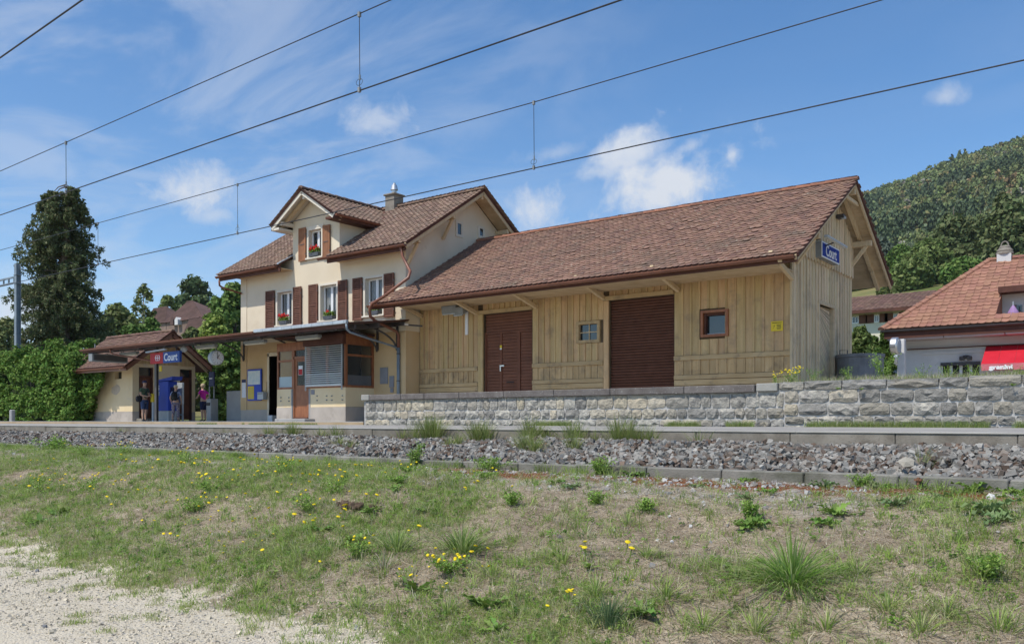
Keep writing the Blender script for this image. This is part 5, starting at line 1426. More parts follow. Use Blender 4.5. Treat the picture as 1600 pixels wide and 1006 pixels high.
c = A(181, 609, OY0 - .004); pts = [(c.x + .42 * cos(t) * RNG.uniform(.7, 1.1), OY0 - .006, c.z + .26 * sin(t) * RNG.uniform(.7, 1.1)) for t in np.linspace(0, 2 * pi, 14, endpoint=False)]
st.extrude(pts, (0, .005, 0)).build('bare_patch', stain, wc)

# ---- machines and boards on the platform
tm = thing('ticket_machine', (XA(256, 21), 21.1, GND), 'tall bright blue ticket machine with a pale base, standing under the canopy', 'ticket machine')
x0, x1, ty0 = XA(247.5, 20.9), XA(263, 20.9), 20.9
ty1 = YX(276, x1)
MB().box(x0, x1, ty0, ty1, GND, .44).build('base', lightgrey, tm, bevel=.01)
MB().box(x0 - .02, x1 + .02, ty0 - .02, ty1 + .02, .443, 1.76).build('cabinet', mach_blue, tm, bevel=.015)
MB().hexa([(x0, ty0 - .04, 1.765), (x1 + .34, ty0 - .04, 1.80), (x1 + .34, ty1 + .04, 1.80), (x0, ty1 + .04, 1.765), (x0, ty0 - .04, 1.83), (x1 + .42, ty0 - .04, 1.96), (x1 + .42, ty1 + .04, 1.96), (x0, ty1 + .04, 1.83)]).build('hood', mach_blue, tm)
MB().box(x1 + .02, x1 + .03, ty0 + .08, ty1 - .08, .85, 1.5).build('screen_panel', dark_blue, tm)
MB().lathe((x0 + .08, ty0 - .025, 1.56), [(0, 0), (.035, 0), (.035, .008), (0, .008)], 10, axis=(0, -1, 0)).box(x0 + .05, x0 + .11, ty0 - .03, ty0 - .022, 1.37, 1.50).build('symbol', white_s, tm)
MB().box(x0 + .05, x0 + .12, ty0 - .03, ty0 - .022, 1.12, 1.31).build('symbol_lines', lightgrey, tm)
ip = thing('info_pillar', (-33.6, 21.2, GND), 'slim light grey information pillar directly behind the woman with the black backpack', 'information pillar')
a, b = XA(276.5, 21.6), XA(284.5, 21.6)
MB().box(a, b, 21.6, 21.7, .75, 1.72).build('panel', lightgrey, ip, bevel=.01); MB().box(a, a + .06, 21.62, 21.68, GND, .75).box(b - .06, b, 21.62, 21.68, GND, .75).box(a, b, 21.63, 21.67, .25, .30).build('stand', lightgrey, ip)
sp_ = thing('platform_sign', (-31.0, 20.5, GND), 'dark blue upright sign on two thin posts by the shrubs left of the station wall', 'sign')
a, b = XA(327, 20.5), XA(335, 20.5)
MB().box(a, b, 20.47, 20.53, 1.42, 2.02).build('panel', dark_blue, sp_, bevel=.01)
for x in (a + .02, b - .02): MB().box(x - .02, x + .02, 20.48, 20.52, GND, 1.42).build('post', steel, sp_)
MB().box(a + .06, b - .1, 20.462, 20.468, 1.72, 1.76).build('arrow', white_s, sp_)
bn = MB().box(XA(323.8, 20.3), XA(331, 20.3), 20.25, 20.6, GND, .90).build('litter_bin', concrete, bevel=.02); tag(bn, 'slim grey litter box at the foot of the dark blue sign', 'litter bin')
MB().box(XA(324.6, 20.3), XA(330.2, 20.3), 20.235, 20.25, .62, .74).build('slot', black_s, bn)
cb_ = MB().box(XA(357, 20.9), HA - .06, 20.8, 21.2, -.2, 1.22).build('concrete_wall', concrete, bevel=.02); tag(cb_, 'short grey concrete wall beside the left corner of the station building', 'wall')
yb_ = A(249, 572, 18.4), A(252.6, 580, 18.4)
ys_ = MB().box(yb_[0].x, yb_[1].x, 18.39, 18.42, yb_[1].z, yb_[0].z).build('platform_plate', yellow_s); tag(ys_, 'little yellow plate on the canopy post left of the machine hood', 'sign')
MB().box(yb_[0].x - .12, yb_[0].x, 18.4, 18.41, yb_[1].z + .05, yb_[1].z + .08).build('arm', darksteel, ys_)
vb = A(238.5, 615, 20.4), A(242, 628, 20.4)
va = MB().box(vb[0].x, vb[1].x, 20.3, 20.5, vb[1].z, vb[0].z).build('ticket_validator', yellow_s, bevel=.01); tag(va, 'yellow ticket stamping box on its grey stand left of the blue machine', 'ticket validator')
MB().box(vb[0].x + .03, vb[1].x - .03, 20.34, 20.46, GND, vb[1].z).build('stand', lightgrey, va)
# notice boards on the station wall
a, b = A(389, 577.5, YF), A(410.6, 625.5, YF); lo = min(a.z, b.z)
nbd = MB().box(a.x, b.x, YF - .075, YF - .030, b.z, a.z).build('notice_board', mach_blue, bevel=.006); tag(nbd, 'big blue timetable board with a map and a yellow poster, on the ochre station wall', 'notice board')
wd, ht = b.x - a.x, a.z - b.z
MB().box(a.x + wd * .05, b.x - wd * .07, YF - .083, YF - .076, a.z - ht * .49, a.z - ht * .05).build('map_sheet', M('map_print', (.50, .62, .66), (.72, .74, .70), 6, .7), nbd)
MB().box(a.x + wd * .05, a.x + wd * .49, YF - .083, YF - .076, b.z + ht * .05, b.z + ht * .46).build('yellow_timetable', yellow_s, nbd)
pr = MB()
for i in range(9): pr.box(a.x + wd * .09, a.x + wd * .45, YF - .0845, YF - .0835, b.z + ht * (.08 + .04 * i), b.z + ht * (.09 + .04 * i))
pr.build('print_lines', plategrey, nbd)
a, b = A(379.3, 593, YF), A(385.6, 621, YF)
sp2 = MB().box(a.x, b.x, YF - .045, YF - .030, b.z, a.z).build('timetable_sheet', M('sheet_print', (.62, .64, .68), (.72, .73, .76), 20, .7)); tag(sp2, 'narrow white timetable sheet with a blue heading at the corner of the station wall', 'notice')
MB().box(a.x, b.x, YF - .049, YF - .046, a.z - .12, a.z).build('heading', dark_blue, sp2)
a, b = A(403.8, 612.6, YF - .2), A(413, 624, YF - .2)
lb = MB().box(a.x, b.x, YF - .26, YF - .08, b.z, a.z).build('letter_box', lightgrey, bevel=.01); tag(lb, 'grey letter box overlapping the lower corner of the blue timetable board', 'letter box')
MB().box(a.x + .03, b.x - .03, YF - .265, YF - .26, a.z - .07, a.z - .05).build('slot', black_s, lb)
a, b = A(413, 597, YF), A(418, 611, YF); tag(MB().box(a.x, b.x, YF - .05, YF, b.z, a.z).build('wall_box', ochre, bevel=.01), 'ochre cable box on the wall between the blue board and the recessed doorway', 'cable box')
a = A(425, 650, 19.6); tag(MB().box(a.x - .14, a.x + .14, 19.5, 19.8, GND, .20).build('kerb_box', lightgrey, bevel=.01), 'small pale box on the ground left of the glazed bay', 'box')

# ================================================================== CATENARY
def wire_pts(p, q, sag, n=24, ext=None):
    pts = []
    for i in range(n + 1):
        t = i / n; v = Vector(p) * (1 - t) + Vector(q) * t; v.z -= sag * 4 * t * (1 - t); pts.append(v)
    return pts
def wire(name, a, b, r, label, ext=(.25, .12)):
    a, b = Vector(a), Vector(b); d = b - a
    p = a - d * ext[0]; q = b + d * ext[1]
    o = MB().tube([p, a, (a + b) / 2, b, q], r, 6).build(name, wirem, smooth=True)
    return tag(o, label, 'overhead wire')
Y1w = 8.9; Y2w = 13.6
C1a, C1b = A(4, 335, Y1w), A(957, 5, Y1w)
wire('contact_wire', C1a, C1b, .0108, 'thicker lower wire of the upper left pair, crossing the sky above the dormer')
M1a, M1b = A(4, 266, Y1w), A(600, 5, Y1w)
wire('messenger_wire', M1a, M1b, .0082, 'upper wire of the left pair, leaving the top edge above the station building', ext=(.3, .3))
C2a, C2b = A(4, 446, Y2w), A(1597, 95, Y2w)
wire('contact_wire', C2a, C2b, .0112, 'lowest overhead wire, running in front of the dormer and above the shed ridge')
M2a, M2b = A(4, 390, Y2w), A(1362, 5, Y2w); M2m = A(834, 160, Y2w)
o = MB().tube([M2a - (M2m - M2a) * .3, M2a, M2m, M2b, M2b + (M2b - M2m) * .4], .0095, 6).build('messenger_wire', wirem, smooth=True)
tag(o, 'thin overhead wire leaving the top edge at the right, above the shed', 'overhead wire')
wire('feeder_wire', A(4, 88, 6.0), A(122, 5, 6.0), .013, 'short stretch of overhead wire in the top left corner of the sky', ext=(3.5, 2.5))
def on(a, b, px, Y):     # height of the wire a-b at this column
    x = XA(px, Y); t = (x - a.x) / (b.x - a.x); return Vector(a).lerp(Vector(b), t)
for (px, ma, mb_, ca, cb2, Y, lab) in ((103, M1a, M1b, C1a, C1b, Y1w, 'dropper wire hanging at the far left in front of the big dark conifer'), (561.5, M1a, M1b, C1a, C1b, Y1w, 'long dropper wire near the top centre-left, with a looped clip at its foot'),
                                     (153, M2a, M2m, C2a, C2b, Y2w, 'short faint dropper wire just right of the dark conifer'), (371, M2a, M2m, C2a, C2b, Y2w, 'dropper wire hanging left of the dormer'), (834, M2a, M2m, C2a, C2b, Y2w, 'dropper wire hanging between the house gable and the shed ridge')):
    t, b = on(ma, mb_, px, Y), on(ca, cb2, px, Y)
    dr_ = thing('dropper', b[:], lab, 'dropper wire')
    MB().tube([t, b + Vector((.01, 0, .2)), b], .006, 5).build('rod', wirem, dr_)
    MB().box(t.x - .022, t.x + .022, t.y - .02, t.y + .02, t.z - .05, t.z + .025).build('clamp', steel, dr_)
    MB().box(b.x - .02, b.x + .02, b.y - .02, b.y + .02, b.z - .025, b.z + .05).build('clamp', steel, dr_)
    MB().tube([b + Vector((.07 * cos(t_), 0, .13 + .05 * sin(t_))) for t_ in np.linspace(0, 2 * pi, 13)], .004, 4, cap=False).build('loop', wirem, dr_)
    MB().tube([b + Vector((.01, 0, .16)), b + Vector((.01, 0, .24))], .016, 6).build('connector', galv, dr_)
# mast at the far left
my = 23.6; mx_ = XA(27.5, 23.6)
mast = thing('catenary_mast', (mx_, my, -.3), 'grey steel catenary mast with a lattice arm, standing before the big conifer', 'mast')
zt = ZA(28, 412, my)
MB().box(mx_ - .15, mx_ + .15, my - .14, my - .12, -.9, zt).box(mx_ - .15, mx_ + .15, my + .12, my + .14, -.9, zt).box(mx_ - .01, mx_ + .01, my - .12, my + .12, -.9, zt).build('mast_post', galv, mast)
z1_, z2_ = ZA(20, 433.5, my), ZA(20, 442.5, my)
MB().box(mx_ - 9, mx_ - .15, my - .05, my + .05, z1_ - .05, z1_ + .05).box(mx_ - 9, mx_ - .15, my - .05, my + .05, z2_ - .05, z2_ + .05).build('arm_chord', galv, mast)
x = mx_ - .5
while x > mx_ - 9: MB().box(x - .04, x + .04, my - .04, my + .04, z2_ + .05, z1_ - .05).build('arm_strut', galv, mast); x -= .75
MB().box(mx_ - .18, mx_ + .18, my - .18, my + .18, z2_ - .12, z2_ - .06).box(mx_ - .18, mx_ + .18, my - .18, my + .18, z1_ + .06, z1_ + .10).build('arm_bracket', galv, mast)
# small post by the hedge
tag(MB().box(XA(17.5, 18.2), XA(21, 18.2), 18.1, 18.3, -.1, ZA(19, 640, 18.2)).build('marker_post', concrete, bevel=.04), 'short pale marker post at the foot of the hedge', 'post')

# ================================================================== HOUSES AT THE RIGHT
rh = thing('hipped_house', (3, 38, 0), 'white house with a large orange-red hipped tile roof at the right edge', 'house')
ex0, ey, ez = XA(1377, 34), 34.0, ZA(1400, 513.5, 34)
ry, rx0, rz = 39.0, XA(1545, 39), ZA(1560, 406.5, 39)
WY = 34.9
wx0 = XA(1414, WY)
m = MB(); wn_ = (XA(1470, WY), XA(1532, WY), ZA(1500, 588, WY), ZA(1500, 570, WY))
wall_with_holes(m, wx0, 16, -.2, 3.05, WY, WY + .3, [wn_]); m.box(wx0, wx0 + .3, WY + .3, 44, -.2, 3.05)
m.build('wall', whitewall, rh)
MB().box(wx0 + .6, 16, WY - .04, WY + .0, ZA(1500, 552, WY), ZA(1500, 548, WY)).build('wall_band', whitewall, rh)
sof = M('soffit_pink', (.50, .40, .38), (.55, .45, .43), 2, .8)
x = ex0 + .2
while x < 15:
    MB().box(x, x + 1.9, ey + .05, WY, ez - .42, ez - .36).build('soffit_panel', sof, rh); x += 1.94
MB().box(ex0 + .1, 16, ey, ey + .06, ez - .36, ez - .05).build('fascia_board', fascia, rh)
MB().box(wx0 + .1, 16, WY - .12, WY - .0, ez - .75, ez - .72).build('wall_trim', fascia, rh)
gutter(rh, (ex0, ey - .06, ez - .05), (16, ey - .06, ez - .05), r=.08, mat=darksteel, clips=False)
# wall corner pillar and panes
MB().box(XA(1402, 33.6), XA(1413, 33.6), 33.6, 33.9, -.2, 3.0).build('corner_pillar', whitewall, rh, bevel=.02)
fr = MB(); n_ = 4; w_ = (wn_[1] - wn_[0]) / n_
for i in range(n_ + 1): xx = wn_[0] + w_ * i; fr.box(xx - .05, xx + .05, WY + .1, WY + .16, wn_[2], wn_[3])
fr.build('window_frame', whitep, rh)
for i in range(n_): MB().box(wn_[0] + w_ * i + .05, wn_[0] + w_ * (i + 1) - .05, WY + .12, WY + .13, wn_[2], wn_[3]).build('pane', glass, rh)
MB().box(wn_[0], wn_[1], WY - .06, WY + .02, wn_[3] - .02, wn_[3] + .10).build('window_head', darksteel, rh)
hsl = (rz - ez) / (ry - ey); xe2 = 17.0; rx1 = xe2 - (rx0 - ex0)
r_ = MB()
def rzh(y): return ez + hsl * (y - ey) - .02
def rxh(y): return ex0 + (rx0 - ex0) * (y - ey) / (ry - ey)
q0, q1 = XA(1549, 34.4), XA(1566, 36.3)
r_.poly([(ex0, ey, rzh(ey)), (xe2, ey, rzh(ey)), (xe2, 34.4, rzh(34.4)), (rxh(34.4), 34.4, rzh(34.4))]).poly([(rxh(34.4), 34.4, rzh(34.4)), (q0, 34.4, rzh(34.4)), (q1, 36.3, rzh(36.3)), (rxh(36.3), 36.3, rzh(36.3))]).poly([(rxh(36.3), 36.3, rzh(36.3)), (xe2, 36.3, rzh(36.3)), (rx1, ry, rzh(ry)), (rx0, ry, rzh(ry))])
r_.poly([(q0, 34.4, ez + .02), (q0 + 9, 34.4, ez + .02), (q1 + 9, 36.4, ez + .02), (q1, 36.4, ez + .02)]).poly([(q0, 34.4, rzh(34.4)), (q1, 36.3, rzh(36.3)), (q1, 36.3, ez), (q0, 34.4, ez)])
r_.poly([(ex0, ey, ez - .02), (rx0, ry, rz - .02), (ex0, 2 * ry - ey, ez - .02)]).poly([(xe2, 2 * ry - ey, ez - .02), (ex0, 2 * ry - ey, ez - .02), (rx0, ry, rz - .02), (rx1, ry, rz - .02)]).poly([(xe2, ey, ez - .02), (xe2, 2 * ry - ey, ez - .02), (rx1, ry, rz - .02)])
rho = r_.build('roof', tile_new, rh)
dmx0 = XA(1556, 36.0); dmz0 = 3.45
DRY = 35.2
def mask_r(p):
    t = (p.y - ey) / (ry - ey)
    if p.x < ex0 + (rx0 - ex0) * t + .03: return False
    lx = XA(1549, 34.4) + (XA(1566, 36.3) - XA(1549, 34.4)) * (p.y - 34.4) / 1.9
    if p.x > lx and 34.3 < p.y < 36.3: return False
    return p.x < 3.5
tile_field(rho, (ex0, ey - .03, ez), (1, 0, 0), (0, 1, hsl), 12.5, (ry - ey) * sqrt(1 + hsl ** 2), .24, .30, tile_new, 'pan', mask_r, parts=300)
ridge_tiles(rho, (ex0, ey, ez + .02), (rx0, ry, rz + .03), tile_new, r=.12, step=.38)
ridge_tiles(rho, (rx0, ry, rz + .04), (4, ry, rz + .04), tile_new, r=.12, step=.42)
# dormer recess at the right edge: white cheeks and a door
q0, q1 = XA(1549, 34.4), XA(1566, 36.3)
MB().hexa([(q0, 34.45, ez + .05), (q0 + 6, 34.45, ez + .05), (q0 + 6, 34.5, ez + .05), (q0, 34.5, ez + .05), (q0, 34.45, ez + .20), (q0 + 6, 34.45, ez + .20), (q0 + 6, 34.5, ez + .20), (q0, 34.5, ez + .20)]).build('balcony_kerb', darksteel, rh)
MB().box(XA(1558, 36.4), 3, 36.35, 36.5, ez, ez + hsl * 2.3 + .02).build('dormer_wall', whitewall, rh)
MB().box(XA(1588, 36.3), XA(1597, 36.3), 36.28, 36.35, ZA(1590, 501, 36.3), ZA(1590, 477, 36.3)).build('dormer_door', glass, rh)
MB().box(XA(1586.5, 36.3), XA(1588, 36.3), 36.26, 36.35, ZA(1590, 501, 36.3), ZA(1590, 476, 36.3)).build('door_frame', redwood, rh)
MB().box(XA(1562, 36.1), 3, 35.7, 36.35, ez + hsl * 2.1, ez + hsl * 2.1 + .22).build('dormer_eave', fascia, rh)
cp_ = A(1570, 407, ry)
ch2 = MB().box(cp_.x - .25, cp_.x + .25, ry - .25, ry + .25, rz - .3, rz + .20).build('chimney', whitewall, rh)
MB().lathe((cp_.x, ry, rz + .20), [(.32, 0), (.32, .05), (.27, .10), (.29, .12), (.28, .17), (.20, .25), (.21, .27), (.17, .33), (.10, .35), (0, .36)], 20).build('chimney_cap', chimstone, ch2)
MB().tube([Vector((cp_.x + .13 * cos(a), ry, rz + .52 + .20 * sin(a))) for a in np.linspace(0, pi, 12)], .028, 7).build('chimney_loop', chimstone, ch2)
pp = A(1583, 486, 35.4)
par = thing('parasol', (pp.x, 35.4, ez + .3), 'small folded mauve parasol on the balcony of the hipped house', 'parasol')
MB().lathe((pp.x, 35.4, pp.z - .05), [(.20, -.10), (.18, 0), (.08, .18), (.02, .26), (0, .27)], 10).build('cloth', pinkpar, par); MB().tube([(pp.x, 35.4, ez + .2), (pp.x, 35.4, pp.z + .35)], .02, 6).build('pole', lightgrey, par)
# awning
aw = thing('awning', (XA(1560, 33.5), 34.0, 1.5), 'bright red sloping awning with a pale printed valance on the white house', 'awning')
at0, ab0 = XA(1541, WY), XA(1533, 33.2)
zt_, zb_ = ZA(1560, 540, WY), ZA(1560, 568, 33.2); zv = ZA(1560, 578.5, 33.2)
for i in range(14):
    w_ = .5; x0 = at0 + i * w_; x0b = ab0 + i * w_
    MB().hexa([(x0b, 33.2, zb_), (x0b + w_ - .006, 33.2, zb_), (x0 + w_ - .006, WY, zt_), (x0, WY, zt_), (x0b, 33.2, zb_ + .01), (x0b + w_ - .006, 33.2, zb_ + .01), (x0 + w_ - .006, WY, zt_ + .01), (x0, WY, zt_ + .01)]).build('awning_strip', awn_red, aw)
V, Fq = [], []
n = 100; L_ = 7.0
for i in range(n + 1):
    x = ab0 + L_ * i / n; V += [(x, 33.19 + .012 * sin(i * .9), zb_ + .004), (x, 33.18 + .02 * sin(i * .9), zv + .012 * abs(sin(i * pi / 7)))]
    if i: Fq.append((2*i-2, 2*i-1, 2*i+1, 2*i))
mm = MB(); mm.v, mm.f = V, Fq; mm.build('valance', awn_pink, aw)
text('lettering', 'granini', .20, white_s, aw, facing((0, -1, 0), (XA(1564, 33.15), 33.12, (zb_ + zv) / 2 - .01)), cond=1.3, bold=.012)
# round double-faced lamp sign on its post
rs_ = A(1399, 540.5, 33.1); Rr = 13.5 / F * (rs_.x * -S + rs_.y * C_)
rsn = thing('round_sign', rs_[:], 'round silver-rimmed light sign seen almost edge-on, beside the white house corner', 'sign')
nn = Vector((1, -.06, 0)).normalized()
MB().lathe(rs_ - nn * .13, [(0, 0), (Rr * .9, .0), (Rr, .04), (Rr, .22), (Rr * .9, .26), (0, .26)], 28, axis=nn).build('rim', chrome, rsn)
for s_ in (1, -1): MB().lathe(rs_ + nn * .128 * s_, [(0, 0), (Rr * .82, 0), (Rr * .7, .02), (0, .03)], 28, axis=nn * s_).build('sign_face', lightgrey, rsn)
MB().tube([rs_ + Vector((.05, .05, 0)), (XA(1406, 33.65), 33.65, rs_.z)], .03, 6).build('sign_arm', steel, rsn)
spt = A(1509, 560, WY - .1)
tag(MB().box(spt.x - .2, spt.x - .04, WY - .2, WY - .02, spt.z - .06, spt.z + .08).box(spt.x + .04, spt.x + .2, WY - .2, WY - .02, spt.z - .06, spt.z + .08).box(spt.x - .1, spt.x + .1, WY - .1, WY, spt.z + .02, spt.z + .12).build('twin_spotlight', darksteel, bevel=.02), 'dark twin spotlight on the white wall above the strip window', 'spotlight')

# pale blue annex and lemon house behind
an = thing('pale_blue_annex', (XA(1390, 38), 38, 0), 'pale blue annex wall just left of the round sign', 'annex')
ax0, ax1 = XA(1378, 38), XA(1416, 38)
MB().box(ax0, ax1, 38, 42, -.2, ZA(1390, 527, 38)).build('wall', bluewall, an); MB().box(ax0 - .05, ax0 + .12, 37.9, 38, -.2, ZA(1390, 526, 38)).build('corner_trim', whitep, an)
MB().box(ax0 + .3, ax1, 37.7, 38, ZA(1390, 572, 38), ZA(1390, 560, 38)).build('balcony_front', plategrey, an); MB().box(ax0 + .7, ax1 - .3, 37.95, 37.99, ZA(1390, 590, 38), ZA(1390, 583, 38)).build('window', glass, an)
LY = 62.0
lh = thing('lemon_house', (XA(1350, LY), LY, 0), 'pale lemon house with brown shutters, seen between the shed gable and the hipped roof', 'house')
lx0, lx1 = XA(1290, LY), XA(1424, LY); lz = ZA(1350, 489, LY)
MB().box(lx0, lx1, LY, LY + 8, -.5, lz).build('wall', yellowwall, lh)
e0, e1 = ZA(1350, 486.5, LY - .8), ZA(1350, 464, LY + 4)
lr = MB(); lr.hexa([(lx0 - .6, LY - .8, e0), (lx1 + .8, LY - .8, e0), (lx1 + .8, LY + 4, e1 - .1), (lx0 - .6, LY + 4, e1 - .1), (lx0 - .6, LY - .8, e0 + .1), (lx1 + .8, LY - .8, e0 + .1), (lx1 + .8, LY + 4, e1), (lx0 - .6, LY + 4, e1)])
lr.hexa([(lx0 - .6, LY + 4, e1 - .1), (lx1 + .8, LY + 4, e1 - .1), (lx1 + .8, LY + 9, e0), (lx0 - .6, LY + 9, e0), (lx0 - .6, LY + 4, e1), (lx1 + .8, LY + 4, e1), (lx1 + .8, LY + 9, e0 + .1), (lx0 - .6, LY + 9, e0 + .1)])
lro = lr.build('roof', tile_old, lh)
tile_field(lro, (lx0 - .6, LY - .82, e0 + .1), (1, 0, 0), (0, 4.8, e1 - e0 - .1), lx1 - lx0 + 1.4, 5.0, .30, .33, tile_old, 'pan')
MB().box(lx0 - .6, lx1 + .8, LY - .84, LY - .78, e0 - .12, e0 + .1).build('fascia_board', fascia, lh)
for (a, b) in ((1331, 1342), (1366, 1374), (1396, 1404)):
    z0_, z1__ = ZA(1370, 503.5, LY), ZA(1370, 491.5, LY)
    x0, x1 = XA(a, LY), XA(b, LY)
    wv = MB().box(x0, x1, LY - .03, LY + .02, z0_, z1__).build('window', whitep, lh); MB().box(x0 + .08, (x0 + x1) / 2 - .03, LY - .04, LY - .03, z0_ + .08, z1__ - .08).box((x0 + x1) / 2 + .03, x1 - .08, LY - .04, LY - .03, z0_ + .08, z1__ - .08).build('pane', glass, wv)
    for (u, v) in ((x0 - .55, x0 - .02), (x1 + .02, x1 + .55)): MB().box(u, v, LY - .06, LY - .01, z0_ - .03, z1__ + .03).build('window_shutter', shut, lh)

# manor with brown roofs beyond the trees at the left
MY = 85.0
mn = thing('manor_house', (XA(270, MY), MY, 0), 'old manor with steep dark brown tiled roofs among the trees behind the canopy', 'manor')
roofm = M('manor_tiles', (.10, .062, .052), (.15, .090, .075), .8, .95, .6, 8, dirt=(.09, .06, .05), dscale=.5)
def Z(px, py, Y=MY): return ZA(px, py, Y)
mw = M('manor_wall', (.20, .14, .11), (.27, .20, .16), .5, .95)
zb_ = Z(270, 505)
def hip(px0, px1, pr0, pr1, pe, pt, Y, Dp, nm):
    x0, x1, a, b = XA(px0, Y), XA(px1, Y), XA(pr0, Y + Dp / 2), XA(pr1, Y + Dp / 2); ze, zt = Z((px0 + px1) / 2, pe, Y), ZA((pr0 + pr1) / 2, pt, Y + Dp / 2)
    m = MB(); m.poly([(x0, Y, ze), (x1, Y, ze), (b, Y + Dp / 2, zt), (a, Y + Dp / 2, zt)]).poly([(x0, Y, ze), (a, Y + Dp / 2, zt), (x0, Y + Dp, ze)]).poly([(x1, Y, ze), (x1, Y + Dp, ze), (b, Y + Dp / 2, zt)]).poly([(x0, Y + Dp, ze), (a, Y + Dp / 2, zt), (b, Y + Dp / 2, zt), (x1, Y + Dp, ze)])
    r_ = m.build('roof', roofm, mn)
    k = 16; d = (zt - ze)
    for i in range(1, k):
        t = i / k; MB().bar((x0 + (a - x0) * t, Y + Dp / 2 * t - .04, ze + d * t), (x1 + (b - x1) * t, Y + Dp / 2 * t - .04, ze + d * t), .09, .09).build('tile_course', roofm, r_)
    MB().tube([(a, Y + Dp / 2, zt), (b, Y + Dp / 2, zt)], .14, 6).build('ridge', roofm, r_)
    MB().box(x0 + .4, x1 - .4, Y + .4, Y + Dp - .4, -.5, ze).build('wall', mw, mn)
hip(218, 258, 240, 262, 506, 481, MY + 1, 7, 0)
hip(255, 318, 292, 302, 500, 471, MY, 9, 1)
hip(285, 332, 296, 312, 522, 497, MY - 3, 6, 2)
for px in (269, 276):
    p = A(px, 500, MY - .3); MB().extrude([(p.x - .5, MY - .4, Z(px, 508)), (p.x + .5, MY - .4, Z(px, 508)), (p.x + .5, MY - .4, Z(px, 500)), (p.x, MY - .4, Z(px, 496)), (p.x - .5, MY - .4, Z(px, 500))], (0, 2, 0)).build('dormer', whitewall if px == 276 else roofm, mn)

# ================================================================== PEOPLE
skinm = M('skin', (.55, .33, .23), (.60, .37, .26), 8, .55)
def skinmesh(name, J, E_, mat, parent, M4, root=0, sub=2):
    me = bpy.data.meshes.new(name); me.from_pydata([tuple(M4 @ Vector(p[:3])) for p in J], E_, []); me.update(); me.materials.append(mat)
    o = bpy.data.objects.new(name, me); COL.objects.link(o); adopt(o, parent)
    md = o.modifiers.new('skin', 'SKIN'); md.use_smooth_shade = True
    if not me.skin_vertices:
        raise RuntimeError('no skin layer')
    sc_ = M4.to_scale()[0]
    for i, p in enumerate(J):
        r = p[3]; me.skin_vertices[0].data[i].radius = (r * sc_, (p[4] if len(p) > 4 else r) * sc_)
    me.skin_vertices[0].data[root].use_root = True
    sd = o.modifiers.new('subdivision', 'SUBSURF'); sd.levels = sub; sd.render_levels = sub
    return o

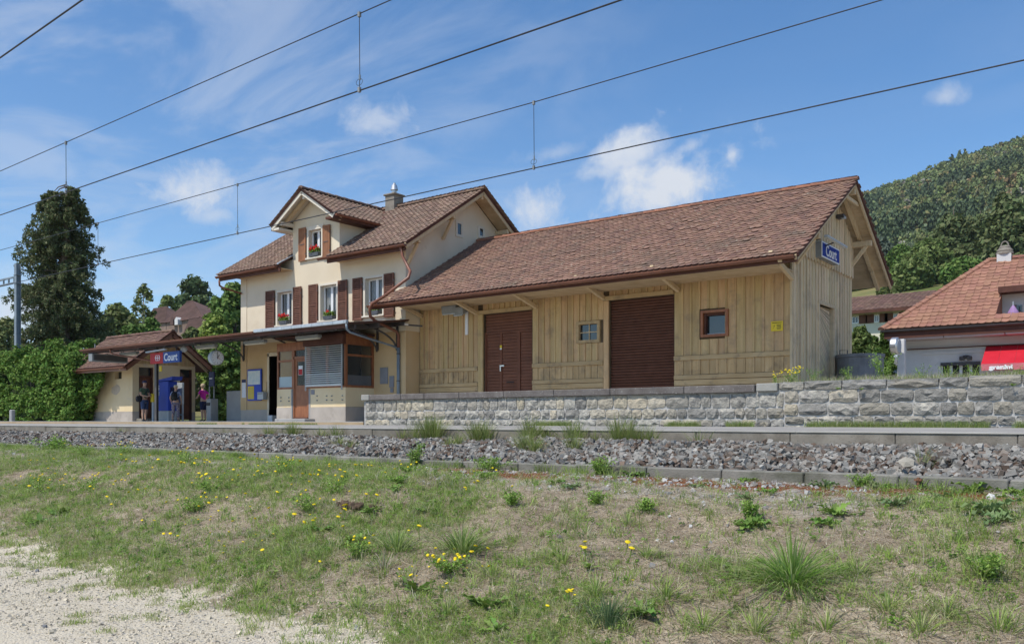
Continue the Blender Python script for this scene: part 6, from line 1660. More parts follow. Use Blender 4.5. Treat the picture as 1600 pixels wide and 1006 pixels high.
def figure(label, loc, face, h, arms, top_c, bot_c, shoe_c, legs_bare=.5, stance=.10, sleeve=.45, female=False, yaw_head=0, lean=0, step=(0.0, 0.0), group=None):
    t = thing('person', loc, label, 'person')
    f = Vector((face[0], face[1], 0)).normalized(); r = f.cross(Vector((0, 0, 1)))     # local x = the person's right
    M4 = Matrix((r, f, Vector((0, 0, 1)))).transposed().to_4x4() @ Matrix.Scale(h / 1.75, 4); M4.translation = Vector(loc)
    sw = .165 if female else .19; hw = .10
    L = lean
    J = [(0, 0, .95, .135, .10), (0, .01 + L * .3, 1.14, .115, .085), (0, .0 + L * .7, 1.34, .145, .10), (0, -.01 + L, 1.47, .075, .065), (0, .005 + L, 1.535, .050, .050),
         (0, .025 + L, 1.585, .066, .072), (0, .02 + L, 1.655, .076, .088), (0, .01 + L, 1.715, .062, .075)]
    E_ = [(0, 1), (1, 2), (2, 3), (3, 4), (4, 5), (5, 6), (6, 7)]
    legs = []
    for s_, st in ((1, step[0]), (-1, step[1])):
        b = len(J)
        J += [(s_ * hw, 0, .87, .095), (s_ * (stance * .9), .015 + st * .5, .49, .060), (s_ * stance, -.015 + st * .9, .30, .056), (s_ * stance, -.02 + st, .10, .036), (s_ * stance * 1.05, .02 + st, .055, .040), (s_ * stance * 1.25, .14 + st, .035, .034)]
        E_ += [(0, b), (b, b + 1), (b + 1, b + 2), (b + 2, b + 3), (b + 3, b + 4), (b + 4, b + 5)]; legs.append(b)
    ar = []
    for s_, (el, wr, hd) in zip((1, -1), arms):
        b = len(J)
        J += [(s_ * sw, L * .9, 1.41, .052), (*el, .040), (*wr, .027), (*hd, .030, .020)]
        E_ += [(2, b), (b, b + 1), (b + 1, b + 2), (b + 2, b + 3)]; ar.append(b)
        # four fingers and a thumb, each its own short chain rooted in the palm
        w, q = Vector(wr), Vector(hd); d = (q - w).normalized(); side = d.cross(Vector((0, 0, 1)));
        if side.length < .2: side = d.cross(Vector((0, 1, 0)))
        side.normalize(); nrm = side.cross(d)
        for k, (off, ln) in enumerate(((-.030, .055), (-.010, .068), (.010, .064), (.030, .050))):
            c = len(J); p1 = q + side * off + d * .03; p2 = p1 + d * ln * .55 - nrm * .012; p3 = p2 + d * ln * .3 - nrm * .025
            J += [(*p1, .0095), (*p2, .0085), (*p3, .007)]; E_ += [(b + 3, c), (c, c + 1), (c + 1, c + 2)]
        c = len(J); p1 = q - side * .04 - d * .01; p2 = p1 - side * .012 + d * .035
        J += [(*p1, .011), (*p2, .009)]; E_ += [(b + 3, c), (c, c + 1)]
    body = skinmesh('body', J, E_, skinm, t, M4)
    # face: nose, ears, eyes
    hz = 1.655; fy = .02 + L
    def w_(p): return M4 @ Vector(p)
    m = MB(); m.v = [tuple(w_(p)) for p in ((-.014, fy + .083, hz - .028), (.014, fy + .083, hz - .028), (0, fy + .108, hz - .024), (0, fy + .084, hz + .012), (0, fy + .08, hz - .038))]
    m.f = [(0, 2, 3), (2, 1, 3), (0, 4, 2), (4, 1, 2)]; m.build('nose', skinm, body)
    for s_ in (-1, 1):
        MB().lathe(w_((s_ * .030, fy + .078, hz + .006)), [(.0, 0), (.010, 0), (.008, .006), (0, .008)], 8, axis=f).build('eye', black_s, body)
        MB().lathe(w_((s_ * .072, fy - .0, hz - .005)), [(0, 0), (.020, .0), (.024, .012), (0, .016)], 10, axis=r * s_).build('ear', skinm, body)
    MB().bar(w_((-.020, fy + .084, hz - .052)), w_((.020, fy + .084, hz - .052)), .006, .006).build('mouth', M('lips', (.35, .12, .10), None, 5, .5), body)
    # shirt
    g = .016; k = 1.06
    SJ = [(0, 0, .93, .142, .112), (0, .01 + L * .3, 1.14, .132 if not female else .12, .102), (0, L * .7, 1.33, .158, .115), (0, -.01 + L, 1.45, .090, .078)]
    SE = [(0, 1), (1, 2), (2, 3)]
    for s_, b in zip((1, -1), ar):
        sh, el = Vector(J[b][:3]), Vector(J[b + 1][:3]); c = len(SJ); e2 = sh.lerp(el, sleeve * 1.5)
        SJ += [(*sh, .066), (*e2, .062)]; SE += [(2, c), (c, c + 1)]
    skinmesh('shirt', SJ, SE, top_c, t, M4)
    # shorts or trousers
    TJ = [(0, 0, .96, .146, .116)]; TE = []
    for b in legs:
        hp, kn, an = Vector(J[b][:3]), Vector(J[b + 1][:3]), Vector(J[b + 3][:3]); c = len(TJ)
        if legs_bare < .9:
            e2 = hp.lerp(kn, .5 + legs_bare); TJ += [(*(hp), .112), (*hp.lerp(e2, .9), .088), (*e2, .086)]; TE += [(0, c), (c, c + 1), (c + 1, c + 2)]
        else:
            TJ += [(*hp, .112), (*kn, .078), (*an.lerp(kn, .2), .060)]; TE += [(0, c), (c, c + 1), (c + 1, c + 2)]
    skinmesh('shorts' if legs_bare < .9 else 'trousers', TJ, TE, bot_c, t, M4)
    for b in legs:
        a, c, d = J[b + 3], J[b + 4], J[b + 5]
        skinmesh('shoe', [(a[0], a[1], .12, .045), (c[0], c[1], .05, .050, .044), (d[0], d[1], .04, .046, .036)], [(0, 1), (1, 2)], shoe_c, t, M4)
    return t, M4, L

def cloth(n, c, d=None, **k): return M(n, c, d or tuple(x * 1.15 for x in c), 12, .9, .1, **k)
def head_cover(t, M4, L, mat, kind, brim=None):
    c = M4 @ Vector((0, .012 + L, 1.672)); ax = (M4.to_3x3() @ Vector((0, -.12, 1))).normalized(); s_ = M4.to_scale()[0]
    if kind == 'cap':
        o = MB().lathe(c, [(.094 * s_, 0), (.096 * s_, .02), (.090 * s_, .055), (.062 * s_, .088), (.0, .100)], 18, axis=ax).build('cap', mat, t, smooth=True)
        f = (M4.to_3x3() @ Vector((0, 1, 0))).normalized(); r = (M4.to_3x3() @ Vector((1, 0, 0))).normalized(); pts = []
        for a in np.linspace(-1.2, 1.2, 9): pts.append(c + r * (.082 * sin(a)) + f * (.07 + .095 * cos(a)) + Vector((0, 0, .012)))
        MB().extrude([c + r * .078 + f * .04 + Vector((0, 0, .016))][:0] + pts + [c - r * -.08 + f * .03 + Vector((0, 0, .016)), c - r * .08 + f * .03 + Vector((0, 0, .016))], (0, 0, .006)).build('cap_peak', mat, o)
    else:
        V, Fq = ellipsoid_quads(c + Vector((0, 0, -.01)) - (M4.to_3x3() @ Vector((0, .018, 0))), (.098, .104, .105)); 
        npmesh('hair', V, Fq, mat, t, smooth=True)

def ellipsoid_quads(c, r, n=16, m=10):
    V = []; Fq = []
    for j in range(m + 1):
        for i in range(n):
            a, b = 2 * pi * i / n, pi * (j / m) * .72
            V.append((c[0] + r[0] * sin(b) * cos(a), c[1] + r[1] * sin(b) * sin(a), c[2] + r[2] * cos(b)))
    for j in range(m):
        for i in range(n): Fq.append((j*n+i, (j+1)*n+i, (j+1)*n+(i+1) % n, j*n+(i+1) % n))
    return np.array(V), np.array(Fq)

# man with a phone
p1 = A(225.5, 656, 20.15); p1.z = GND + .01
arms = (((.27, .03, 1.15), (.13, .26, 1.07), (.07, .31, 1.09)), ((-.27, .02, 1.16), (-.14, .24, 1.06), (-.08, .29, 1.07)))
t, M4, L = figure('man in a green t-shirt, navy cap and blue shorts looking at his phone', p1, (.90, .30), 1.80, arms,
                  cloth('shirt_green', (.085, .125, .075)), cloth('shorts_blue', (.055, .080, .16)), cloth('shoes_dark', (.04, .04, .045)), legs_bare=.42, stance=.13, step=(.06, -.03))
head_cover(t, M4, L, cloth('cap_navy', (.04, .055, .12)), 'cap')
c = M4 @ Vector((.0, .345, 1.11))
ph = MB().bar(c - Vector((.03, 0, .01)), c + Vector((.05, -.02, .03)), .07, .012).build('phone', black_s, bevel=.004); tag(ph, 'small dark phone in the hands of the man in the green shirt', 'phone')
MB().bar(c - Vector((.028, 0, .003)), c + Vector((.046, -.02, .037)), .062, .002).build('screen', lightgrey, ph)
c = M4 @ Vector((.20, -.10, .98))
bg_ = thing('shoulder_bag', c[:], 'black shoulder bag on the hip of the man in the green shirt', 'bag')
blk = cloth('bag_black', (.022, .022, .026))
MB().lathe(c - Vector((0, 0, .14)), [(.06, 0), (.13, .03), (.15, .12), (.14, .22), (.08, .27), (0, .275)], 14).build('bag_body', blk, bg_, smooth=True)
MB().tube([M4 @ Vector((.20, -.08, 1.1)), M4 @ Vector((.10, -.13, 1.3)), M4 @ Vector((-.07, -.09, 1.49)), M4 @ Vector((-.10, .03, 1.47)), M4 @ Vector((-.02, .13, 1.32)), M4 @ Vector((.14, .12, 1.15)), M4 @ Vector((.20, -.02, 1.05))], .013, 5).build('strap', blk, bg_)
# woman with a backpack, seen from behind
p2 = A(274.5, 656, 20.2); p2.z = GND + .01
arms = (((.25, -.02, 1.15), (.24, .10, .96), (.23, .14, .89)), ((-.26, -.02, 1.15), (-.25, .10, .97), (-.24, .15, .90)))
flor = M('floral_cloth', (.10, .10, .16), (.42, .33, .36), 26, .9, contrast=(.45, .55))
t, M4, L = figure('woman in a pale cap, light blue top and patterned trousers seen from behind', p2, (-.65, .80), 1.54, arms, cloth('shirt_blue', (.26, .31, .50)), flor, cloth('shoes_black', (.025, .025, .03)), legs_bare=1.0, stance=.12, female=True, step=(.03, -.05))
head_cover(t, M4, L, cloth('cap_cream', (.55, .48, .36)), 'cap')
bp_ = thing('backpack', (M4 @ Vector((0, -.2, 1.2)))[:], 'small black backpack on the back of the woman in the pale cap', 'backpack')
o = M4 @ Vector((0, -.19, 1.02)); sk_ = []
for (r_, z) in ((.08, 0), (.125, .04), (.13, .18), (.12, .28), (.08, .36), (0, .38)): sk_.append((r_, z))
MB().lathe(o, sk_, 14).build('backpack_body', blk, bp_, smooth=True)
MB().lathe(M4 @ Vector((0, -.29, 1.06)), [(.05, 0), (.07, .03), (.07, .12), (.04, .15), (0, .155)], 12).build('front_pocket', cloth('bag_dark_grey', (.05, .05, .045)), bp_, smooth=True)
for s_ in (-1, 1): MB().tube([M4 @ Vector((s_ * .08, -.14, 1.38)), M4 @ Vector((s_ * .10, -.06, 1.49)), M4 @ Vector((s_ * .11, .08, 1.42)), M4 @ Vector((s_ * .12, .12, 1.25)), M4 @ Vector((s_ * .13, -.08, 1.08))], .018, 6).build('strap', blk, bp_)
# woman in magenta
p3 = A(318, 656, 21.6); p3.z = GND + .01
arms = (((.30, -.14, 1.20), (.17, .02, 1.06), (.14, .06, 1.04)), ((-.22, .12, 1.17), (-.15, .26, 1.08), (-.11, .31, 1.09)))
t, M4, L = figure('blond woman in a magenta top and dark shorts with one hand on her hip', p3, (-.75, -.25), 1.66, arms, cloth('top_magenta', (.50, .025, .30)), cloth('shorts_navy', (.025, .03, .07)), cloth('shoes_grey', (.10, .10, .10)), legs_bare=.38, stance=.10, female=True, lean=.04)
head_cover(t, M4, L, cloth('hair_blond', (.42, .33, .22)), 'hair')

# ================================================================== FOLIAGE
def leafmat(n, a, b, c3=None, rnd=.28, hue=.02, trans=.22, scale=.6):
    return M(n, a, b, scale, .7, rnd=rnd, hue=hue, c3=c3, trans=trans, spec=.2)
lf_con = leafmat('conifer_green', (.078, .112, .042), (.125, .160, .062), (.20, .195, .095), scale=.5)
lf_hedge = leafmat('hedge_leaf', (.085, .175, .026), (.13, .235, .042), (.17, .25, .05), scale=.9)
lf_mid = leafmat('leaf_mid_green', (.085, .155, .032), (.135, .22, .05), (.17, .25, .06), scale=.25)
lf_olive = leafmat('leaf_olive', (.12, .155, .045), (.165, .20, .065), (.20, .22, .085), scale=.2)
lf_dark = leafmat('leaf_dark', (.075, .12, .045), (.11, .16, .058), (.13, .18, .07), scale=.3)
lf_yel = leafmat('leaf_yellow_green', (.17, .25, .04), (.25, .33, .07), (.30, .38, .10), scale=.8)
lf_pine = leafmat('pine_needles', (.085, .125, .045), (.125, .155, .055), (.16, .18, .075), scale=.12)
lf_pgrey = leafmat('pine_grey', (.09, .12, .085), (.12, .15, .10), (.14, .17, .12), scale=.12)
lf_bright = leafmat('leaf_bright', (.125, .18, .048), (.165, .22, .062), (.195, .24, .08), scale=.15)
bark = M('bark', (.09, .07, .05), (.16, .13, .10), 4, .95, .8, 12)
bark_b = M('birch_bark', (.35, .33, .30), (.50, .48, .44), 6, .9)

def cluster(C, Rr, n, size, asp=.6, up=.4, shell=.5, droop=0):
    """n leaf faces in each of the clumps C (k,3) with radii Rr (k,3)."""
    k = len(C); d = RNG.normal(size=(k, n, 3)); d /= np.linalg.norm(d, axis=2, keepdims=True)
    rad = RNG.uniform(0, 1, (k, n, 1)) ** shell
    P = C[:, None] + d * rad * Rr[:, None]
    if droop: P[..., 2] -= droop * RNG.uniform(0, 1, (k, n)) ** 2
    N = d * .8 + RNG.normal(size=(k, n, 3)) * .55 + [0, 0, up]
    return quads(P.reshape(-1, 3), N.reshape(-1, 3), RNG.uniform(.6, 1.35, k * n) * size, asp)

def tree(name, label, base, top, halfw, mat, nc=90, nl=120, leaf=.12, shape='round', trunk=bark, cat='tree', group=None, trunk_r=None, crown_from=.08, lean=0, squash=.75, part='crown'):
    base, top = Vector(base), Vector(top); H = top.z - base.z
    t = thing(name, base[:], label, cat, group)
    tr = trunk_r or H * .018
    MB().tube([base, base + Vector((lean * .3, 0, H * .35)), base + Vector((lean * .6, .1, H * .7)), base + Vector((lean, 0, H * .93))], [tr * 1.3, tr, tr * .6, tr * .15], 8).build('trunk', trunk, t, smooth=True)
    C, R = [], []; nc = int(nc * 1.7)
    for i in range(nc):
        u = RNG.uniform(0, 1)
        if shape == 'cone': h = crown_from + (1 - crown_from) * (1 - sqrt(1 - u * .98)); rmax = halfw * (1 - (h - crown_from) / (1 - crown_from)) ** .85
        elif shape == 'column': h = crown_from + (1 - crown_from) * u; rmax = halfw * min(1, 2.2 * (1 - (h - crown_from) / (1 - crown_from))) ** .7
        else:
            h = crown_from + (1 - crown_from) * u; q = (h - crown_from) / (1 - crown_from); rmax = halfw * sqrt(max(0, 1 - (2 * q - .85) ** 2 / 1.35)) if q > .42 else halfw * (.75 + .6 * q)
        a = RNG.uniform(0, 2 * pi); rr = rmax * RNG.uniform(.35, 1) ** .5; cs = halfw * RNG.uniform(.16, .32) * (.5 if shape == 'cone' and h > .8 else 1)
        rr = max(0, rr - cs * .6)
        C.append((base.x + lean * h + rr * cos(a), base.y + rr * sin(a), base.z + H * h - cs * .3)); R.append((cs, cs, cs * squash))
    C, R = np.array(C), np.array(R)
    V, Fq = cluster(C, R, int(nl * .54), leaf * 1.65, droop=.25 * halfw * .3 if shape == 'cone' else 0)
    npmesh(part, V, Fq, mat, t)
    # limbs reaching into the clumps
    lm = MB()
    for i in range(0, min(nc, 60), 5):
        c = Vector(C[i]); z0 = max(base.z + H * .12, c.z - (c - Vector((base.x, base.y, c.z))).length * .7)
        lm.tube([(base.x + lean * .4, base.y, z0), tuple((Vector((base.x, base.y, z0)) + c) / 2 + Vector((0, 0, .05 * H * .2))), tuple(c)], [tr * .45, tr * .3, tr * .1], 5)
    lm.build('limbs', trunk, t)
    return t

def on_ground(px, Y, dz=0):
    x = XA(px, Y); return Vector((x, Y, float(ground_z(np.array([x]), np.array([Y]))[0]) + dz))
def treepx(name, label, px, py_top, Y, hw_px, mat, base_z=None, **k):
    b = on_ground(px, Y)
    if base_z is not None: b.z = base_z
    t = A(px, py_top, Y); q = Q(px); halfw = hw_px * Y / q
    return tree(name, label, b, t, halfw, mat, **k)

# --- the big conifer at the left, with drooping sprays and two leaders
TY = 27.0; q = Q(98); sc = TY / q
def tp(px, py): return A(px, py, TY)
tz = thing('big_conifer', (XA(100, TY), TY, -.1), 'tall dark conifer with drooping sprays and two leaders, filling the left edge', 'tree')
bx = XA(102, TY)
MB().tube([(bx, TY, -.1), (bx, TY, 7), (bx - .1, TY, 12), tp(109, 292)], [.42, .32, .18, .03], 9).build('trunk', bark, tz, smooth=True)
MB().tube([(bx, TY, 8), (bx - .8, TY, 12), tp(76, 300)], [.18, .12, .03], 7).build('second_leader', bark, tz, smooth=True)
ey_ = [286, 300, 315, 330, 360, 400, 440, 480, 520, 600, 655]
eL = [3, 20, 34, 48, 62, 62, 68, 72, 68, 66, 60]; eR = [6, 18, 28, 36, 42, 50, 54, 66, 68, 66, 62]
C, R = [], []
for i in range(520):
    py = 290 + 360 * RNG.uniform(0, 1) ** .85; an = RNG.uniform(0, 2 * pi); wx = cos(an)
    env = np.interp(py, ey_, eL if wx < 0 else eR) * (.62 + .46 * RNG.uniform() ** .8 + (.16 if RNG.uniform() < .12 else 0))
    cx0 = np.interp(py, [287, 330, 400, 655], [108, 100, 97, 100])
    if py < 330 and wx < 0 and RNG.uniform() < .6: cx0, env = 77, env * .45; py = max(py, 300)
    p = A(cx0, py, TY); Ln = env * sc
    for s_ in np.linspace(.22, 1.0, 8):
        r_ = RNG.uniform(.16, .30) * (1.3 - .5 * s_) * min(1, .35 + (py - 287) / 110)
        C.append((p.x + wx * Ln * s_ + RNG.normal(0, .07), TY + sin(an) * Ln * s_ + RNG.normal(0, .07), p.z + .25 * s_ * Ln * .5 - .30 * Ln * s_ * s_ + RNG.normal(0, .06))); R.append((r_ * 1.2, r_ * 1.2, r_ * .6))
C, R = np.array(C), np.array(R)
V, Fq = cluster(C, R, 34, .10, asp=.42, droop=.42, up=.15, shell=.6)
npmesh('crown', V, Fq, lf_con, tz)
lm = MB()
for i in range(7, 8 * 520, 24):
    c = Vector(C[i]); c0 = Vector((bx, TY, c.z + .15)); lm.tube([c0, (c0 + c) / 2 + Vector((0, 0, .15)), c], [.05, .035, .01], 5)
lm.build('limbs', bark, tz)

# --- hedge in front of it and creeper over the outbuilding
def hedge(name, label, x0, x1, y0, y1, zf, mat, n, size, cat='hedge', g=.35, base=-.15):
    t = thing(name, ((x0 + x1) / 2, (y0 + y1) / 2, base), label, cat)
    k = n // 90; C = []
    for i in range(k):
        x, y = RNG.uniform(x0, x1), RNG.uniform(y0, y1); h = zf(x); 
        m_ = RNG.uniform()
        if m_ < .55: y = y0 + abs(RNG.normal(0, .15)); z = base + (h - base) * RNG.uniform(0, 1)
        elif m_ < .8: z = h - abs(RNG.normal(0, .12))
        else: x = x1 - abs(RNG.normal(0, .2)); z = base + (zf(x) - base) * RNG.uniform(0, 1)
        C.append((x, y, z + RNG.normal(0, .06)))
    C = np.array(C); s_ = RNG.uniform(g * .6, g * 1.25, (k, 1)); R = np.concatenate([s_, s_, s_ * .85], 1)
    V, Fq = cluster(C, R, 90, size, shell=.45)
    tag(npmesh('foliage', V, Fq, mat, t), kind='stuff')
    MB().box(x0 + .45, x1 - .45, y0 + .5, y1 - .2, base, min(zf(x0 + .5), zf(x1 - .5)) - .5).build('inner_shade_block', M('hedge_inside', (.02, .03, .012), (.04, .055, .02), 6, .95), t)  # solid block whose near-black colour stands in for shade inside the hedge
    st = MB()
    for i in range(12):
        x = RNG.uniform(x0 + .2, x1 - .2); y = RNG.uniform(y0 + .25, y0 + .45); st.tube([(x, y, base), (x + RNG.normal(0, .2), y, zf(x) * .8)], .025, 5)
    st.build('stems', bark, t)
    return t
HX0, HX1 = XA(2, 19.2), XA(112, 19.2)
hedge('laurel_hedge', 'high bright green hedge at the left end of the platform, below the big conifer', HX0 - 12, HX1, 19.2, 22.2, lambda x: 3.35 + .28 * sin(x * 1.3) + .2 * sin(x * 3.1 + 1) - max(0, (x - HX1 + 1.6)) * .25, lf_hedge, 66000, .080)
ivy = thing('creeper', (XA(150, 20.1), 20.15, 0), 'green creeper hanging over the left end of the yellow outbuilding', 'creeper')
C = []
for i in range(230):
    px = RNG.uniform(116, 160); lim = np.interp(px, [116, 135, 150, 160], [655, 640, 612, 597]); py = RNG.uniform(580, lim); C.append(A(px, py, 20.1 - RNG.uniform(0, .5))[:])
C = np.array(C); R = np.full((len(C), 3), .16)
V, Fq = cluster(C, R, 36, .06); tag(npmesh('foliage', V, Fq, lf_hedge, ivy), kind='stuff')
MB().tube([A(140, 640, 20.2), A(138, 610, 20.2), A(143, 588, 20.2)], .02, 5).build('stem', bark, ivy)

# --- trees behind the outbuilding and the manor
treepx('broadleaf_tree', 'olive green tree just right of the dark conifer, behind the outbuilding roof', 182, 474, 46, 42, lf_olive, leaf=.16, nc=110, nl=110)
treepx('birch_tree', 'airy pale birch rising left of the manor roofs', 224, 444, 62, 27, lf_olive, leaf=.14, nc=60, nl=70, trunk=bark_b, squash=1.0)
treepx('broadleaf_tree', 'dark green round tree behind the manor roofs', 303, 434, 105, 50, lf_dark, leaf=.34, nc=90, nl=110)
treepx('broadleaf_tree', 'light green treetop between the birch and the manor roofs', 262, 464, 96, 30, lf_bright, leaf=.3, nc=60, nl=90)
treepx('broadleaf_tree', 'full green tree right beside the left wall of the station building', 366, 446, 58, 54, lf_mid, leaf=.2, nc=120, nl=120)
treepx('broadleaf_tree', 'green tree at the far left edge behind the mast', 8, 498, 40, 40, lf_olive, leaf=.14, nc=90, nl=100)
treepx('shrub', 'round bright bush peeping over the roof of the outbuilding', 175, 521, 31, 26, lf_bright, leaf=.09, nc=80, nl=110, cat='shrub', crown_from=.05)
treepx('shrub', 'green bush below the manor, behind the right end of the outbuilding roof', 235, 498, 42, 30, lf_mid, leaf=.12, nc=90, nl=110, cat='shrub', crown_from=.05)
treepx('shrub', 'yellow-green young tree with loose twigs above the canopy left of the station', 335, 492, 27.5, 34, lf_yel, leaf=.085, nc=110, nl=38, cat='shrub', crown_from=.35, squash=.35)
treepx('shrub', 'dense dark shrub filling the gap between the outbuilding and the station', 352, 530, 24.5, 30, lf_mid, leaf=.075, nc=160, nl=130, cat='shrub', crown_from=.0)
treepx('shrub', 'olive bush between the dark conifer and the roof of the outbuilding', 158, 505, 34, 24, lf_olive, leaf=.10, nc=90, nl=100, cat='shrub', crown_from=.0)
treepx('shrub', 'mid green bush left of the manor, behind the ridge of the outbuilding', 205, 508, 40, 30, lf_mid, leaf=.12, nc=90, nl=100, cat='shrub', crown_from=.0)
treepx('shrub', 'green bush in front of the right end of the manor roofs', 300, 512, 60, 26, lf_olive, leaf=.16, nc=90, nl=90, cat='shrub', crown_from=.0)
for i, (px, top, Y, hw) in enumerate(((-40, 470, 44, 50), (-110, 480, 40, 50), (205, 490, 70, 26))):
    treepx('broadleaf_tree', ['broad green tree outside the left edge of the view', 'further green tree beyond the left edge of the view', 'low green tree between the olive tree and the birch'][i], px, top, Y, hw, [lf_mid, lf_olive, lf_mid][i], leaf=.2, nc=80, nl=90)

# --- right side: bushes and thujas between the houses
treepx('thuja', 'dense upright thuja left of the pale blue annex', 1383, 515, 35.5, 16, lf_mid, leaf=.07, nc=140, nl=140, shape='column', crown_from=.0, cat='thuja')
treepx('thuja', 'second, lower thuja just left of the taller one', 1366, 528, 35.5, 15, lf_mid, leaf=.07, nc=130, nl=140, shape='column', crown_from=.0, cat='thuja')
treepx('shrub', 'light green shrub with white blossom beside the shed gable', 1345, 510, 33, 26, lf_bright, leaf=.075, nc=90, nl=100, cat='shrub', crown_from=.0)
treepx('shrub', 'small pale green bush alone on the sloping meadow', 1390, 442, 150, 22, lf_olive, leaf=.30, nc=60, nl=60, cat='shrub', crown_from=.0)
treepx('shrub', 'leafy bush low behind the round concrete tank', 1372, 548, 30, 18, lf_mid, leaf=.07, nc=70, nl=90, cat='shrub', crown_from=.0)

# --- trees one can tell apart at the foot of the hill
for (px, top, Y, hw, mat, sh, lab, lf, nm) in (
    (1490, 314, 215, 62, lf_pine, 'cone', 'big old pine at the foot of the hill, left of the pair behind the chimney', .5, 'pine_tree'),
    (1575, 284, 210, 72, lf_pine, 'cone', 'broadest olive-green pine, directly behind the stone chimney', .5, 'pine_tree'),
    (1532, 322, 245, 50, lf_pine, 'cone', 'pine standing between the two biggest ones', .5, 'pine_tree'),
    (1474, 335, 262, 22, lf_dark, 'cone', 'dark pointed spruce rising above the light trees on the slope', .45, 'spruce_tree'),
    (1452, 375, 205, 36, lf_bright, 'round', 'bright green broadleaf tree above the hip of the orange roof', .42, 'broadleaf_tree'),
    (1428, 398, 195, 30, lf_bright, 'round', 'lower bright green tree at the edge of the meadow', .40, 'broadleaf_tree'),
    (1406, 385, 225, 26, lf_mid, 'round', 'mid green tree left of the bright ones at the meadow edge', .42, 'broadleaf_tree'),
    (1374, 372, 235, 30, lf_pgrey, 'round', 'grey-green pine nearest to the shed gable', .45, 'pine_tree'),
    (1505, 405, 185, 34, lf_mid, 'round', 'leafy tree just above the ridge of the orange roof', .38, 'broadleaf_tree'),
    (1640, 296, 215, 62, lf_pine, 'cone', 'tall pine just beyond the right edge of the view', .5, 'pine_tree'),
    (1345, 395, 230, 30, lf_mid, 'round', 'green tree partly hidden behind the shed gable', .42, 'broadleaf_tree')):
    treepx(nm, lab, px, top, Y, hw, mat, leaf=lf * .76, nc=130, nl=115, shape=sh, crown_from=.06, squash=.6 if nm == 'pine_tree' else .8)

# --- the wooded hillside: reads as one mass
def forest():
    protos = []
    for kind in range(5):
        C, R = [], []
        nc = 16
        for i in range(nc):
            u = RNG.uniform()
            if kind == 4: h = .15 + .85 * u; rm = .30 * (1 - u) ** .8
            else: h = .30 + .62 * u; rm = .44 * sqrt(max(.05, 1 - (2 * u - .8) ** 2 / 1.5))
            a = RNG.uniform(0, 2 * pi); r = rm * RNG.uniform(.4, 1); C.append((r * cos(a), r * sin(a), h)); s_ = .15 if kind < 4 else .10; R.append((s_, s_, s_ * .8))
        protos.append((cluster(np.array(C), np.array(R), 4, .115, asp=.8, up=.5), cluster(np.array(C), np.array(R), 9, .072, asp=.7, up=.5)))
    Vs, Fs, Cs = [], [], []; off = 0
    n = 4700
    az = np.arctan2(np.where(RNG.uniform(0, 1, n) < .86, RNG.uniform(1240, 1800, n), RNG.uniform(500, 2300, n)) - 800, F) - TH
    r = np.sqrt(RNG.uniform(270 ** 2, 1080 ** 2, n))
    X, Y = r * np.sin(az), r * np.cos(az)
    pal = np.array([(.15, .19, .07), (.19, .215, .08), (.085, .12, .055), (.23, .215, .085), (.14, .175, .095), (.28, .195, .095), (.17, .22, .07), (.28, .26, .20)])
    for x, y, rr in zip(X, Y, r):
        px = 800 + F * tan(math.atan2(x, y) + TH)
        zg = float(ground_z(np.array([x]), np.array([y]))[0])
        con = vnoise(x, y, 1 / 60.0, 44) > .58; kind = 4 if con and RNG.uniform() < .8 else int(RNG.integers(0, 4))
        H = RNG.uniform(8, 13) * (1.2 if kind == 4 else 1) * np.interp(rr, [270, 500], [.72, 1]); V, Fq = protos[kind][1 if rr < 480 else 0]
        a = RNG.uniform(0, 2 * pi); c_, s_ = cos(a), sin(a)
        W = V @ np.array([[c_, s_, 0], [-s_, c_, 0], [0, 0, 1]]) * [H * .72, H * .72, H] + [x, y, zg - 1.5]
        Vs.append(W); Fs.append(Fq + off); off += len(V)
        if kind == 4: c = pal[2] * RNG.uniform(.8, 1.2)
        else:
            w = int(RNG.choice([0, 1, 3, 6, 4, 5, 7], p=[.30, .25, .17, .12, .08, .05, .03])); c = pal[w] * RNG.uniform(.8, 1.25)
        Cs.append(np.broadcast_to(c, V.shape) * RNG.uniform(.8, 1.2, (len(V) // 4, 1)).repeat(4, 0))
    m = M('forest_leaf', (.06, .09, .03), None, 1, .85, attr='tint', trans=.12)
    o = npmesh('forest', np.concatenate(Vs), np.concatenate(Fs), m, colors=np.concatenate(Cs)); tag(o, kind='stuff')
forest()

# ================================================================== GRASS AND WEEDS
grassm = M('grass', (.1, .2, .03), None, 1, .75, attr='tint', trans=.42, spec=.25)
def blades(name, P, Hh, W, lean, col, seg=2, parent=None, kind='stuff'):
    n = len(P); a = RNG.uniform(0, 2 * pi, n); side = np.stack([np.cos(a), np.sin(a), np.zeros(n)], 1) * (W / 2)[:, None]
    b = RNG.uniform(0, 2 * pi, n); ln = np.stack([np.cos(b), np.sin(b), np.zeros(n)], 1) * (Hh * lean)[:, None]
    up = np.stack([np.zeros(n), np.zeros(n), Hh], 1)
    if seg == 1:
        V = np.stack([P - side, P + side, P + ln + up], 1); Fc = np.arange(3 * n).reshape(n, 3); k = 3
    else:
        mid = P + ln * .32 + up * .6
        V = np.stack([P - side, P + side, mid + side * .75, mid - side * .75, P + ln * 1.05 + up * (1 - .25 * np.clip(lean, 0, 1))[:, None]], 1)
        base = np.arange(n)[:, None] * 5; Fc = np.concatenate([base + [0, 1, 2], base + [0, 2, 3], base + [3, 2, 4]], 0); k = 5
    c = np.repeat(col, k, 0)
    o = npmesh(name, V.reshape(-1, 3), Fc, grassm, parent, colors=c)
    if kind: tag(o, kind=kind)
    return o
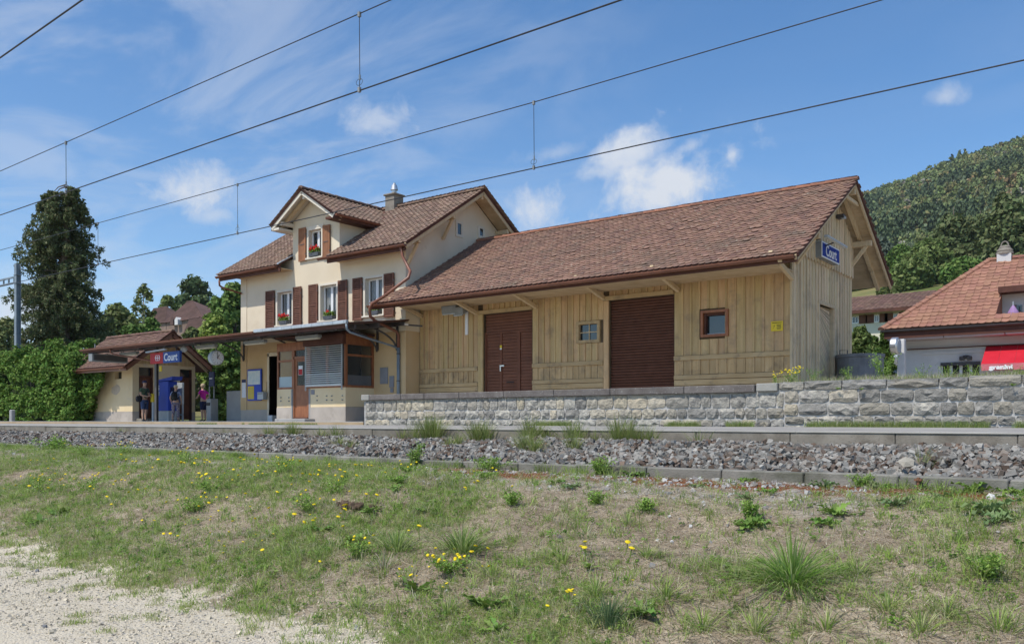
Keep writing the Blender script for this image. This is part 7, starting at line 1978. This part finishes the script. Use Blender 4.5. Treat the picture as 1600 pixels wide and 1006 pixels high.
GREEN = np.array([(.25, .34, .07), (.31, .40, .09), (.36, .44, .13), (.42, .45, .19), (.47, .45, .25)]); STRAW = np.array([(.52, .44, .31), (.62, .54, .40), (.42, .335, .235), (.72, .66, .53), (.36, .275, .20)])
def pick(pal, n, v=.2): return pal[RNG.integers(0, len(pal), n)] * RNG.uniform(1 - v, 1 + v, (n, 1))
def greenness(X, Y):
    g = fbm(X, Y, .55, 60, 4) + .30 * (fbm(X, Y, 2.6, 64, 3) - .5)
    left = np.clip((-9.5 - X) / 8, 0, 1) * .14
    low = np.clip((6.2 - Y) / 2.0, 0, 1) * .085
    right = np.clip((X + 7) / 5, 0, 1) * .03
    curb = np.clip((Y - 8.2) / 1.0, 0, 1) * .05 * np.clip((-X - 3) / 8, -1, 1)
    return g + left + low - right - curb - .035
def inview(n, y0=3.3, y1=9.48, x0=-26, x1=3.4, power=1.0):
    n = int(n * 1.06)
    """points spread so that the near ones are denser, where they show larger"""
    Y = y0 + (y1 - y0) * RNG.uniform(0, 1, n) ** power; X = RNG.uniform(x0, x1, n)
    d = -S * X + C_ * Y; u = F * (C_ * X + S * Y) / np.maximum(d, .1)
    k = (d > 1) & (u > -900) & (u < 1500) & ((u < 900) | (RNG.uniform(0, 1, n) < .6)) & (RNG.uniform(0, 1, n) < np.clip(9.0 / d, .25, 1) ** .9)
    return X[k], Y[k]
# matted straw
def bare(X, Y): return (X > -9) & (Y + .5 * fbm(X, Y, 2.5, 71) > 9.0)
X, Y = inview(620000); fr_ = Y - (path_edge(X) + .15 + (fbm(X, Y, 1.6, 21) - .5) * 1.8)
k = (RNG.uniform(0, 1, len(X)) < np.clip(fr_ * 2.2, 0, 1)) & ~(bare(X, Y) & (RNG.uniform(0, 1, len(X)) < .8)); X, Y = X[k], Y[k]; n = len(X)
P = np.stack([X, Y, ground_z(X, Y) + RNG.uniform(-.004, .016, n)], 1)
hh = RNG.uniform(.006, .030, n); big = RNG.uniform(0, 1, n) < .38
blades('dry_grass', P, hh, np.where(big, .0078, .0042) * RNG.uniform(.7, 1.2, n), np.where(big, RNG.uniform(3, 9, n), RNG.uniform(1, 4, n)), pick(STRAW, n, .35) * np.where(big, 1.12, .95)[:, None], seg=1)
# low living grass
X, Y = inview(800000); g = greenness(X, Y); fr_ = Y - (path_edge(X) + .05 + (fbm(X, Y, 1.6, 21) - .5) * 1.6)
k = (RNG.uniform(0, 1, len(X)) < np.clip((g - .335) * 3.2, .10, 1) * np.clip(fr_ * 2.0, 0, 1)) & ~bare(X, Y); X, Y, g = X[k], Y[k], g[k]; n = len(X)
P = np.stack([X, Y, ground_z(X, Y) - .004], 1)
tall = np.clip((g - .34) * 2.2, .25, 1.0)
blades('grass', P, RNG.uniform(.015, .07, n) * tall + .01, RNG.uniform(.0038, .0070, n), RNG.uniform(.3, 2.0, n), pick(GREEN, n, .25), seg=1)
# clumps: each with its own height, colour and lean, so that the sward is broken up
X, Y = inview(58000); g = greenness(X, Y) + RNG.normal(0, .05, len(X)); fr_ = Y - (path_edge(X) - .35 + (fbm(X, Y, 1.6, 21) - .5) * 1.4)
k = (RNG.uniform(0, 1, len(X)) < np.clip((g - .30) * 3.2, .14, 1) * np.clip(fr_ * .9, 0, 1)) & ~(bare(X, Y) & (RNG.uniform(0, 1, len(X)) < .7)); X, Y, g = X[k], Y[k], g[k]; m_ = len(X)
PAL2 = np.array([(.25, .36, .07), (.31, .43, .09), (.37, .47, .13), (.43, .48, .19), (.21, .30, .08), (.49, .47, .26), (.60, .54, .37)])
cc = PAL2[RNG.choice(len(PAL2), m_, p=[.22, .22, .18, .12, .12, .08, .06])] * RNG.uniform(.8, 1.2, (m_, 1)); ch_ = np.exp(RNG.normal(-2.62, .42, m_)).clip(.03, .19); q_ = 12
rep = np.repeat(np.arange(m_), q_); n = len(rep); sp_r = RNG.uniform(.012, .045, m_)[rep]
Xp, Yp = X[rep] + RNG.normal(0, 1, n) * sp_r, Y[rep] + RNG.normal(0, 1, n) * sp_r
blades('grass_clumps', np.stack([Xp, Yp, ground_z(Xp, Yp) - .003], 1), ch_[rep] * RNG.uniform(.4, 1.1, n), RNG.uniform(.004, .0075, n), RNG.uniform(.15, 1.5, n), cc[rep] * RNG.uniform(.8, 1.2, (n, 1)))
m_ = 900; X = -34 + 34 * RNG.uniform(0, 1, m_) ** .9; Y = 9.50 - np.abs(RNG.normal(0, .12, m_)); k = (fbm(X, Y * 0, 1.3, 77) + np.clip((-12 - X) / 30, -.06, .2) > .50) & (RNG.uniform(0, 1, m_) < np.interp(X, [-14, -9], [1, .28])); X, Y = X[k], Y[k]; m_ = len(X)
cc = PAL2[RNG.choice(5, m_)] * RNG.uniform(.8, 1.2, (m_, 1)); rep = np.repeat(np.arange(m_), 24); n = len(rep); Xp, Yp = X[rep] + RNG.normal(0, .035, n), np.minimum(Y[rep] + RNG.normal(0, .03, n), 9.5)
blades('kerb_grass', np.stack([Xp, Yp, ground_z(Xp, Yp) - .003], 1), RNG.uniform(.05, .20, n), RNG.uniform(.004, .008, n), RNG.uniform(.15, 1.2, n), cc[rep] * RNG.uniform(.8, 1.2, (n, 1)))
# small leafy ground weeds, too many to count
X, Y = inview(13000); g = greenness(X, Y) + RNG.normal(0, .05, len(X)); fr_ = Y - (path_edge(X) + .1 + (fbm(X, Y, 1.6, 21) - .5) * 1.4)
k = (RNG.uniform(0, 1, len(X)) < np.clip((g - .33) * 3.2, .10, .9) * np.clip(fr_ * 1.5, 0, 1)); X, Y = X[k], Y[k]; m_ = len(X); rep = np.repeat(np.arange(m_), 16); n = len(rep)
rad_ = RNG.uniform(.015, .055, m_)[rep]; a_ = RNG.uniform(0, 2 * pi, n); Xp, Yp = X[rep] + np.cos(a_) * rad_, Y[rep] + np.sin(a_) * rad_
Pw = np.stack([Xp, Yp, ground_z(Xp, Yp) + RNG.uniform(.006, .075, m_)[rep] * RNG.uniform(.4, 1, n)], 1)
Vw, Fw = quads(Pw, RNG.normal(size=(n, 3)) * .45 + [0, 0, .9], RNG.uniform(.009, .022, m_)[rep], .45)
cw = np.array([(.19, .33, .06), (.25, .40, .075), (.14, .25, .05), (.30, .42, .11)])[RNG.integers(0, 4, m_)][rep] * RNG.uniform(.8, 1.2, (n, 1))
tag(npmesh('ground_weeds', Vw, Fw, grassm, colors=np.repeat(cw, 4, 0)), kind='stuff')
# tall pale stalks
X, Y = inview(9000); k = (greenness(X, Y) > .40) & (Y > path_edge(X) + .3) & ~bare(X, Y); X, Y = X[k], Y[k]; n = len(X)
blades('stalks', np.stack([X, Y, ground_z(X, Y)], 1), RNG.uniform(.08, .26, n), RNG.uniform(.0025, .0045, n), RNG.uniform(.1, .9, n), pick(np.concatenate([STRAW[:2], PAL2[3:6]]), n, .2))

X, Y = inview(14000); k = (Y > path_edge(X) + .2) & ~bare(X, Y); X, Y = X[k], Y[k]; n = len(X)
blades('dead_stems', np.stack([X, Y, ground_z(X, Y) + .012], 1), RNG.uniform(.01, .05, n), RNG.uniform(.003, .006, n), RNG.uniform(3, 8, n), pick(STRAW, n, .2))
# sparse tufts reaching out over the path gravel
T = RNG.uniform([-16, 3.2], [-2, 5.2], (260, 2)); T = T[(T[:, 1] > path_edge(T[:, 0]) - 1.1) & (RNG.uniform(0, 1, 260) < np.clip(1 - (path_edge(T[:, 0]) - T[:, 1]) * .9, .1, 1))]
Pp = np.repeat(T, 60, 0) + RNG.normal(0, .045, (len(T) * 60, 2)); n = len(Pp)
blades('grass', np.stack([Pp[:, 0], Pp[:, 1], ground_z(Pp[:, 0], Pp[:, 1]) - .002], 1), RNG.uniform(.015, .06, n), RNG.uniform(.003, .006, n), RNG.uniform(.3, 1.3, n), pick(GREEN, n, .25))

# single grass tufts and weeds
def arch_blades(name, c, n, h, spread, pal, w, lean, parent=None):
    """Leaves that rise from one crown and arch outwards."""
    az = RNG.uniform(0, 2 * pi, n); r0 = np.minimum(np.abs(RNG.normal(0, spread, n)), 1.9 * spread); L = h * RNG.uniform(.45, 1.15, n)
    out = np.clip(r0 / max(spread, 1e-3) * .35 + RNG.uniform(0, .55, n), .02, 1.1) * lean * 1.25
    d = np.stack([np.cos(az), np.sin(az)], 1); base = np.array(c[:2]) + d * r0[:, None] * np.array([1, 1]); sd = np.stack([-d[:, 1], d[:, 0]], 1)
    tw = RNG.normal(0, .5, n); sd = sd * np.cos(tw)[:, None] + d * np.sin(tw)[:, None]
    pts = []
    for t, wd in ((0, .8), (.35, 1.0), (.7, .75), (1.0, .08)):
        hor = L * out * t * (.45 + .75 * t); z = L * (t * (1.05 - .18 * out) - .42 * out * t * t)
        p = base + d * hor[:, None]; s2 = sd * (w * wd / 2) * RNG.uniform(.9, 1.1)
        pts += [np.concatenate([p - s2, (c[2] + z)[:, None]], 1), np.concatenate([p + s2, (c[2] + z)[:, None]], 1)]
    V = np.stack(pts, 1); b_ = np.arange(n)[:, None] * 8
    Fc = np.concatenate([b_ + [0, 1, 3, 2], b_ + [2, 3, 5, 4], b_ + [4, 5, 7, 6]], 0)
    return npmesh(name, V.reshape(-1, 3), Fc, grassm, parent, colors=np.repeat(pick(pal, n, .25), 8, 0))
def tuft(label, c, n, h, spread, pal, group=None, name='grass_tuft', cat='grass tuft', lean=.6, w=.006, extra=None):
    return tag(arch_blades(name, c, n, h, spread, pal, w, lean), label, cat, group)
def gpt(px, py):
    """where the view line through this pixel meets the embankment"""
    lo_, hi_ = 3.0, 9.45
    for _ in range(40):
        m = (lo_ + hi_) / 2; p = A(px, py, m)
        if p.z > float(ground_z(np.array([p.x]), np.array([m]))[0]): lo_ = m
        else: hi_ = m
    p = A(px, py, lo_); p.z = float(ground_z(np.array([p.x]), np.array([lo_]))[0]); return p
BRIGHT = np.array([(.20, .36, .06), (.25, .42, .08), (.17, .30, .05)]); PALEG = np.array([(.25, .37, .10), (.34, .43, .15), (.42, .46, .21), (.22, .32, .07)])
OLIVE = np.array([(.25, .31, .08), (.31, .36, .11), (.20, .27, .07), (.38, .37, .17)])
tuft('biggest fresh green grass tuft, right of centre near the bottom edge', gpt(1238, 915), 520, .42, .12, np.concatenate([BRIGHT, PALEG]), w=.008, lean=1.25)
tuft('pale arching grass tuft above the cluster of yellow flowers', gpt(722, 862), 330, .30, .12, PALEG, lean=1.0, w=.008)
tuft('second pale grass tuft left of the larger arching one', gpt(620, 860), 240, .26, .10, PALEG, lean=1.0, w=.008)
tuft('straw-coloured tuft of grass at the middle of the embankment', gpt(600, 890), 200, .20, .10, np.concatenate([STRAW, PALEG]), lean=1.0)
tuft('blue-green grass tuft at the bottom near the leafy weeds', gpt(950, 975), 200, .22, .09, np.array([(.12, .19, .08), (.17, .24, .11)]))
for (px, py, h) in ((400, 925, .22), (470, 900, .18), (330, 880, .18), (560, 950, .2), (980, 820, .18), (880, 880, .2), (1040, 935, .22), (1100, 985, .25), (1385, 955, .22), (1480, 960, .2), (1560, 985, .25), (1290, 985, .24),
                    (250, 855, .18), (150, 840, .2), (40, 815, .25), (90, 800, .22), (20, 780, .25), (700, 960, .2), (770, 900, .2), (1180, 990, .25), (1340, 900, .2), (1440, 985, .2), (1010, 870, .2), (930, 930, .22), (1530, 900, .18), (1150, 905, .18)):
    tuft('green grass tuft on the embankment', gpt(px, py), 90, h * .85, .075, PAL2[:6], w=.0065, lean=1.2, group='grass tufts scattered on the embankment')
def edge_tuft(px, py, h, n, sp=.10, label='feathery grass tuft growing out of the ballast along the platform edge', group='grass tufts along the platform edge', Y=12.85, pal=OLIVE):
    c = A(px, py, Y); c.z = -.40; return tuft(label, c, n, h, sp, pal, group=group, lean=.55, w=.007)
for (px, h, n) in ((350, .22, 60), (420, .34, 150), (458, .42, 230), (500, .30, 90), (525, .34, 110), (628, .30, 60), (648, .42, 110), (668, .55, 300), (680, .58, 240), (745, .48, 280), (758, .45, 200), (826, .50, 240), (838, .48, 200), (858, .3, 60), (893, .5, 170), (905, .4, 100), (930, .28, 60), (965, .55, 260), (985, .50, 220), (1002, .36, 80), (1016, .40, 90), (188, .26, 50), (1093, .32, 70)):
    edge_tuft(px, 680, h, n)
for (px, py, Y, h, n) in ((530, 705, 11.2, .26, 170), (548, 708, 11.0, .22, 120), (820, 715, 11.4, .42, 230), (834, 718, 11.1, .38, 180), (897, 715, 11.6, .42, 120), (715, 692, 12.0, .28, 130), (700, 700, 11.6, .25, 100), (1440, 715, 11.0, .3, 30)):
    c = A(px, py, Y); c.z = float(np.interp(Y, [9.66, 10.2, 11.6, 12.4], [-.69, -.60, -.47, -.385])) - .02
    tuft('olive grass tuft standing in the middle of the ballast', c, n, h, .09, OLIVE, group='grass tufts in the ballast', lean=.6)
# thin grass along the foot of the dock and the cracks of the near platform
X = RNG.uniform(-17, -1.3, 26000); Y = 16.28 - np.abs(RNG.normal(0, .05, 26000)); k = (fbm(X, Y, .8, 81) > np.interp(X, [-17, -9, -4], [.66, .50, .40])); X, Y = X[k], Y[k]; n = len(X)
blades('dock_foot_grass', np.stack([X, Y, np.full(n, -.125)], 1), RNG.uniform(.03, .17, n), RNG.uniform(.003, .006, n), RNG.uniform(.1, .9, n), pick(np.concatenate([OLIVE, PALEG]), n))
X = RNG.uniform(-27, -18.8, 5000); k = fbm(X, X * 0, 1.2, 83) > .46; X = X[k]; n = len(X)
blades('platform_edge_grass', np.stack([X, np.full(n, 16.2) - np.abs(RNG.normal(0, .03, n)), np.full(n, -.125)], 1), RNG.uniform(.02, .10, n), RNG.uniform(.003, .006, n), RNG.uniform(.1, .8, n), pick(np.concatenate([OLIVE, GREEN]), n))
X = RNG.uniform(-9, 2.5, 36000); Y = RNG.uniform(17.2, 19.5, 36000); k = (X > -6.4) & (fbm(X, Y, 1.0, 85) > .44); X, Y = X[k], Y[k]; n = len(X)
blades('dock_top_grass', np.stack([X, Y, np.full(n, .74)], 1), RNG.uniform(.04, .22, n), RNG.uniform(.003, .007, n), RNG.uniform(.1, .8, n), pick(np.concatenate([OLIVE, PALEG, STRAW]), n))

# leafy weeds: stems with many small leaves
weedm = leafmat('weed_leaf', (.17, .29, .045), (.23, .36, .065), (.27, .38, .10), scale=4)
dockm = leafmat('dock_leaf', (.14, .25, .045), (.20, .32, .07), (.23, .34, .09), scale=6)
bluem = leafmat('weed_leaf_blue', (.14, .23, .08), (.20, .29, .11), (.23, .32, .14), scale=5)
flow_y = M('flower_yellow', (.72, .52, .01), (.80, .62, .02), 20, .7, rnd=.1)
flow_w = M('flower_white', (.72, .72, .66), (.78, .78, .72), 20, .7)
def weed(label, c, h, w, mat, n=500, leaf=.016, flowers=0, group=None, name='weed', fm=None):
    c = Vector(c); t = thing(name, c[:], label, 'weed', group)
    st = MB(); tips = []
    for i in range(9):
        a = RNG.uniform(0, 2 * pi); r = w * RNG.uniform(.2, 1); tip = c + Vector((r * cos(a), r * sin(a), h * RNG.uniform(.6, 1))); tips.append(tip)
        st.tube([c, c.lerp(tip, .5) + Vector((0, 0, .04 * h)), tip], .003, 4)
    st.build('stems', weedm, t)
    P = []
    for i in range(n):
        tp_ = tips[i % 9]; s_ = RNG.uniform(.15, 1.05); p = c.lerp(tp_, s_); P.append((p.x + RNG.normal(0, .16 * w), p.y + RNG.normal(0, .16 * w), max(c.z + .005, p.z + RNG.normal(0, .07 * h))))
    V, Fq = quads(np.array(P), RNG.normal(size=(n, 3)) * .6 + [0, 0, .8], leaf, .45); npmesh('foliage', V, Fq, mat, t)
    for i in range(flowers):
        tp_ = tips[i % 9] + Vector((RNG.normal(0, .15 * w), RNG.normal(0, .15 * w), RNG.uniform(0, .06)))
        MB().lathe(tp_, [(0, 0), (.016, .002), (.013, .010), (0, .012)], 7, axis=(RNG.normal(0, .3), -.4 + RNG.normal(0, .3), 1)).build('flower', fm or flow_y, t)
    return t
def kerbpt(px, Y=9.3): x = XA(px, Y); return Vector((x, Y, float(ground_z(np.array([x]), np.array([Y]))[0])))
weed('tall light green leafy weed hiding the kerb left of the middle', kerbpt(645, 9.4), .34, .20, weedm, 1100, .017)
weed('wide green weed below the kerb, right of the tall light green one', kerbpt(768), .20, .28, weedm, 1000, .017)
weed('light green leafy weed against the kerb right of the middle', kerbpt(937, 9.35), .24, .18, weedm, 900, .016)
weed('small leafy weed at the kerb near the iron stub', kerbpt(1345, 9.4), .14, .15, weedm, 500, .015)
weed('bushy bright weed at the far left end of the kerb', kerbpt(85, 9.2), .34, .5, weedm, 900, .03)
for k_, (px, py, h, w, fl) in enumerate(((130, 712, .26, .40, 4), (190, 712, .26, .4, 10), (290, 725, .22, .35, 8), (135, 768, .26, .45, 9), (60, 770, .3, .5, 8), (330, 770, .2, .3, 6), (440, 740, .22, .35, 8), (520, 772, .22, .3, 5), (480, 800, .2, .25, 4), (300, 800, .2, .3, 6), (760, 748, .12, .2, 2), (620, 758, .14, .18, 0), (1170, 810, .18, .16, 0), (1010, 800, .14, .14, 0), (930, 790, .15, .14, 0), (800, 790, .16, .15, 0), (700, 895, .14, .22, 12), (560, 870, .16, .2, 4), (1545, 905, .2, .16, 0), (640, 740, .12, .16, 5))):
    weed('low leafy weed with or without small yellow flowers on the embankment', gpt(px, py), h, w, weedm, 420, .017, fl, group='low leafy weeds on the embankment')
weed('yellow-flowering weed on top of the dock at the corner of the shed', A(1233, 601, 17.7), .34, .24, weedm, 380, .016, 46)
weed('small yellow-flowering weed left of the larger one on the dock', A(1212, 602, 17.6), .24, .12, weedm, 140, .013, 8)
weed('tall loose weed in front of the thujas on top of the dock', A(1380, 592, 18.4), .55, .30, weedm, 500, .022, 0)
for px in (1270, 1325, 1440, 1480, 1520, 1590):
    weed('thin green weed growing on top of the stone wall', A(px, 594, 17.8), .30, .24, weedm, 170, .016, 0, group='thin weeds on top of the stone wall')
weed('little tuft of moss in a joint of the stone wall', A(1309, 608, 16.93), .04, .06, weedm, 90, .010); weed('second little moss cushion in the wall, further right', A(1346, 609, 16.93), .04, .05, weedm, 70, .010)
weed('moss cushion in the wall joint near the right edge', A(1582, 603, 16.93), .05, .07, weedm, 90, .010)
# broad-leaved rosettes (dock, dandelion): every leaf its own part
def leaf_mesh(L, W, droop):
    V, Fq = [], []; n = 6
    for i in range(n + 1):
        t = i / n; w = W * sin(pi * min(1, t * .93 + .05)) ** .7 * (1 + .12 * (-1) ** i); z = L * (.55 * t - droop * t * t)
        V += [(-w / 2, L * t, z + .010 * (-1) ** i), (0, L * t, z - .008), (w / 2, L * t, z + .010 * (-1) ** i)]
        if i: b = 3 * i; Fq += [(b - 3, b - 2, b + 1, b), (b - 2, b - 1, b + 2, b + 1)]
    me = bpy.data.meshes.new('leaf'); me.from_pydata(V, [], Fq); me.update()
    for p in me.polygons: p.use_smooth = True
    return me
LM = [leaf_mesh(.24, .085, .35), leaf_mesh(.20, .055, .5), leaf_mesh(.14, .035, .55)]
LMB = [m_.copy() for m_ in LM]
for m_ in LM: m_.materials.append(dockm)
for m_ in LMB: m_.materials.append(bluem)
def rosette(label, c, k, kind, sc_, group=None, blue=False, name='broad_leaved_weed', tilt=.5):
    t = thing(name, c[:], label, 'weed', group)
    for i in range(k):
        o = bpy.data.objects.new('leaf', (LMB if blue else LM)[kind]); COL.objects.link(o); o.parent = t
        o.rotation_euler = (RNG.uniform(-.1, tilt), RNG.uniform(-.3, .3), 2 * pi * i / k + RNG.uniform(-.5, .5)); s_ = sc_ * RNG.uniform(.6, 1.1); o.scale = (s_, s_, s_)
        o.location = (RNG.normal(0, .015), RNG.normal(0, .015), 0)
    return t
rosette('broad dull-green leaves at the left of the two dock plants near the bottom centre', gpt(648, 925), 9, 0, .95)
rosette('fresh green broad-leaved dock plant near the bottom, left of centre', gpt(758, 950), 13, 0, 1.0)
rosette('spreading broad-leaved weed at the bottom, right of centre', gpt(1005, 960), 11, 1, 1.05)
rosette('small bright leafy plant below the fresh dock plant', gpt(775, 985), 10, 1, .8)
rosette('single dock plant with few leaves at the bottom right of centre', gpt(920, 888), 6, 0, .5)
for (px, py, kd, s_, bl) in ((988, 737, 1, 1.0, False), (995, 742, 2, 1.2, True), (1290, 760, 2, 1.3, True), (1305, 805, 1, 1.0, False), (1295, 820, 2, 1.3, False), (1520, 760, 2, 1.5, False), (1545, 800, 2, 1.8, True), (1555, 815, 2, 1.5, True), (1375, 745, 2, 1.1, True), (1170, 745, 2, 1.0, False),
                             (1165, 780, 2, 1.1, True), (1090, 762, 2, 1.0, True), (895, 762, 2, 1.1, True), (870, 757, 2, 1.0, False), (1200, 770, 2, 1.0, False), (1400, 790, 2, 1.2, True), (1460, 780, 2, 1.1, True), (615, 765, 2, 1.0, False), (580, 800, 1, .8, False), (555, 845, 2, 1.2, False), (660, 800, 2, 1.0, False),
                             (1590, 770, 2, 1.3, False), (60, 818, 0, .9, False), (90, 805, 0, .8, False), (1175, 820, 2, 1.5, False), (1165, 825, 1, .8, False), (505, 830, 2, 1.2, False)):
    rosette('flat rosette of narrow green leaves on the stony ground below the kerb', gpt(px, py), 15, kd, s_, group='leaf rosettes on the embankment', blue=bl, name='leaf_rosette')
# little yellow flowers on thin stems
spots_ = []
for (cx, cy, sx_, sy_, n) in ((170, 760, 60, 18, 26), (290, 735, 70, 14, 22), (60, 740, 40, 20, 14), (430, 735, 60, 12, 18), (480, 790, 60, 30, 26), (330, 815, 60, 25, 16), (550, 740, 40, 18, 14), (600, 715, 20, 6, 7), (690, 890, 45, 18, 24), (560, 850, 40, 25, 10), (890, 950, 12, 8, 5), (960, 880, 60, 30, 6), (745, 760, 25, 12, 6), (270, 855, 80, 15, 8)):
    for i in range(n): spots_.append((RNG.normal(cx, sx_), RNG.normal(cy, sy_)))
fme = MB(); fme.lathe((0, 0, .075), [(0, 0), (.011, .001), (.015, .006), (.006, .010), (0, .011)], 8, axis=(0, -.35, 1)); fl_mesh = bpy.data.meshes.new('flower_head'); fl_mesh.from_pydata(fme.v, [], fme.f); fl_mesh.materials.append(flow_y)
sme = MB().tube([(0, .004, -.01), (.004, .004, .04), (0, 0, .076)], .0022, 4); st_mesh = bpy.data.meshes.new('stem'); st_mesh.from_pydata(sme.v, [], sme.f); st_mesh.materials.append(weedm)
for (px, py) in spots_:
    if not (5 < px < 1595 and 700 < py < 1000): continue
    p = gpt(px, py)
    if p.y > 9.4: continue
    o = bpy.data.objects.new('yellow_flower', st_mesh); COL.objects.link(o); o.location = p; s_ = RNG.uniform(.9, 1.9) * (1.0 if p.y > 6 else .8); o.scale = (s_, s_, s_); o.rotation_euler = (RNG.normal(0, .15), RNG.normal(0, .15), RNG.uniform(0, 6))
    tag(o, 'small yellow flower on a thin stem in the embankment grass', 'flower', 'yellow flowers on the embankment')
    h = bpy.data.objects.new('flower_head', fl_mesh); COL.objects.link(h); h.parent = o
# bits lying on the slope
for (px, py, s_, lab) in ((1548, 780, .05, 'white stone on the rust-brown moss at the right'), (1027, 845, .022, 'small white pebble right of centre on the embankment'), (1050, 847, .024, 'second small white pebble just right of the first'), (675, 990, .02, 'white pebble at the bottom edge near the gravel'), (58, 893, .03, 'dark grey stone on the pale path near the left edge'), (70, 980, .035, 'dark grey stone at the bottom left of the path')):
    p = gpt(px, py) if py < 880 or px > 600 else A(px, py, 1.62 * Q(px) / (py - HZ))
    o = rocks('stone', np.array([[p.x, p.y, p.z + s_ * .2]]), [s_], M('loose_stone', (.62, .60, .56), None, 9, .9) if 'white' in lab else M('dark_stone', (.20, .20, .20), None, 9, .9), base=(ICOV, ICOF), jag=.15); tag(o, lab, 'stone')
mud = gpt(550, 793); tag(rocks('earth_clods', np.array([[mud.x + RNG.normal(0, .11), mud.y + RNG.normal(0, .06), mud.z + RNG.uniform(0, .05)] for _ in range(60)]), RNG.uniform(.015, .05, 60), M('dark_earth', (.085, .055, .035), (.13, .09, .06), 12, .95), base=(ICOV, ICOF)), kind='stuff')
ip_ = A(1435, 762, 9.47); tag(MB().box(ip_.x - .012, ip_.x + .012, 9.45, 9.49, -.76, -.58).box(ip_.x - .035, ip_.x + .035, 9.44, 9.495, -.615, -.595).build('iron_stub', rust), 'small rusty T-shaped iron stub at the kerb on the right', 'iron stub')

for o in list(bpy.data.objects):
    if o.get('_loc') is not None: del o['_loc']

# ---- light summer haze over the valley
hz_m = bpy.data.materials.new('haze_air'); hz_m.use_nodes = True; nt = hz_m.node_tree; nt.nodes.clear()
pv = nt.nodes.new('ShaderNodeVolumePrincipled'); pv.inputs['Density'].default_value = 0.00009; pv.inputs['Color'].default_value = (.86, .92, 1.0, 1); pv.inputs['Anisotropy'].default_value = .2
ho = nt.nodes.new('ShaderNodeOutputMaterial'); nt.links.new(pv.outputs[0], ho.inputs['Volume'])
GB = [np.array([v.co[:] for v in ground.data.vertices])]
lo_, hi_ = GB[0].min(0), GB[0].max(0)
tag(MB().box(lo_[0] - 5, hi_[0] + 5, lo_[1] - 5, hi_[1] + 5, lo_[2] - 1, hi_[2] + 25).build('haze', hz_m), kind='stuff')
